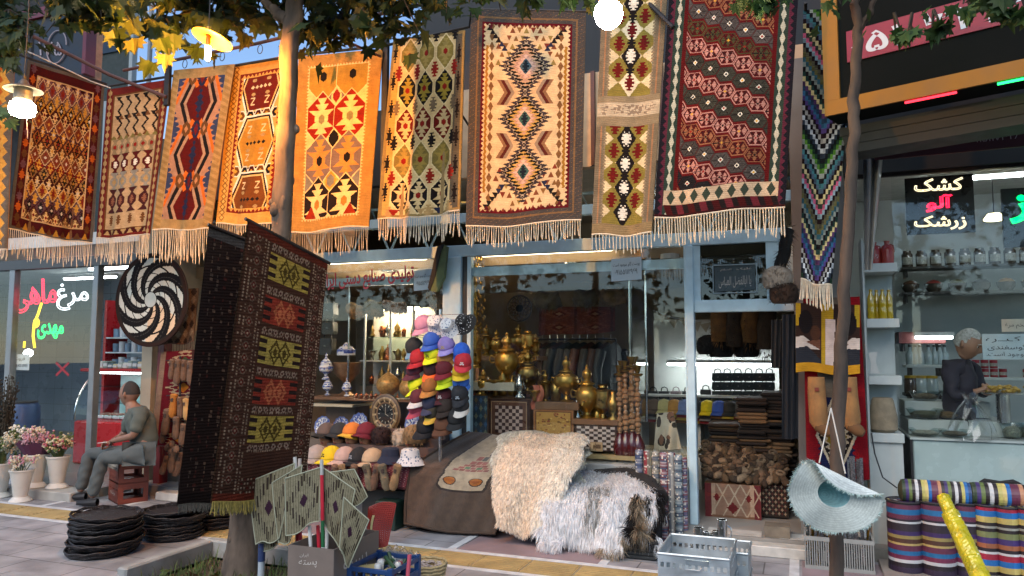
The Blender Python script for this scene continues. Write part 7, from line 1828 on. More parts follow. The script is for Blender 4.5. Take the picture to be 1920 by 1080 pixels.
for k in range(16):
 p = V(rg.uniform(ax+.06,bx2-.06),rg.uniform(3.99,4.25),zt-.06+rg.uniform(-.03,.03)); kk = k % 4
 if kk == 0: o = M().tube([p,p+V(rg.uniform(-.1,.1),rg.uniform(-.06,.06),.05)],.012,8).out('small_roll',mat('green wrap',H('2c4a30'),.5,var=.4),None,True); lab = 'small green roll lying in the blue crate'
 elif kk == 1: o = M().ell(p,(.022,.022,.02),10,7).out('trinket_ball',mat('pink bead',H('8c3b44'),.4),None,True); lab = 'small red ball lying in the blue crate'
 elif kk == 2: o = M().cbox(p,(.16,.06,.008),rz=rg.uniform(0,3),rx=.4).out('straw_mat',mat('cream straw'),None); lab = 'flat straw mat piece lying in the blue crate'
 else: o = M().lathe([(1e-4,0),(.018,0),(.022,.05),(.015,.06),(1e-4,.06)],p,10).out('small_jar',mat('white enamel'),None,True); lab = 'small white jar lying in the blue crate'
 tag(o,lab,'small goods','small goods in the blue crate')
tag(M().tube([P(768,1040,4.0),P(764,1085,3.98)],.012,8).out('paint_stick',mat('pink and white stick',H('b04a5a'),.4),None,True),'pink stick upright in the corner of the blue crate','stick')
p = P(800,1075,4.55); t = thing('straw_basket','shallow round straw basket full of small shells at the bottom edge','basket',V(p.x,p.y,.0))
zb2 = P(800,1055,4.55).z; st = mat('straw',H('a8946c'),.8,var=.25,vs=40,bump=.3)
M().lathe([(.07,0),(.09,.02),(.11,zb2*.6),(.13,zb2-.01),(.125,zb2-.012),(.1,zb2-.04),(1e-4,zb2-.05)],n=30).out('bowl',st,t,True)
for z,r in ((zb2,.13),(zb2-.02,.128),(zb2-.045,.122),(zb2-.07,.118)): M().tube([(r*math.cos(k*PI/18),r*math.sin(k*PI/18),z+.003*math.sin(k*2.2)) for k in range(37)],.009,6).out('coil',st,t,True)
m = M(); rg = random.Random(5)
for k in range(120): a = rg.uniform(0,6.28); r = .11*math.sqrt(rg.random()); m.ell((r*math.cos(a),r*math.sin(a),zb2-.03+rg.uniform(0,.02)),(.011,.009,.006),6,4)
o = m.out('shells',mat('shell mix',H('a89a94'),.5,var=.5,vs=80),t,True); o['kind'] = 'stuff'
t = thing('pipe','blue and white pipe standing in the tree pit left of the carton','pipe',tuple(V(P(490,1060,4.1).x,4.1,-.03)))
M().tube([(0,0,0),(0,0,P(490,1052,4.1).z+.03)],.022,12).out('lower',mat('white pvc',H('9fa8ad'),.4),t,True); M().tube([(0,0,P(490,1052,4.1).z+.031),(0,0,P(490,1018,4.1).z+.03)],.024,12).out('upper',mat('blue pvc',H('2c3b60'),.4),t,True)
# yellow dry leaves and broad plants in the pit
m = M(); rg = random.Random(31)
for k in range(60): leaf(m,(rg.uniform(pl0+.1,pl0+.9),rg.uniform(4.05,4.4),.0+rg.uniform(0,.06)),.09,rg,.2,((.22,.14,.05),(.12,.13,.04),(.08,.12,.03),(.18,.1,.05)))
tag(m.out('low_plant',leafA),'low leafy plant with yellowing leaves at the foot of the leaning trunk','plant')
# galvanised metal crates with cups
gal = mat('galvanised sheet',H('a7b1b6'),.42,.6,var=.2,vs=8,bump=.08)
def gcrate(x0,x1,y0,y1,z0,z1,label):
 t = thing('metal_crate',label,'crate',((x0+x1)/2,(y0+y1)/2,z0),0,'galvanised crates at the kerb'); w = .006
 def wall_(x0,x1,y0,y1,nm,along):
  hgt = z1-z0; zs_ = (z0+hgt*.55,z0+hgt*.72)
  m = M().box(x0,x1,y0,y1,z0,zs_[0]).box(x0,x1,y0,y1,zs_[1],z1)
  L_ = (x1-x0) if along == 'x' else (y1-y0); n = int(L_/.035)
  for k in range(n+1):
   f = k/n*(L_-.016)
   if along == 'x': m.box(x0+f,x0+f+.016,y0+.001,y1-.001,zs_[0],zs_[1])
   else: m.box(x0+.001,x1-.001,y0+f,y0+f+.016,zs_[0],zs_[1])
  m.out(nm,gal,t,False,True)
 wall_(x0,x1,y0,y0+w,'front_panel','x'); wall_(x0,x1,y1-w,y1,'back_panel','x'); wall_(x0,x0+w,y0+w+.001,y1-w-.001,'side_panel','y'); wall_(x1-w,x1,y0+w+.001,y1-w-.001,'side_panel','y')
 M().box(x0+w,x1-w,y0+w,y1-w,z0+.005,z0+.012).out('bottom',gal,t,False,True)
 m = M()
 for (a,b) in (((x0,y0),(x1,y0)),((x1,y0),(x1,y1)),((x1,y1),(x0,y1)),((x0,y1),(x0,y0))): m.tube([(a[0],a[1],z1),(b[0],b[1],z1)],.008,6)
 m.out('rolled_rim',gal,t,True,True)
 M().tube([(x0+(x1-x0)*.38,y0-.012,z1-.06),(x0+(x1-x0)*.4,y0-.02,z1-.075),(x0+(x1-x0)*.6,y0-.02,z1-.075),(x0+(x1-x0)*.62,y0-.012,z1-.06)],.005,6).out('handle',gal,t,True,True)
 M().rbox(x0+(x1-x0)*.4,x0+(x1-x0)*.72,y0-.004,y0-.0005,z1-.052,z1-.02,.001).out('name_plate',mat('bright zinc',H('a4b2ba'),.3,.8),t,False,True)
xa,xb2 = -.84,-.42
gcrate(xa,xb2,4.65,5.15,.245,.42,'top galvanised crate with slotted sides nearest the camera'); gcrate(xa+.005,xb2+.005,4.66,5.14,.06,.236,'lower galvanised crate under the slotted top one')
gcrate(xb2-.30,xb2+.07,5.17,5.5,.16,.33,'galvanised crate behind the stack that carries the metal cups'); gcrate(xb2-.32,xb2+.07,5.18,5.5,-.002,.155,'bottom galvanised crate behind the near stack')
gcrate(xb2+.03,xb2+.34,4.5,4.95,.0,.17,'low galvanised crate at the right of the stack')
tag(M().rbox(xa+.02,xb2,4.67,5.12,.0,.055,.01).out('wooden_block',wdb),'wooden block under the stacked galvanised crates','block')
ste = mat('stainless steel',(.6,.6,.58),.22,1.,var=.1)
for i,(px,py,hp,wp,lab) in enumerate(((1309,995,20,9,'short steel cup in front'),(1322,986,16,8,'steel cup behind the short one'),(1354,992,32,9,'tall steel flask'),(1344,1000,18,8,'steel cup before the tall flask'),(1334,988,14,7,'small steel cup in the middle'))):
 p = P(px,py,5.3); p.z = .332; r = wp*mpp(px,5.3); h = hp*mpp(px,5.3)*1.5
 t = thing('steel_cup',lab+' on the crate behind','cup',p,0,'steel cups on the crates'); lath([(r*.95,0),(r,.01),(r,h),(r*.9,h),(r*.9,h*.2),(1e-4,h*.15)],18).out('cup',ste,t,True)
 M().tube([(r,0,h*.8),(r+.025,0,h*.7),(r+.025,0,h*.4),(r,0,h*.3)],.004,6).out('handle',ste,t,True)
M().box(-.8,-.44,5.18,5.48,.331,.3315)
# straw hat on the young tree
def hat():
 Y = 4.1; c = P(1560,926,Y); t = thing('straw_hat','wide pale blue straw sun hat with a frayed brim hung on the young tree','hat',c)
 toC = (V(0,0,EYE)-c).normalized(); right = RT.copy(); right = (right+V(0,0,-.22)).normalized(); upv = toC.cross(right).normalized(); toC = right.cross(upv).normalized()
 toC,upv = (toC*.97+upv*.12).normalized(),upv
 m = M(); nr,na = 34,90
 def pos(f,a):
  r = .228*f; dep = -.10*(1-(f/.34)**3) if f < .34 else (.035*math.cos(2*a+.5)+.012*math.sin(5*a))*(f-.34)/.66
  x,y = r*math.cos(a),r*math.sin(a); q = 1.27; n_ = x*math.cos(q)+y*math.sin(q); g_ = -x*math.sin(q)+y*math.cos(q); t0,ro = .085,.028
  if n_ > t0: # the far brim is folded over towards the street
   s_ = n_-t0
   if s_ < PI*ro: n_,dep = t0+ro*math.sin(s_/ro),dep*.3+ro*(1-math.cos(s_/ro))
   else: n_,dep = t0-(s_-PI*ro),dep*.3+2*ro+.004
  x,y = n_*math.cos(q)-g_*math.sin(q),n_*math.sin(q)+g_*math.cos(q)
  return tuple(right*x+upv*y*.8+toC*(dep+.02))
 for i in range(nr):
  for k in range(na):
   f0,f1 = i/nr,(i+1)/nr; a0,a1 = 2*PI*k/na,2*PI*(k+1)/na
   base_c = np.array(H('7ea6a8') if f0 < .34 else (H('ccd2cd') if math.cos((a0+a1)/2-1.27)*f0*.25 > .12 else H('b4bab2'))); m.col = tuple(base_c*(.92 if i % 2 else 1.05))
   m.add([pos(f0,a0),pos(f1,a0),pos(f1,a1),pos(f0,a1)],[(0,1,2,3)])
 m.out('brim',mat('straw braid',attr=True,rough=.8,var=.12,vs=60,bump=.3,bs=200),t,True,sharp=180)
 fr2 = M(); rg = random.Random(2)
 for k in range(900):
  a = rg.uniform(0,2*PI); p = Vector(pos(1.,a)); p0_ = Vector(pos(.94,a)); d = (p-p0_).normalized()+V(rg.gauss(0,.5),rg.gauss(0,.5),rg.gauss(0,.5)); s_ = V(rg.gauss(0,1),rg.gauss(0,1),rg.gauss(0,1)).normalized()*.0025
  fr2.add([p-s_,p+s_,p+d.normalized()*rg.uniform(.008,.022)],[(0,1,2)])
 fr2.out('frayed_edge',mat('pale straw fray',H('a8bcb6'),.9,var=.2),t)
 M().tube([P(1558,765,Y+.12),P(1536,868,Y-.06)],.0035,5).out('hanging_cord',mat('white cord',H('b5b2aa'),.8),t,True,True); M().tube([P(1558,765,Y+.12),P(1585,888,Y-.06)],.0035,5).out('hanging_cord',mat('white cord'),t,True,True)
hat()
# ================================================================ RIGHT NEIGHBOUR: THE GROCER
gx0 = XR+.43
gs = thing('grocery_shop','grocery with glass front, pale shelves and a black sign framed in yellow','shop',(gx0+2.5,9,0))
gw = mat('pale grey wall',H('a2a8a4'),.6,var=.08,vs=2)
pt('floor',M().box(gx0,7,6.6,11,-.02,.1),mat('grey terrazzo'),gs)
pt('back_wall',M().box(gx0,7,9.4,9.6,.1,3.5),gw,gs); pt('side_wall',M().box(6.8,7,6.9,9.4,.1,3.5),gw,gs); pt('ceiling',M().box(gx0,7,6.95,9.4,3.35,3.5),mat('white ceiling'),gs)
zt_ = P(1760,318,F).z
pt('lintel',M().box(gx0,7,F-.06,F+.06,zt_,zt_+.28),mat('grey green metal',H('353836'),.7,.1,var=.15),gs); pt('window_bar',M().box(gx0,7,F-.03,F+.02,zt_-.03,zt_-.003),darkmetal,gs)
pt('window_pane',M().box(gx0+.36,6.8,F,F+.008,.95,zt_-.03),paneM,gs)
# roller shutter box and awning
def P2(px,py,A,B):
 d = FW+RT*((px-960)/FPX)+UP*((540-py)/FPX); ax,ay = A; ex,ey = B[0]-A[0],B[1]-A[1]
 t = (ax*ey-ay*ex)/(d.x*ey-d.y*ex); return Vector((d.x*t,d.y*t,EYE+d.z*t))
SA,SB = P(1548,205,5.62),P(1920,158,5.2); SA2,SB2 = (SA.x,SA.y),(SB.x,SB.y)
q2 = lambda px,py: P2(px,py,SA2,SB2)
sg = thing('shop_sign','black sign board framed in yellow with a red phone number band','sign',tuple(SA))
dv_ = (SB-SA); dv_.z = 0; dv_.normalize(); nrm = Vector((dv_.y,-dv_.x,0))
if nrm.y > 0: nrm = -nrm
def sgq(name,c4,mt,off=0.,th=.02): return M().prism([p+nrm*off for p in c4],-nrm*th).out(name,mt,sg,False,True)
ext = lambda p,k: p+dv_*k
zb0 = (q2(1547,206).z+q2(1920,160).z)/2
def strip(s0,s1,z0,z1): A_ = V(SA.x,SA.y,0); return [A_+dv_*s0+V(0,0,z1),A_+dv_*s1+V(0,0,z1),A_+dv_*s1+V(0,0,z0),A_+dv_*s0+V(0,0,z0)]
yel = mat('yellow enamel frame',H('85590c'),.7,var=.15,vs=5); blkb = mat('black green board',H('0a0e0d'),.8,var=.2,vs=2,spec=.1)
wv_ = (q2(1573,100)-q2(1545,100)).length; hb_ = .105
sgq('board',strip(0,4,zb0,zb0+2.2),blkb,0,.25); sgq('frame_bar',strip(0,4,zb0,zb0+hb_),yel,.02,.019); sgq('frame_bar',strip(0,wv_,zb0+hb_+.001,zb0+2.2),yel,.02,.019); sgq('frame_end',[V(SA.x,SA.y,zb0+2.2)+nrm*.02,V(SA.x,SA.y,zb0+2.2)-nrm*.25,V(SA.x,SA.y,zb0)-nrm*.25,V(SA.x,SA.y,zb0)+nrm*.02],yel,0,0.001) if False else None
s_red = (q2(1588,90)-q2(1545,90)).length; zr0,zr1 = q2(1590,118).z,q2(1590,60).z
sgq('number_band',strip(s_red,4,zr0,zr1),mat('crimson band',H('7d1728'),.4,var=.1),.012,.011)
A_ = V(SA.x,SA.y,0)+dv_*s_red+nrm*.014
ln_ = (q2(1920,60)-q2(1597,90)).length*1.5; text_on('number_lettering','۰۵۱-۳۲۲۳۸۸',A_+dv_*.03+V(0,0,zr1-.02),A_+dv_*ln_+V(0,0,zr1-.02),A_+dv_*.03+V(0,0,zr0+.03),mat('white sign letter',H('b9bdc2'),.5,var=0),sg,extrude=.004,offset=.02)
sr = (q2(1690,190)-q2(1545,190)).length
for k,(u0,u1,c,s) in enumerate(((sr,sr+.3,(1,.03,.05),5),(sr+.52,4,(.02,1,.15),6))):
 M().tube([V(SA.x,SA.y,zb0-.012)+dv_*u0+nrm*.0,V(SA.x,SA.y,zb0-.012)+dv_*u1+nrm*.0],.008,6).out('light_strip',emis('led %d' % k,c,s*.4),sg,True,True)
sb_ = thing('shutter_box','grey roller shutter box with ribs below the black sign','shutter box',(gx0+1.5,5.8,zb0-.4))
for k in range(3): M().prism([V(SA.x+.1,SA.y+.26+.02*k,zb0-.02-.062*k),V(SA.x+.1,SA.y+.6,zb0-.02-.062*k),V(SA.x+.1,SA.y+.6,zb0-.079-.062*k),V(SA.x+.1,SA.y+.275+.02*k,zb0-.079-.062*k)],dv_*4).out('rib',mat('grey green metal'),sb_,False,True)
aw = thing('awning','dark red awning strip with faint lettering under the shutter box','awning',(gx0+1.5,6.3,zb0-.4)); maroon = mat('maroon canvas',H('3f1418'),.7,var=.25,vs=4)
YA = 6.3; p1a,p2a,p3a,p4a = P(1640,262,YA),P(1925,205,YA),P(1925,268,YA),P(1640,300,YA)
M().prism([p1a,p2a+V(2,0,0),p3a+V(2,0,0),p4a],(0,.02,0)).out('canvas',maroon,aw,False,True)
fl_ = mat('faded lettering',H('7a4a4c'),.7,var=0)
text_on('lettering','جوکای لالا',P(1690,243,YA-.004),P(1792,232,YA-.004),P(1692,276,YA-.004),fl_,aw,extrude=.001); text_on('lettering','۰۹۱۵۳۱۱۰۹۸۳',P(1822,235,YA-.004),P(1912,226,YA-.004),P(1822,246,YA-.004),mat('pale faded lettering',H('9a8a8c'),.7,var=0),aw,extrude=.001); text_on('lettering','۰۹۱۵۱۱۷۱۶۲۸',P(1820,257,YA-.004),P(1914,248,YA-.004),P(1820,268,YA-.004),mat('pale faded lettering'),aw,extrude=.001); text_on('lettering','سفیدان سبلان',P(1824,222,YA-.004),P(1912,211,YA-.004),P(1824,233,YA-.004),fl_,aw,extrude=.001)
# white drape hanging at the corner
m = M(); m.grid(12,16,lambda u,v: tuple(P(1618+(40-26*v)*u+4*v,296+210*v-(18*u)*(1-v),6.35)+V(0,.05*math.sin(u*14)*(1-.5*v),0))); tag(m.out('plastic_drape',mat('dull white tarpaulin',H('8d8c88'),.5,var=.15),None,True),'folded dull white tarpaulin hanging at the corner of the grocery','tarpaulin')
# white shelf tower with jugs, oil, sack
YT = 6.75; a,b,_,_ = rectpx(1628,700,1688,700,YT); tw_ = thing('shelf_tower','tall pale shelf tower at the left edge of the grocery front','shelf',((a+b)/2,YT,0)); wb_ = mat('pale laminate',H('a9b0ac'),.45,var=.06)
M().box(a,b,YT+.3,YT+.32,0,P(1655,445,YT).z).out('back',wb_,tw_,False,True); M().box(a-.015,a,YT,YT+.32,0,P(1655,445,YT).z).out('side',wb_,tw_,False,True); M().box(a,b,YT+.02,YT+.29,.0,P(1655,830,YT).z).out('base_cabinet',wb_,tw_,False,True)
bz = [P(1655,py,YT).z for py in (493,597,704,812)]
for z in bz: M().rbox(a,b+.01,YT-.01,YT+.299,z-.075,z-.002,.004).out('board',wb_,tw_,False,True)
def jug(px,col,lab,hpx=42,shape=0):
 p = P(px,493,YT+.1); p.z = bz[0]; s = hpx*mpp(px,YT); t = thing('jug',lab,'jug',p,0,'red jugs on the shelf tower')
 lath([(.22*s,0),(.26*s,.03*s),(.27*s,.6*s),(.2*s,.78*s),(.1*s,.85*s),(.1*s,.95*s)],18).out('body',col,t,True); lath([(.12*s,.951*s),(.12*s,1.0*s),(1e-4,1.01*s)],14).out('cap',col,t,True)
 M().tube([(.1*s,0,.86*s),(.24*s,0,.8*s),(.27*s,0,.5*s)],.03*s,6).out('handle',col,t,True)
 if shape == 0: text_on('lettering','رب',(-.14*s,-.275*s,.45*s),(.14*s,-.275*s,.45*s),(-.14*s,-.275*s,.25*s),mat('white print'),t,w=False,extrude=.001)
jr = mat('red jug plastic',H('8c2a22'),.35,var=.08); jug(1640,jr,'red jug with white script at the left on the top shelf'); jug(1664,jr,'plain red jug with a flat cap beside it',44,1)
oilm = mat('yellow oil bottle',H('a88e10'),.15,spec=.7,coat=.6,var=.1)
for i,px in enumerate((1634,1645,1656,1668)):
 p = P(px,597,YT+.08+.06*(i % 2)); p.z = bz[1]; s = 56*mpp(px,YT); t = thing('oil_bottle',('leftmost','second','third','rightmost')[i]+' yellow oil bottle on the shelf tower','bottle',p,0,'oil bottles on the shelf tower')
 lath([(.11*s,0),(.125*s,.03*s),(.12*s,.35*s),(.11*s,.4*s),(.12*s,.45*s),(.115*s,.7*s),(.05*s,.86*s),(.045*s,.93*s)],16).out('body',oilm,t,True); lath([(.055*s,.931*s),(.055*s,.99*s),(1e-4,1.*s)],12).out('cap',mat('yellow cap',H('a88a18'),.4),t,True)
p = P(1638,700,YT-.02); m = M(); s = mpp(1638,YT); m.prism([p+V(x*s,0,y*s) for x,y in ((-8,38),(8,40),(4,22),(8,6),(12,0),(-6,0),(-4,18))],(0,.01,0)); tag(m.out('boot_cutout',mat('paper white',H('b0b2ac'),.7)),'white boot shaped cut out standing on the shelf tower','cut out')
p = P(1657,812,YT+.1); p.z = bz[3]; s = 64*mpp(1657,YT); t = thing('grain_sack','half open tan sack standing on the lowest shelf of the tower','sack',p)
M().lathe([(.28*s,0),(.38*s,.08*s),(.39*s,.4*s),(.34*s,.7*s),(.3*s,.92*s),(.26*s,1.0*s),(.22*s,.96*s),(.2*s,.85*s),(1e-4,.8*s)],n=18,sy=.8).out('sack',mat('tan woven sack',H('7d715c'),.9,var=.25,vs=14,bump=.5,bs=50),t,True)
tag(M().tube([P(1634,812,6.6),P(1640,850,6.6),P(1655,895,6.6),P(1682,915,6.6)],.006,6).out('cable',mat('black cable'),None,True),'black cable looping down beside the shelf tower','cable')
# neon boards behind the glass
YN = F+.12
nb = thing('neon_board','black board with three rows of neon lettering, the middle one red','sign',tuple(P(1762,440,YN)))
a,b,z0,z1 = rectpx(1698,330,1827,438,YN); M().box(a,b,YN,YN+.02,z0,z1).out('board',mat('neon black',(.01,.01,.012),.3),nb,False,True)
NWm = emis('neon warm',(1,.8,.5),1.2);
text_px('top_lettering','کشک',1714,336,1806,360,YN-.012,NWm,nb,slope=-.05,outline=.022); text_px('red_lettering','آلو',1736,366,1786,398,YN-.012,NR,nb,slope=-.05,outline=.03); text_px('bottom_lettering','زرشک',1714,405,1812,432,YN-.012,NWm,nb,slope=-.03,outline=.022)
gb = thing('neon_board','black board with large green neon letters at the right edge','sign',tuple(P(1900,460,YN)))
a,b,z0,z1 = rectpx(1878,350,2040,462,YN); M().box(a,b,YN-.02,YN,z0,z1).out('board',mat('neon black'),gb,False,True); text_px('green_lettering','برنز',1893,362,2020,420,YN-.034,NG,gb,outline=.045)
t = thing('pendant_lamp','small cream pendant lamp glowing inside the grocery','lamp',tuple(P(1864,411,7.9))); M().lathe([(.05,.05),(.085,.0),(.08,-.01),(1e-4,-.012)],n=20).out('shade',emis('cream lamp',(1,.85,.5),5),t,True); M().tube([(0,0,.05),(0,0,.4)],.005,5).out('cord',darkmetal,t)
# dark wall shelves with labelled jars
YJ2 = 8.9
def wshelf(px0,px1,py,Y,label,mt,d=.25,h=.03):
 a,b,_,_ = rectpx(px0,py,px1,py,Y); z = P((px0+px1)/2,py,Y).z; t = thing('wall_shelf',label,'shelf',((a+b)/2,Y,z)); M().rbox(a,b,Y-.02,Y+d,z-h,z-.001,.004).out('board',mt,t,False,True)
 for x in (a+.05,b-.05): M().box(x-.01,x+.01,Y+.02,Y+d,z-h-.08,z-h-.001).out('bracket',darkmetal,t,False,True)
 return a,b,z
dk = mat('dark shelf',H('2c2a28'),.5,var=.2); jl = mat('jar glass dark',H('4a4038'),.2,spec=.6,var=.3)
a,b,z = wshelf(1690,1960,496,YJ2,'upper dark shelf of labelled jars on the grocery wall',dk)
j0 = None
for k in range(15):
 x = a+.07+k*.135; lab = 'dark jar with a pale label on the upper grocery shelf'
 if j0 is None:
  j0 = thing('labelled_jar',lab,'jar',(x,YJ2+.1,z),0,'labelled jars on the upper grocery shelf'); lath([(.05,0),(.055,.01),(.055,.14),(.04,.16),(.04,.18),(1e-4,.18)],16).out('jar',jl,j0,True)
  M().grid(8,1,lambda u,v: (.0565*math.sin((u-.5)*2),-.0565*math.cos((u-.5)*2),.03+.08*v)).out('paper_label',mat('label paper',H('8f8f86'),.7,var=.3,vs=60),j0,True)
 else: dup(j0,(x,YJ2+.1,z))
a,b,z = wshelf(1690,1960,545,YJ2,'lower dark shelf of bowls on the grocery wall',dk)
for k in range(9):
 x = a+.1+k*.22; t = thing('spice_bowl',('brown','red','olive','dark','tan','ochre','rust','grey','black')[k]+' heap in a bowl on the lower grocery shelf','bowl',(x,YJ2+.1,z),0,'spice bowls on the lower grocery shelf')
 lath([(.05,0),(.08,.04),(.09,.09),(.085,.09),(1e-4,.08)],16).out('bowl',jl,t,True); lath([(.083,.088),(.05,.12),(1e-4,.135)],14).out('heap',mat('spice %d' % k,H(('4a3020','6a2018','4a4620','241a14','8a6a40','8a6418','6a3a18','6a6864','151312')[k]),.9,var=.3,vs=40),t,True)
a,b,z = wshelf(1684,1772,622,8.6,'dark red shelf board above the bottles',mat('dark red board',H('5a2420'),.5),.3,.12)
tube_light(P(1714,630,8.5).x,P(1788,630,8.5).x,8.5,P(1750,632,8.5).z,'white tube light just behind the standing man',emis('strip tube'))
a,b,z = wshelf(1698,1775,684,8.2,'white shelf of clear bottles behind the standing man',wb_)
clr = mat('clear bottle',H('9aa8a8'),.12,spec=.7,var=.1)
for k,px in enumerate((1707,1717,1726,1742,1753,1763,1772)):
 p = P(px,684,8.25); p.z = z; t = thing('glass_bottle',('first','second','third','fourth','fifth','sixth','last')[k]+' clear bottle with a dark cap on the white grocery shelf','bottle',p,0,'clear bottles behind the standing man'); lath([(.035,0),(.038,.01),(.038,.1),(.015,.14),(.013,.17)],14).out('body',clr,t,True); lath([(.015,.171),(.015,.195),(1e-4,.196)],10).out('cap',mat('black plastic'),t,True)
a,b,z = wshelf(1698,1775,738,8.0,'lower shelf of tall jars with yellow lids',dk)
for k,px in enumerate((1708,1728,1748)):
 p = P(px,738,7.95); p.z = z; t = thing('lidded_jar',('left','middle','right')[k]+' tall jar with a yellow lid behind the grocery counter','jar',p,0,'jars with yellow lids'); lath([(.05,0),(.055,.01),(.055,.13),(.045,.145)],16).out('body',clr if k else jl,t,True); lath([(.05,.146),(.05,.17),(1e-4,.171)],14).out('lid',mat('yellow cap'),t,True)
bl3 = mat('blue grey panel',H('9fb4b8'),.4); a,b,z = wshelf(1826,1980,708,8.4,'white shelf of red cans at the right of the grocery',wb_)
for k in range(10):
 x = a+.03+k*.075+(.12 if k > 3 else 0)
 for q in range(2 if k < 3 else 1):
  t = thing('food_can',('small red can at the left of the right grocery shelf, '+('bottom row','top row')[q]) if k < 3 else 'small red can near the right edge of the grocery shelf','can',(x,8.45,z+.001+.085*q),0,'red cans on the right grocery shelf, left pile' if k < 3 else 'red cans on the right grocery shelf'); lath([(.033,0),(.034,.004),(.034,.078),(.03,.08),(1e-4,.08)],14).out('can',mat('red can',H('8a1f2c'),.35,.2),t,True); M().lathe([(.0343,.02),(.0343,.05)],n=14).out('band',mat('label paper'),t,True)
notice('counter_sign','pale sign with three lines of dark Persian writing over the grocery counter',1842,626,1960,674,7.0,((.06,.1,.62,.34,'کــره'),(.08,.4,.72,.66,'گوسفندی'),(.06,.7,.72,.92,'موجود است.')),mat('pale blue sign',H('a3b4b8'),.5),ink,slope=0,th=.012,cat='sign')
notice('paper_notice','cream paper with a few dark words hung above the butter sign',1878,598,1960,622,7.05,((.08,.3,.55,.75,'تخم مرغ'),),mat('cream paper',H('b8b0a0'),.8))
# counter with bowls
YCn = 6.98; a = P(1712,850,YCn).x; zc1,zc2,zc3 = [P(1780,py,YCn).z for py in (822,790,757)]
ct = thing('grocery_counter','stepped grocery counter with a pale glass front and bowls on it','counter',(a+1.5,YCn+.4,.1)); cg = mat('pale counter panel',H('9fb0ac'),.25,var=.05,spec=.6)
M().rbox(a,a+3.5,YCn,YCn+.9,.1,zc1-.02,.01).out('front_panel',cg,ct,False,True); M().box(a-.02,a+3.5,YCn-.02,YCn+.9,zc1-.018,zc1-.001).out('top_board',wb_,ct,False,True); M().box(a-.02,a-.001,YCn-.01,YCn+.9,.1,zc1-.02).out('end_trim',darkmetal,ct,False,True)
M().rbox(a,a+.75,YCn+.22,YCn+.8,zc1,zc2-.01,.005).out('step',wb_,ct,False,True); M().rbox(a,a+.65,YCn+.42,YCn+.8,zc2,zc3-.01,.005).out('step',wb_,ct,False,True)
bowlm = glass('bowl glass',(.85,.9,.9),.03,1.5,1.3)
def gbowl(px,pyb,w,h,Y,z,lab,cont):
 p = P(px,pyb,Y); p.z = z+.001; t = thing('glass_bowl',lab,'bowl',p,0,'glass bowls on the grocery counter')
 lath([(w*.6,0),(w*.7,.01),(w,h),(w*.97,h),(w*.66,.014),(1e-4,.012)],22).out('bowl',bowlm,t,True); lath([(1e-4,.014),(w*.66,.016),(w*.8,h*.5),(w*.5,h*.75),(1e-4,h*.85)],18).out('contents',cont,t,True)
ct_ = [mat('bowl content %d' % k,H(c),.8,var=.45,vs=60,bump=.6,bs=90) for k,c in enumerate(('6a5a44','8a8470','4a4a30','7a5a34','9a9484'))]
for k,(px,py,w,h,Y,z) in enumerate(((1735,757,.13,.08,7.5,zc3-.01),(1795,757,.14,.09,7.5,zc3-.01),(1735,790,.15,.085,7.28,zc2-.01),(1778,790,.1,.08,7.3,zc2-.01),(1735,822,.13,.06,7.1,zc1),(1790,822,.12,.06,7.1,zc1),(1898,800,.09,.12,7.15,zc1),(1930,800,.1,.12,7.15,zc1),(1897,780,.085,.1,7.5,zc1))):
 gbowl(px,py,w,h,Y,z,'glass bowl '+('at the back left of the counter','at the back right beside the man','of brown grain on the middle step','small, in the middle of the step','low, at the left of the front step','low, under the plastic bag','deep, at the right of the counter','deep, cut by the right edge','deep, behind the right ones')[k],ct_[k % 5])
m = M(); cb = P(1822,790,7.05); m.lathe([(.16,-.14),(.17,-.08),(.13,.02),(.07,.12),(.03,.18),(.06,.22)],cb,26)
rg = random.Random(2); m.v = [(x+rg.gauss(0,.012),y+rg.gauss(0,.012),z+rg.gauss(0,.012)) for x,y,z in m.v]; tag(m.out('plastic_bag',plast,None,False),'clear plastic bag standing open on the grocery counter','bag')
m = M();
for k in range(60): an = rg.uniform(0,6.28); r = .16*math.sqrt(rg.random()); m.ell((r*math.cos(an),.8*r*math.sin(an),rg.uniform(0,.05)),(.02,.016,.012),6,4)
o = m.out('bread_heap',mat('golden heap',H('a8873c'),.7,var=.3,vs=40),None,True); o.location = P(1880,735,7.2); tag(o,'golden heap on a tray beside the standing man','food'); M().lathe([(.2,-.012),(.21,.0),(1e-4,-.004)],n=24,sy=.8).out('tray',ste,o,True); M().lathe([(.05,-.25),(.05,-.014)],n=12).out('stand',ste,o,True)
for k in range(2): tube_light(1.2+2.2*k,2.4+2.2*k,8.0,3.26,('white tube light in the left half of the grocery ceiling','white tube light in the right half of the grocery ceiling')[k],emis('butcher tube',(.85,.94,1),11.))
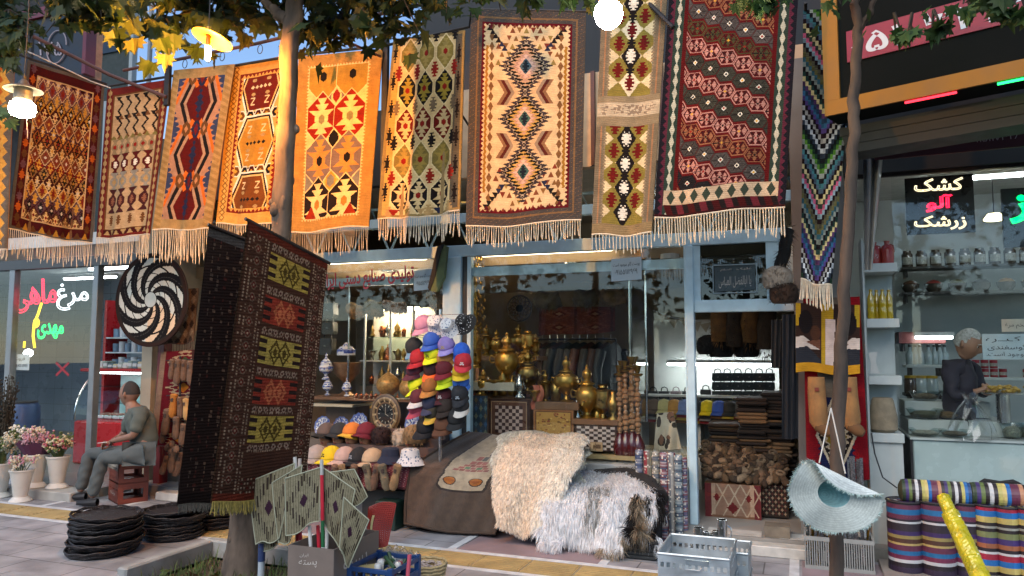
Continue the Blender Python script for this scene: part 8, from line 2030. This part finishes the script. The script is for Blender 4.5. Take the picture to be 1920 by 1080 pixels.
# striped cushions and mattress rolls before the counter
SC = [H(k) for k in '2a1f2a 5b2a3f 5b2a3f 1f5f8c 1f5f8c 5b2a3f 5b2a3f 2a1f2a b8b8b8 2b2228 2b2228 2b2228 382652 382652 8a7a48 4a2f22 4a2f22 a8925a 5b2a3f 5b2a3f 1f5f8c 1f5f8c 6b2a44 6b2a44 b8b8b8 241c22 241c22 2f2238 2f2238'.split()]
SD = [H(k) for k in '8a2034 8a2034 1f5f9c 1f5f9c a89858 a89858 241c1c 8a8a80 241c1c 6a7048 6a7048 3a2a5c 3a2a5c 8a5438 8a5438 241c22 b8b8b8 8a2034 8a2034 1f5f9c 1f5f9c a89858 a89858 241c1c 8a8a80 241c1c'.split()]
rollm = mat('striped satin',attr=True,rough=.5,var=.1,vs=20,bump=.1)
def vroll(px,pyt,pyb,w,Y,pal,lab,checks=False):
 p = P(px,(pyt+pyb)/2,Y); p.z = .03; r = w/2*mpp(px,Y); h = P(px,pyt,Y).z-.03; t = thing('mattress_roll',lab,'mattress roll',p,R.uniform(0,6),'striped mattress rolls before the grocery'); m = M(); n = 64
 for i in range(n):
  k = int(i/n*len(pal)*1.0) % len(pal)
  for q in range(28):
   c = np.array(pal[len(pal)-1-k]); m.col = tuple(c*(1.25 if checks and (q//4) % 2 else 1)); bul = 1+.008*math.sin(i/n*14*PI)
   a0,a1 = q*PI/14,(q+1)*PI/14; m.add([(r*bul*math.cos(a_),r*bul*math.sin(a_),h*(i+d)/n) for a_,d in ((a0,0),(a1,0),(a1,1),(a0,1))],[(0,1,2,3)])
 for q in range(28):
  for f in range(5):
   m.col = pal[(f*3+q//7) % len(pal)]; f0,f1 = f/5*r,(f+1)/5*r; a0,a1 = q*PI/14,(q+1)*PI/14
   m.add([(f_*math.cos(a_),f_*math.sin(a_),h+.004*(f % 2)) for f_,a_ in ((f0,a0),(f1,a0),(f1,a1),(f0,a1))],[(0,1,2,3)])
 m.out('roll',rollm,t,True); M().tube([(r*math.cos(k*PI/14),r*math.sin(k*PI/14),h) for k in range(29)],.008,5).out('piping',mat('black piping',(.02,.018,.02),.7),t,True)
for k,(px,t_,b_,w,Y,pal,lab,ch) in enumerate(((1697,938,1056,59,6.35,SC,'leftmost wide striped mattress roll standing on the paving',False),(1757,940,1058,59,6.33,SC,'second wide striped mattress roll, left of the yellow roll',False),(1812,942,1060,48,6.36,SC,'third wide mattress roll, half behind the yellow roll',False),(1851,946,1064,37,6.3,SD,'narrow checked mattress roll right of the yellow roll',True),(1890,950,1068,39,6.28,SD,'second narrow checked mattress roll',True),(1930,952,1070,39,6.26,SD,'narrow checked mattress roll cut by the right edge',True))):
 vroll(px,t_,b_,w,Y,pal,lab,ch)
tag(M().rbox(P(1655,1050,6.2).x,P(1990,1050,6.2).x,6.05,6.6,.004,.028,.005).out('ground_board',mat('flat carton board',H('8a8078'),.8)),'flat board on the paving under the mattress rolls','board')
SE = [H(k) for k in ('2b3a24','3a2a5c','5a6a38','241c1c','b8b8b8','241c22','a8a05a','b8a868','1f5f9c','5b2a3f','5b2a3f','a87858','2a2420','3a2a5c','5a6a38','241c1c','b8b8b8','241c22','a8a05a','1f5f9c','1f3f6c')]
for (x0,x1,py,lab) in ((1690,1818,919,'striped bolster lying on the wide mattress rolls'),(1820,1990,925,'striped bolster lying on the narrow mattress rolls, running out of the picture')):
 Y = 6.34; A_,B_ = P(x0,py,Y),P(x1,py+3,Y); B_.z = A_.z; r = 21*mpp(x0,Y); t = thing('bolster',lab,'bolster',(A_+B_)/2,0,'striped bolsters on the mattress rolls'); m = M(); n = 63; L_ = (B_-A_).length/2
 for i in range(n):
  for q in range(24):
   c = np.array(SE[int(i/n*len(SE))]); m.col = tuple(c*(1.3 if (q//4) % 2 and i % 3 else 1)); a0,a1 = q*PI/12,(q+1)*PI/12; rr_ = r*(1 if 1 < i < n-2 else .96)
   m.add([(-L_+2*L_*(i+d)/n,rr_*math.cos(a_),rr_*math.sin(a_)) for a_,d in ((a0,0),(a1,0),(a1,1),(a0,1))],[(0,1,2,3)])
 m.out('cushion',rollm,t,True); M().lathe([(r*.96,0),(r*.5,.02),(1e-4,.025)],(L_,0,0),24,mat=Matrix.Rotation(rad(90),3,'Y')).out('end_cap',mat('dark olive cloth',H('35361f'),.8,var=.3),t,True); M().lathe([(r*.96,0),(r*.5,-.02),(1e-4,-.025)],(-L_,0,0),24,mat=Matrix.Rotation(rad(90),3,'Y')).out('end_cap',mat('dark olive cloth'),t,True)
tag(M().prism([P(1840,906,6.4),P(1850,900,6.4),P(1880,905,6.4),P(1905,902,6.4),P(1918,908,6.4)],(0,.08,0)).out('black_bag',mat('black cloth',(.015,.015,.016),.9)),'crumpled black bag lying on the right bolster','bag')
# yellow foil roll leaning in the foreground
m = M(); A_,B_ = P(1767,930,5.3),P(1856,1120,4.9); n = 60; rg = random.Random(4); ax_ = (B_-A_).normalized(); s1 = ax_.cross(V(0,1,0)).normalized(); s2 = ax_.cross(s1)
rings = []
for i in range(n+1):
 f = i/n; r = (.036 if f < .17 else .047+.006*f) * (1 if i else .9); rings.append([tuple(A_.lerp(B_,f)+(s1*math.cos(q*2*PI/20)+s2*math.sin(q*2*PI/20))*(r+.0016*math.sin(q*1.7+i*.25)+rg.gauss(0,.0011))) for q in range(20)])
m.add([p for r in rings for p in r],[(i*20+q,i*20+(q+1) % 20,(i+1)*20+(q+1) % 20,(i+1)*20+q) for i in range(n) for q in range(20)]+[tuple(range(20))])
tag(m.out('foil_roll',mat('yellow foil',H('b5a812'),.3,.1,var=.25,vs=14,coat=.5,bump=.3,bs=40),None,False),'long roll wrapped in crinkled yellow foil leaning in the foreground','roll')
# skewer crate and skewers
Y = 6.2; a,b,z0,z1 = rectpx(1508,1010,1640,1048,Y); gp = mat('grey crate plastic',H('8a8c88'),.5,var=.1); t = thing('skewer_crate','low grey plastic crate full of metal skewers behind the straw hat','crate',((a+b)/2,Y+.15,0)); hz = max(z1,.13)
for (x0,x1,ya,yb) in ((a,b,Y,Y+.012),(a,b,Y+.3,Y+.312),(a,a+.012,Y+.013,Y+.299),(b-.012,b,Y+.013,Y+.299)):
 M().box(x0,x1,ya,yb,hz-.03,hz).out('rim',gp,t,False,True); M().box(x0,x1,ya,yb,.004,.03).out('bottom_rail',gp,t,False,True); m = M(); L_ = max(x1-x0,yb-ya); n = int(L_/.016)
 for k in range(n):
  f = (k+.25)*L_/n
  if x1-x0 > yb-ya: m.box(x0+f,x0+f+.007,ya+.002,yb-.002,.03,hz-.03)
  else: m.box(x0+.002,x1-.002,ya+f,ya+f+.007,.03,hz-.03)
 m.out('grille',gp,t,False,True)
M().box(a+.01,b-.01,Y+.01,Y+.3,.005,.012).out('bottom',gp,t,False,True)
skm = [mat('skewer steel',(.62,.62,.6),.25,1.,var=.1),mat('twisted skewer',H('6a6a6c'),.4,.7,var=.6,vs=90),mat('brass skewer',H('a8863c'),.3,1.)]
sk0 = None; rg = random.Random(8)
for k in range(64):
 x = a+.03+(b-a-.06)*rg.random(); y = Y+.04+.24*rg.random(); h = rg.uniform(.32,.46); lab = 'flat metal skewer standing in the grey plastic crate'
 if sk0 is None: sk0 = tag(M().cbox((0,0,.5),(.016,.003,1.)).tube([(0,0,-.0),(0,0,.02)],.004,5).out('metal_skewer',skm[0]),lab,'skewer','metal skewers in the grey crate'); o = sk0; o.location = (x,y,.015)
 else: o = dup(sk0,(x,y,.015))
 o.scale = (1,1,h); o.rotation_euler = (rg.gauss(0,.09),rg.gauss(0,.11),rg.uniform(-.6,.6)); o.material_slots[0].link = 'OBJECT'; o.material_slots[0].material = skm[(0,0,0,1,1,2)[rg.randrange(6)]]
for k in range(14):
 p = P(1588+k*2.6,960,6.3+.05*(k % 2)); o = dup(sk0,(p.x,p.y,.02),None,'tall wide metal skewer in the bundle leaning behind the hat',None,'tall metal skewers leaning behind the hat'); o.scale = (1.4,1,P(1600,862+5*(k % 3),6.3).z); o.rotation_euler = (rg.gauss(0,.02),rg.gauss(0,.03),rg.gauss(0,.3))
tag(M().box(P(1432,960,6.6).x,P(1480,960,6.6).x,6.62,6.8,.112,.2).out('small_basket',mat('grey wicker',H('6f6658'),.8,var=.3,bump=.4)),'small grey basket at the right side of the doorway','basket')
# upper wall of the grocer's house
pt('upper_wall',M().box(gx0+.05,8,F+.05,F+.3,zt_+.29,9),mat('dark render'),gs)
# ================================================================ PEOPLE
def skin_graph(name,nodes,edges,levels=2,root=0):
 """continuous surface grown round joints: nodes = (point, radius or (rx, ry))"""
 me = bpy.data.meshes.new(name); me.from_pydata([tuple(n[0]) for n in nodes],edges,[])
 o = bpy.data.objects.new(name,me); COL.objects.link(o)
 md = o.modifiers.new('skin','SKIN'); sv = me.skin_vertices[0].data
 for i,n in enumerate(nodes):
  r = n[1]; sv[i].radius = (r,r) if not isinstance(r,tuple) else r; sv[i].use_root = (i == root)
 md.use_smooth_shade = True
 if levels: sd = o.modifiers.new('sub','SUBSURF'); sd.levels = levels; sd.render_levels = levels
 res = bpy.data.meshes.new_from_object(o.evaluated_get(bpy.context.evaluated_depsgraph_get()))
 bpy.data.objects.remove(o); return res
def remesh(meshes,name,vox):
 bm = bmesh.new()
 for m in meshes: bm.from_mesh(m)
 me = bpy.data.meshes.new(name); bm.to_mesh(me); bm.free()
 o = bpy.data.objects.new(name,me); COL.objects.link(o); md = o.modifiers.new('r','REMESH'); md.mode = 'VOXEL'; md.voxel_size = vox; md.use_smooth_shade = True
 s = o.modifiers.new('s','SMOOTH'); s.factor = .5; s.iterations = 2
 res = bpy.data.meshes.new_from_object(o.evaluated_get(bpy.context.evaluated_depsgraph_get())); bpy.data.objects.remove(o); return res
def head_pt(x,y,z,grow=0.):
 """unit direction (x right, y front, z up) to the head surface, metres"""
 l = math.sqrt(x*x+y*y+z*z); x,y,z = x/l,y/l,z/l
 rx,ry,rz = .076,.098,.122
 jaw = max(0,-z-.05); px = rx*x*(1-.42*jaw**1.3); py = ry*y*(1-.12*jaw if y < 0 else 1-.05*jaw); pz = rz*z
 if y < 0 and z < -.1: py *= 1-.35*min(1,(-z-.1)*1.4)
 if grow: k = 1+grow; return (px*k,py*k,pz*k)
 g = lambda cx,cz,sx,sz: math.exp(-((x-cx)/sx)**2-((z-cz)/sz)**2) if y > 0 else 0
 py += .030*g(0,-.20,.13,.13)+.012*g(0,-.02,.10,.18)+.007*g(0,.22,.5,.09)-.010*g(.34,.05,.16,.1)-.010*g(-.34,.05,.16,.1)+.009*g(0,-.50,.26,.08)-.005*g(0,-.44,.3,.025)+.010*g(0,-.80,.3,.14)+.004*g(.5,-.2,.2,.2)+.004*g(-.5,-.2,.2,.2)
 return (px,py,pz)
def head_mesh(Mx,s,n=44,m=34,fn=head_pt,keep=None,grow=0.):
 b = M(); vs = []
 for j in range(m+1):
  th = PI*j/m
  for i in range(n):
   ph = 2*PI*i/n; d = (math.sin(th)*math.sin(ph),math.sin(th)*math.cos(ph),math.cos(th))
   vs.append(tuple(Mx @ (Vector(fn(*d,grow))*s)))
 fs = []
 for j in range(m):
  for i in range(n):
   if keep:
    ph = 2*PI*(i+.5)/n; th = PI*(j+.5)/m
    if not keep(math.sin(th)*math.sin(ph),math.sin(th)*math.cos(ph),math.cos(th)): continue
   fs.append((j*n+i,(j+1)*n+i,(j+1)*n+(i+1) % n,j*n+(i+1) % n))
 b.add(vs,fs)
 if not keep:
  for sx in (-1,1): b.ell(tuple(Mx @ (Vector((sx*.077,-.012,-.005))*s)),(.012*s,.02*s,.032*s),10,8)
 return b
def hand_meshes(wrist,dirv,palm_n,s=1.,curl=.8):
 d = dirv.normalized(); n = (palm_n-d*palm_n.dot(d)).normalized(); side = d.cross(n); out = []
 out.append(skin_graph('palm',[(wrist-d*.03,.026*s),(wrist+d*.03*s,(.034*s,.02*s)),(wrist+d*.08*s,(.038*s,.017*s))],[(0,1),(1,2)],1))
 for k,(off,L_) in enumerate(((-.032,.068),(-.011,.078),(.011,.072),(.031,.056))):
  b = wrist+d*.082*s+side*off*s; pts = [b-d*.02*s,b]; a = .25
  for q in range(3): a += curl*.6; pts.append(pts[-1]+(d*math.cos(a)+n*math.sin(a))*L_*s*(.45,.32,.25)[q])
  out.append(skin_graph('finger',[(p,r*s) for p,r in zip(pts,(.0095,.0095,.0088,.008,.0068))],[(i,i+1) for i in range(4)],1))
 b = wrist+d*.025*s-side*.03*s; pts = [b,b-side*.022*s+d*.025*s+n*.012*s,b-side*.02*s+d*.058*s+n*.03*s,b-side*.008*s+d*.08*s+n*.038*s]
 out.append(skin_graph('thumb',[(p,r*s) for p,r in zip(pts,(.014,.012,.0105,.008))],[(i,i+1) for i in range(3)],1))
 return out
def person(label,J,skinc,shirtm,trom,hairm,shoem,facing,headc,hs=1.,hair_keep=None,headtilt=0.,long_sleeve=False,lean=None):
 base = (J['ankL']+J['ankR'])/2; base = Vector((base.x,base.y,min(J['ankL'].z,J['ankR'].z)-.08)); t = thing('person',label,'person',base)
 sk = mat('skin '+str(skinc),H(skinc),.55,var=.12,vs=14,bump=.08,bs=90)
 f = Vector((facing[0],facing[1],0)).normalized(); r_ = Vector((f.y,-f.x,0)); up = Vector((0,0,1))
 fwd = (f*math.cos(headtilt)+up*math.sin(headtilt)).normalized(); up2 = r_.cross(fwd); up2 = up2 if up2.z > 0 else -up2
 Mx = Matrix.Translation(headc) @ Matrix((r_,fwd,up2)).transposed().to_4x4()
 hm_ = head_mesh(Mx,hs).mesh('head')
 neckb = (J['shL']+J['shR'])/2+V(0,0,.02); nb2 = headc-up2*.09*hs-fwd*.02
 chest = J['pel'].lerp(neckb,.62)+(lean or V(0,0,0)); belly = J['pel'].lerp(neckb,.3)+(lean or V(0,0,0))*.9
 nodes = [(J['pel'],(.15,.11)),(belly,(.15,.115)),(chest,(.165,.115)),(neckb-V(0,0,.02),(.10,.07)),(nb2,.058),(nb2+up2*.05,.055)]
 edges = [(0,1),(1,2),(2,3),(3,4),(4,5)]
 for S in 'LR':
  i = len(nodes); nodes += [(J['sh'+S],.06),(J['el'+S],.043),(J['wr'+S],.029)]; edges += [(3,i),(i,i+1),(i+1,i+2)]
  i = len(nodes); nodes += [(J['hip'+S],.095),(J['kn'+S],.062),(J['ank'+S],.042)]; edges += [(0,i),(i,i+1),(i+1,i+2)]
 bodym = skin_graph('body',nodes,edges,2)
 hands = []
 for S in 'LR': hands += hand_meshes(J['wr'+S],J['ha'+S]-J['wr'+S],J['pn'+S],1.)
 body = remesh([bodym,hm_]+hands,'body',.006)
 def place(me,nm,mt):
  n = len(me.vertices); a = np.empty(n*3,np.float32); me.vertices.foreach_get('co',a); a = a.reshape(-1,3)-np.array(base)[None];
  if nm in ('shirt','trousers'): # folds
   nn = np.empty(n*3,np.float32); me.vertices.foreach_get('normal',nn); nn = nn.reshape(-1,3); x,y,z = a.T
   w_ = .0035*np.sin(z*38+x*21+y*13)+.0022*np.sin(z*71-x*33+2*np.sin(x*17+y*9)); a = a+nn*w_[:,None]
  me.vertices.foreach_set('co',a.astype(np.float32).ravel()); me.update(); me.materials.clear(); return link(nm,me,mt,t,True,180)
 place(body,'body',sk)
 # shirt
 g = 1.13; sn = [(J['pel']+V(0,0,-.02),(.175,.135)),(belly,(.178,.14)),(chest,(.185,.135)),(neckb-V(0,0,.015),(.115,.085)),(neckb+(nb2-neckb)*.35,.072)]; se = [(0,1),(1,2),(2,3),(3,4)]
 for S in 'LR':
  i = len(sn); q = J['sh'+S].lerp(J['el'+S],.92) if not long_sleeve else J['el'+S]
  sn += [(J['sh'+S],.078),(q,.066 if not long_sleeve else .056)]; se += [(3,i),(i,i+1)]
  if long_sleeve: sn += [(J['el'+S].lerp(J['wr'+S],.55),.046)]; se += [(i+1,i+2)]
 place(skin_graph('shirt',sn,se,3),'shirt',shirtm)
 col = M();
 col.lathe([(.075,-.02),(.072,.02),(.064,.03)],tuple(neckb+(nb2-neckb)*.3),18,mat=Matrix((r_,f,up)).transposed()); col.out('collar',shirtm,t,True,True)
 tn = [(J['pel'],(.165,.125))]; te = []
 for S in 'LR':
  i = len(tn); mid = J['kn'+S].lerp(J['ank'+S],.5); tn += [(J['hip'+S],.108),(J['hip'+S].lerp(J['kn'+S],.6),.088),(J['kn'+S],.076),(mid,.069),(J['ank'+S]+(J['kn'+S]-J['ank'+S])*.05,.064)]; te += [(0,i),(i,i+1),(i+1,i+2),(i+2,i+3),(i+3,i+4)]
 place(skin_graph('trousers',tn,te,3),'trousers',trom)
 for S in 'LR':
  fd = Vector((J['toe'+S].x-J['ank'+S].x,J['toe'+S].y-J['ank'+S].y,0)).normalized(); sd = Vector((-fd.y,fd.x,0)); a_ = J['ank'+S]; gz = base.z
  m = M(); m.grid(14,10,lambda u,v: tuple(Vector((a_.x,a_.y,gz))+fd*(-.075+.265*v)+sd*(.046*math.cos(u*2*PI)*(math.sin(PI*min(1,.12+v*.9))**.5))+V(0,0,.004+max(0,(.036+.034*math.sin(u*2*PI))*(1.15-.45*v) if math.sin(u*2*PI) > -.9 else 0)))); m.out('sandal',shoem,t,True,True)
 # hair, brows, eyes, moustache
 hk = hair_keep or (lambda x,y,z: z > .25-.3*(y < 0) and (y < .55 or z > .75))
 head_mesh(Mx,hs,keep=hk,grow=.045).out('hair',hairm,t,True,True)
 for sx in (-1,1):
  M().ell(tuple(Mx @ (Vector((sx*.031,.078,.008))*hs)),(.011*hs,.011*hs,.009*hs),10,8).out('eye',mat('eye white',H('b5b0a8'),.2),t,True,True); M().ell(tuple(Mx @ (Vector((sx*.031,.087,.008))*hs)),(.005*hs,)*3,8,6).out('pupil',mat('pupil',(.015,.01,.008),.15),t,True,True)
  M().tube([tuple(Mx @ (Vector((sx*x,y,z))*hs)) for x,y,z in ((.012,.1,.028),(.03,.1,.034),(.052,.085,.026))],[.004,.005,.003],6).out('eyebrow',hairm,t,True,True)
 return t,Mx
shirt1 = mat('grey green cotton',H('4f5650'),.9,var=.15,vs=7,bump=.25,bs=26); tro1 = mat('grey trousers',H('4a5152'),.9,var=.15,vs=6,bump=.3,bs=18)
J = dict(pel=P(268,846,6.1),hipL=P(262,850,6.0),hipR=P(262,850,6.22),knL=P(193,859,5.9),knR=P(168,850,6.14),ankL=P(172,926,5.88),ankR=P(150,921,6.06),toeL=P(150,936,5.86),toeR=P(125,934,6.03),
 shL=P(264,777,5.96),shR=P(249,774,6.30),elL=P(251,817,5.92),elR=P(232,815,6.30),wrL=P(214,826,5.95),wrR=P(211,828,6.12),haL=P(196,830,6.02),haR=P(194,832,6.05),pnL=V(0,.8,-.5),pnR=V(0,-.8,-.5))
for s_ in 'LR': J['ank'+s_].z = .09
t,Mx = person('seated man in a grey green short sleeved shirt and grey trousers, looking left',J,'80604f',shirt1,tro1,mat('short grey hair',H('2c2826'),.9,var=.4,vs=60),mat('dark sandal',H('17181c'),.6),(-1.,-.12),P(243,739,6.1),1.12,
 hair_keep=lambda x,y,z: (z > .02 and y < .15 and z < .72 and (y < -.1 or abs(x) > .5)) or (z > .72 and y < .05),lean=V(.05,0,0))
tag(M().tube([P(200,829,5.98),P(183,831,5.96)],.004,6).out('cigarette',mat('white enamel'),None,True),'white cigarette held in the fingers of the seated man','cigarette')
shirt2 = mat('dark plum shirt',H('26232f'),.8,var=.2,vs=7,bump=.25,bs=26)
bx = P(1795,690,7.4)
J = dict(pel=P(1796,800,7.42),hipL=P(1806,805,7.5),hipR=P(1786,805,7.35),knL=V(0,0,0),knR=V(0,0,0),ankL=V(0,0,0),ankR=V(0,0,0),toeL=V(0,0,0),toeR=V(0,0,0),
 shR=P(1779,694,7.28),shL=P(1822,690,7.56),elR=P(1789,745,7.2),elL=P(1842,738,7.5),wrR=P(1832,733,7.12),wrL=P(1850,728,7.3),haR=P(1850,727,7.14),haL=P(1860,724,7.2),pnR=V(.2,.7,-.5),pnL=V(-.4,-.6,-.5))
for s_,dx in (('L',.09),('R',-.09)):
 h_ = J['hip'+s_]; J['kn'+s_] = V(h_.x+.02,h_.y,.55); J['ank'+s_] = V(h_.x,h_.y,.19); J['toe'+s_] = V(h_.x+.15,h_.y-.05,.12)
person('grey haired man in a dark plum shirt standing behind the grocery counter',J,'9a735c',shirt2,mat('black trousers',(.02,.02,.022),.9),mat('white grey hair',H('a8a8a2'),.9,var=.3,vs=50,bump=.8,bs=80),mat('dark sandal'),(.95,-.5),P(1814,645,7.32),1.08,
 hair_keep=lambda x,y,z: (z > .1 and y < .2) or (z > .55 and y < .75) or (z > -.25 and y < -.25),headtilt=rad(-22),long_sleeve=True)
# ================================================================ PARTS OF PARTS
SUBS = {'samovar': {'handle': 'body','tap': 'body'},'cap': {'button': 'crown','badge': 'crown'},'jug': {'cap': 'body','handle': 'body','lettering': 'body'},'oil_bottle': {'cap': 'body'},'glass_bottle': {'cap': 'body'},'wall_shelf': {'bracket': 'board'},
 'paper_notice': {'lettering': 'sheet'},'counter_sign': {'lettering': 'sheet'},'door_plaque': {'lettering': 'sheet'},'flower_vase': {'paper_wrap': 'pot','blossoms': 'stems'},'handbag': {'flap': 'body','handle': 'body','clasp': 'body'},'steel_cup': {'handle': 'cup'},
 'plane_tree': {'limb': 'trunk'},'young_tree': {'limb': 'trunk'},'oval_clock': {'hand': 'dial','hour_mark': 'dial'},'person': {'pupil': 'eye','collar': 'shirt'},'bottle_crate': {'name_panel': 'body','lettering': 'body'},'hat_mannequin': {'eye': 'head','mouth': 'head'},'labelled_jar': {'paper_label': 'jar'},
 'low_house': {'window': 'wall'},'far_building': {'window_band': 'wall','corner_trim': 'wall'},'rug_rail': {'hook': 'upper_pipe'},'meat_counter': {'end_trim': 'curved_glass'},'carton': {'lettering': 'front_panel'},'blue_crate': {'slat': 'rail'},'hanging_lamp': {'bulb': 'socket'},
 'shop_sign': {'number_lettering': 'number_band'},'awning': {'lettering': 'canvas'},'neon_board': {'top_lettering': 'board','red_lettering': 'board','bottom_lettering': 'board','green_lettering': 'board'},'tube_light': {'diffuser': 'housing'},'recessed_light': {'bulb_disc': 'trim_ring'},
 'carpet_shop': {'window_sill': 'window_frame','transom_pane': 'transom_frame','partition_post': 'glass_partition'},'butcher_shop': {'sign_edge': 'sign_box','emblem_ring': 'sign_box','sign_lettering': 'sign_box'},'metal_crate': {'name_plate': 'front_panel','handle': 'front_panel'},'sun_hat': {},'wool_slipper': {'cuff': 'foot_part'},'leather_jacket': {'sleeve': 'torso'}}
for root in [o for o in sc.objects if o.parent is None and o.name.split('.')[0] in SUBS]:
 mp_ = SUBS[root.name.split('.')[0]]; ch = list(root.children); cnt = {}
 for c in ch:
  b = c.name.split('.')[0]; tgt = mp_.get(b)
  if not tgt: continue
  ts = [x for x in ch if x.name.split('.')[0] == tgt]
  if not ts: continue
  k = cnt.get(b,0); cnt[b] = k+1; same = sum(1 for x in ch if x.name.split('.')[0] == b)
  c.parent = ts[k % len(ts)] if len(ts) == same else ts[0]
# ================================================================ LIGHT, SKY, CAMERA
w = bpy.data.worlds.new('World'); sc.world = w; w.use_nodes = True
nt = w.node_tree; bg = nt.nodes['Background']; sk = nt.nodes.new('ShaderNodeTexSky'); sk.sky_type = 'NISHITA'; sk.sun_disc = False
SUN_EL,SUN_ROT = rad(42),rad(185)
sk.sun_elevation = SUN_EL; sk.sun_rotation = SUN_ROT; sk.air_density = 1.0; sk.dust_density = .0; sk.ozone_density = 3.
hs = nt.nodes.new('ShaderNodeHueSaturation'); hs.inputs['Saturation'].default_value = 1.0; nt.links.new(sk.outputs[0],hs.inputs['Color']); nt.links.new(hs.outputs[0],bg.inputs[0]); bg.inputs[1].default_value = .11
sl = bpy.data.lights.new('sun','SUN'); sl.energy = 1.5; sl.angle = rad(50); sl.color = (1,.93,.84)
so = bpy.data.objects.new('sun',sl); COL.objects.link(so)
dirv = Vector((math.sin(SUN_ROT)*math.cos(SUN_EL),math.cos(SUN_ROT)*math.cos(SUN_EL),math.sin(SUN_EL)))
so.rotation_euler = dirv.to_track_quat('Z','Y').to_euler(); so.location = dirv*20
cd = bpy.data.cameras.new('camera'); cd.sensor_width = 36; cd.lens = 36*FPX/1920; cd.clip_end = 500; cd.clip_start = .05
co = bpy.data.objects.new('camera',cd); COL.objects.link(co)
co.matrix_world = Matrix.Translation((0,0,EYE)) @ Matrix((RT,UP,-FW)).transposed().to_4x4()
sc.camera = co
sc.view_settings.view_transform = 'Standard'; sc.view_settings.look = 'None'; sc.view_settings.gamma = 1; sc.view_settings.exposure = 1.1
sc.cycles.use_denoising = True
sc.cycles.sample_clamp_indirect = 6.0; sc.cycles.max_bounces = 7; sc.cycles.transparent_max_bounces = 16; sc.cycles.caustics_reflective = False
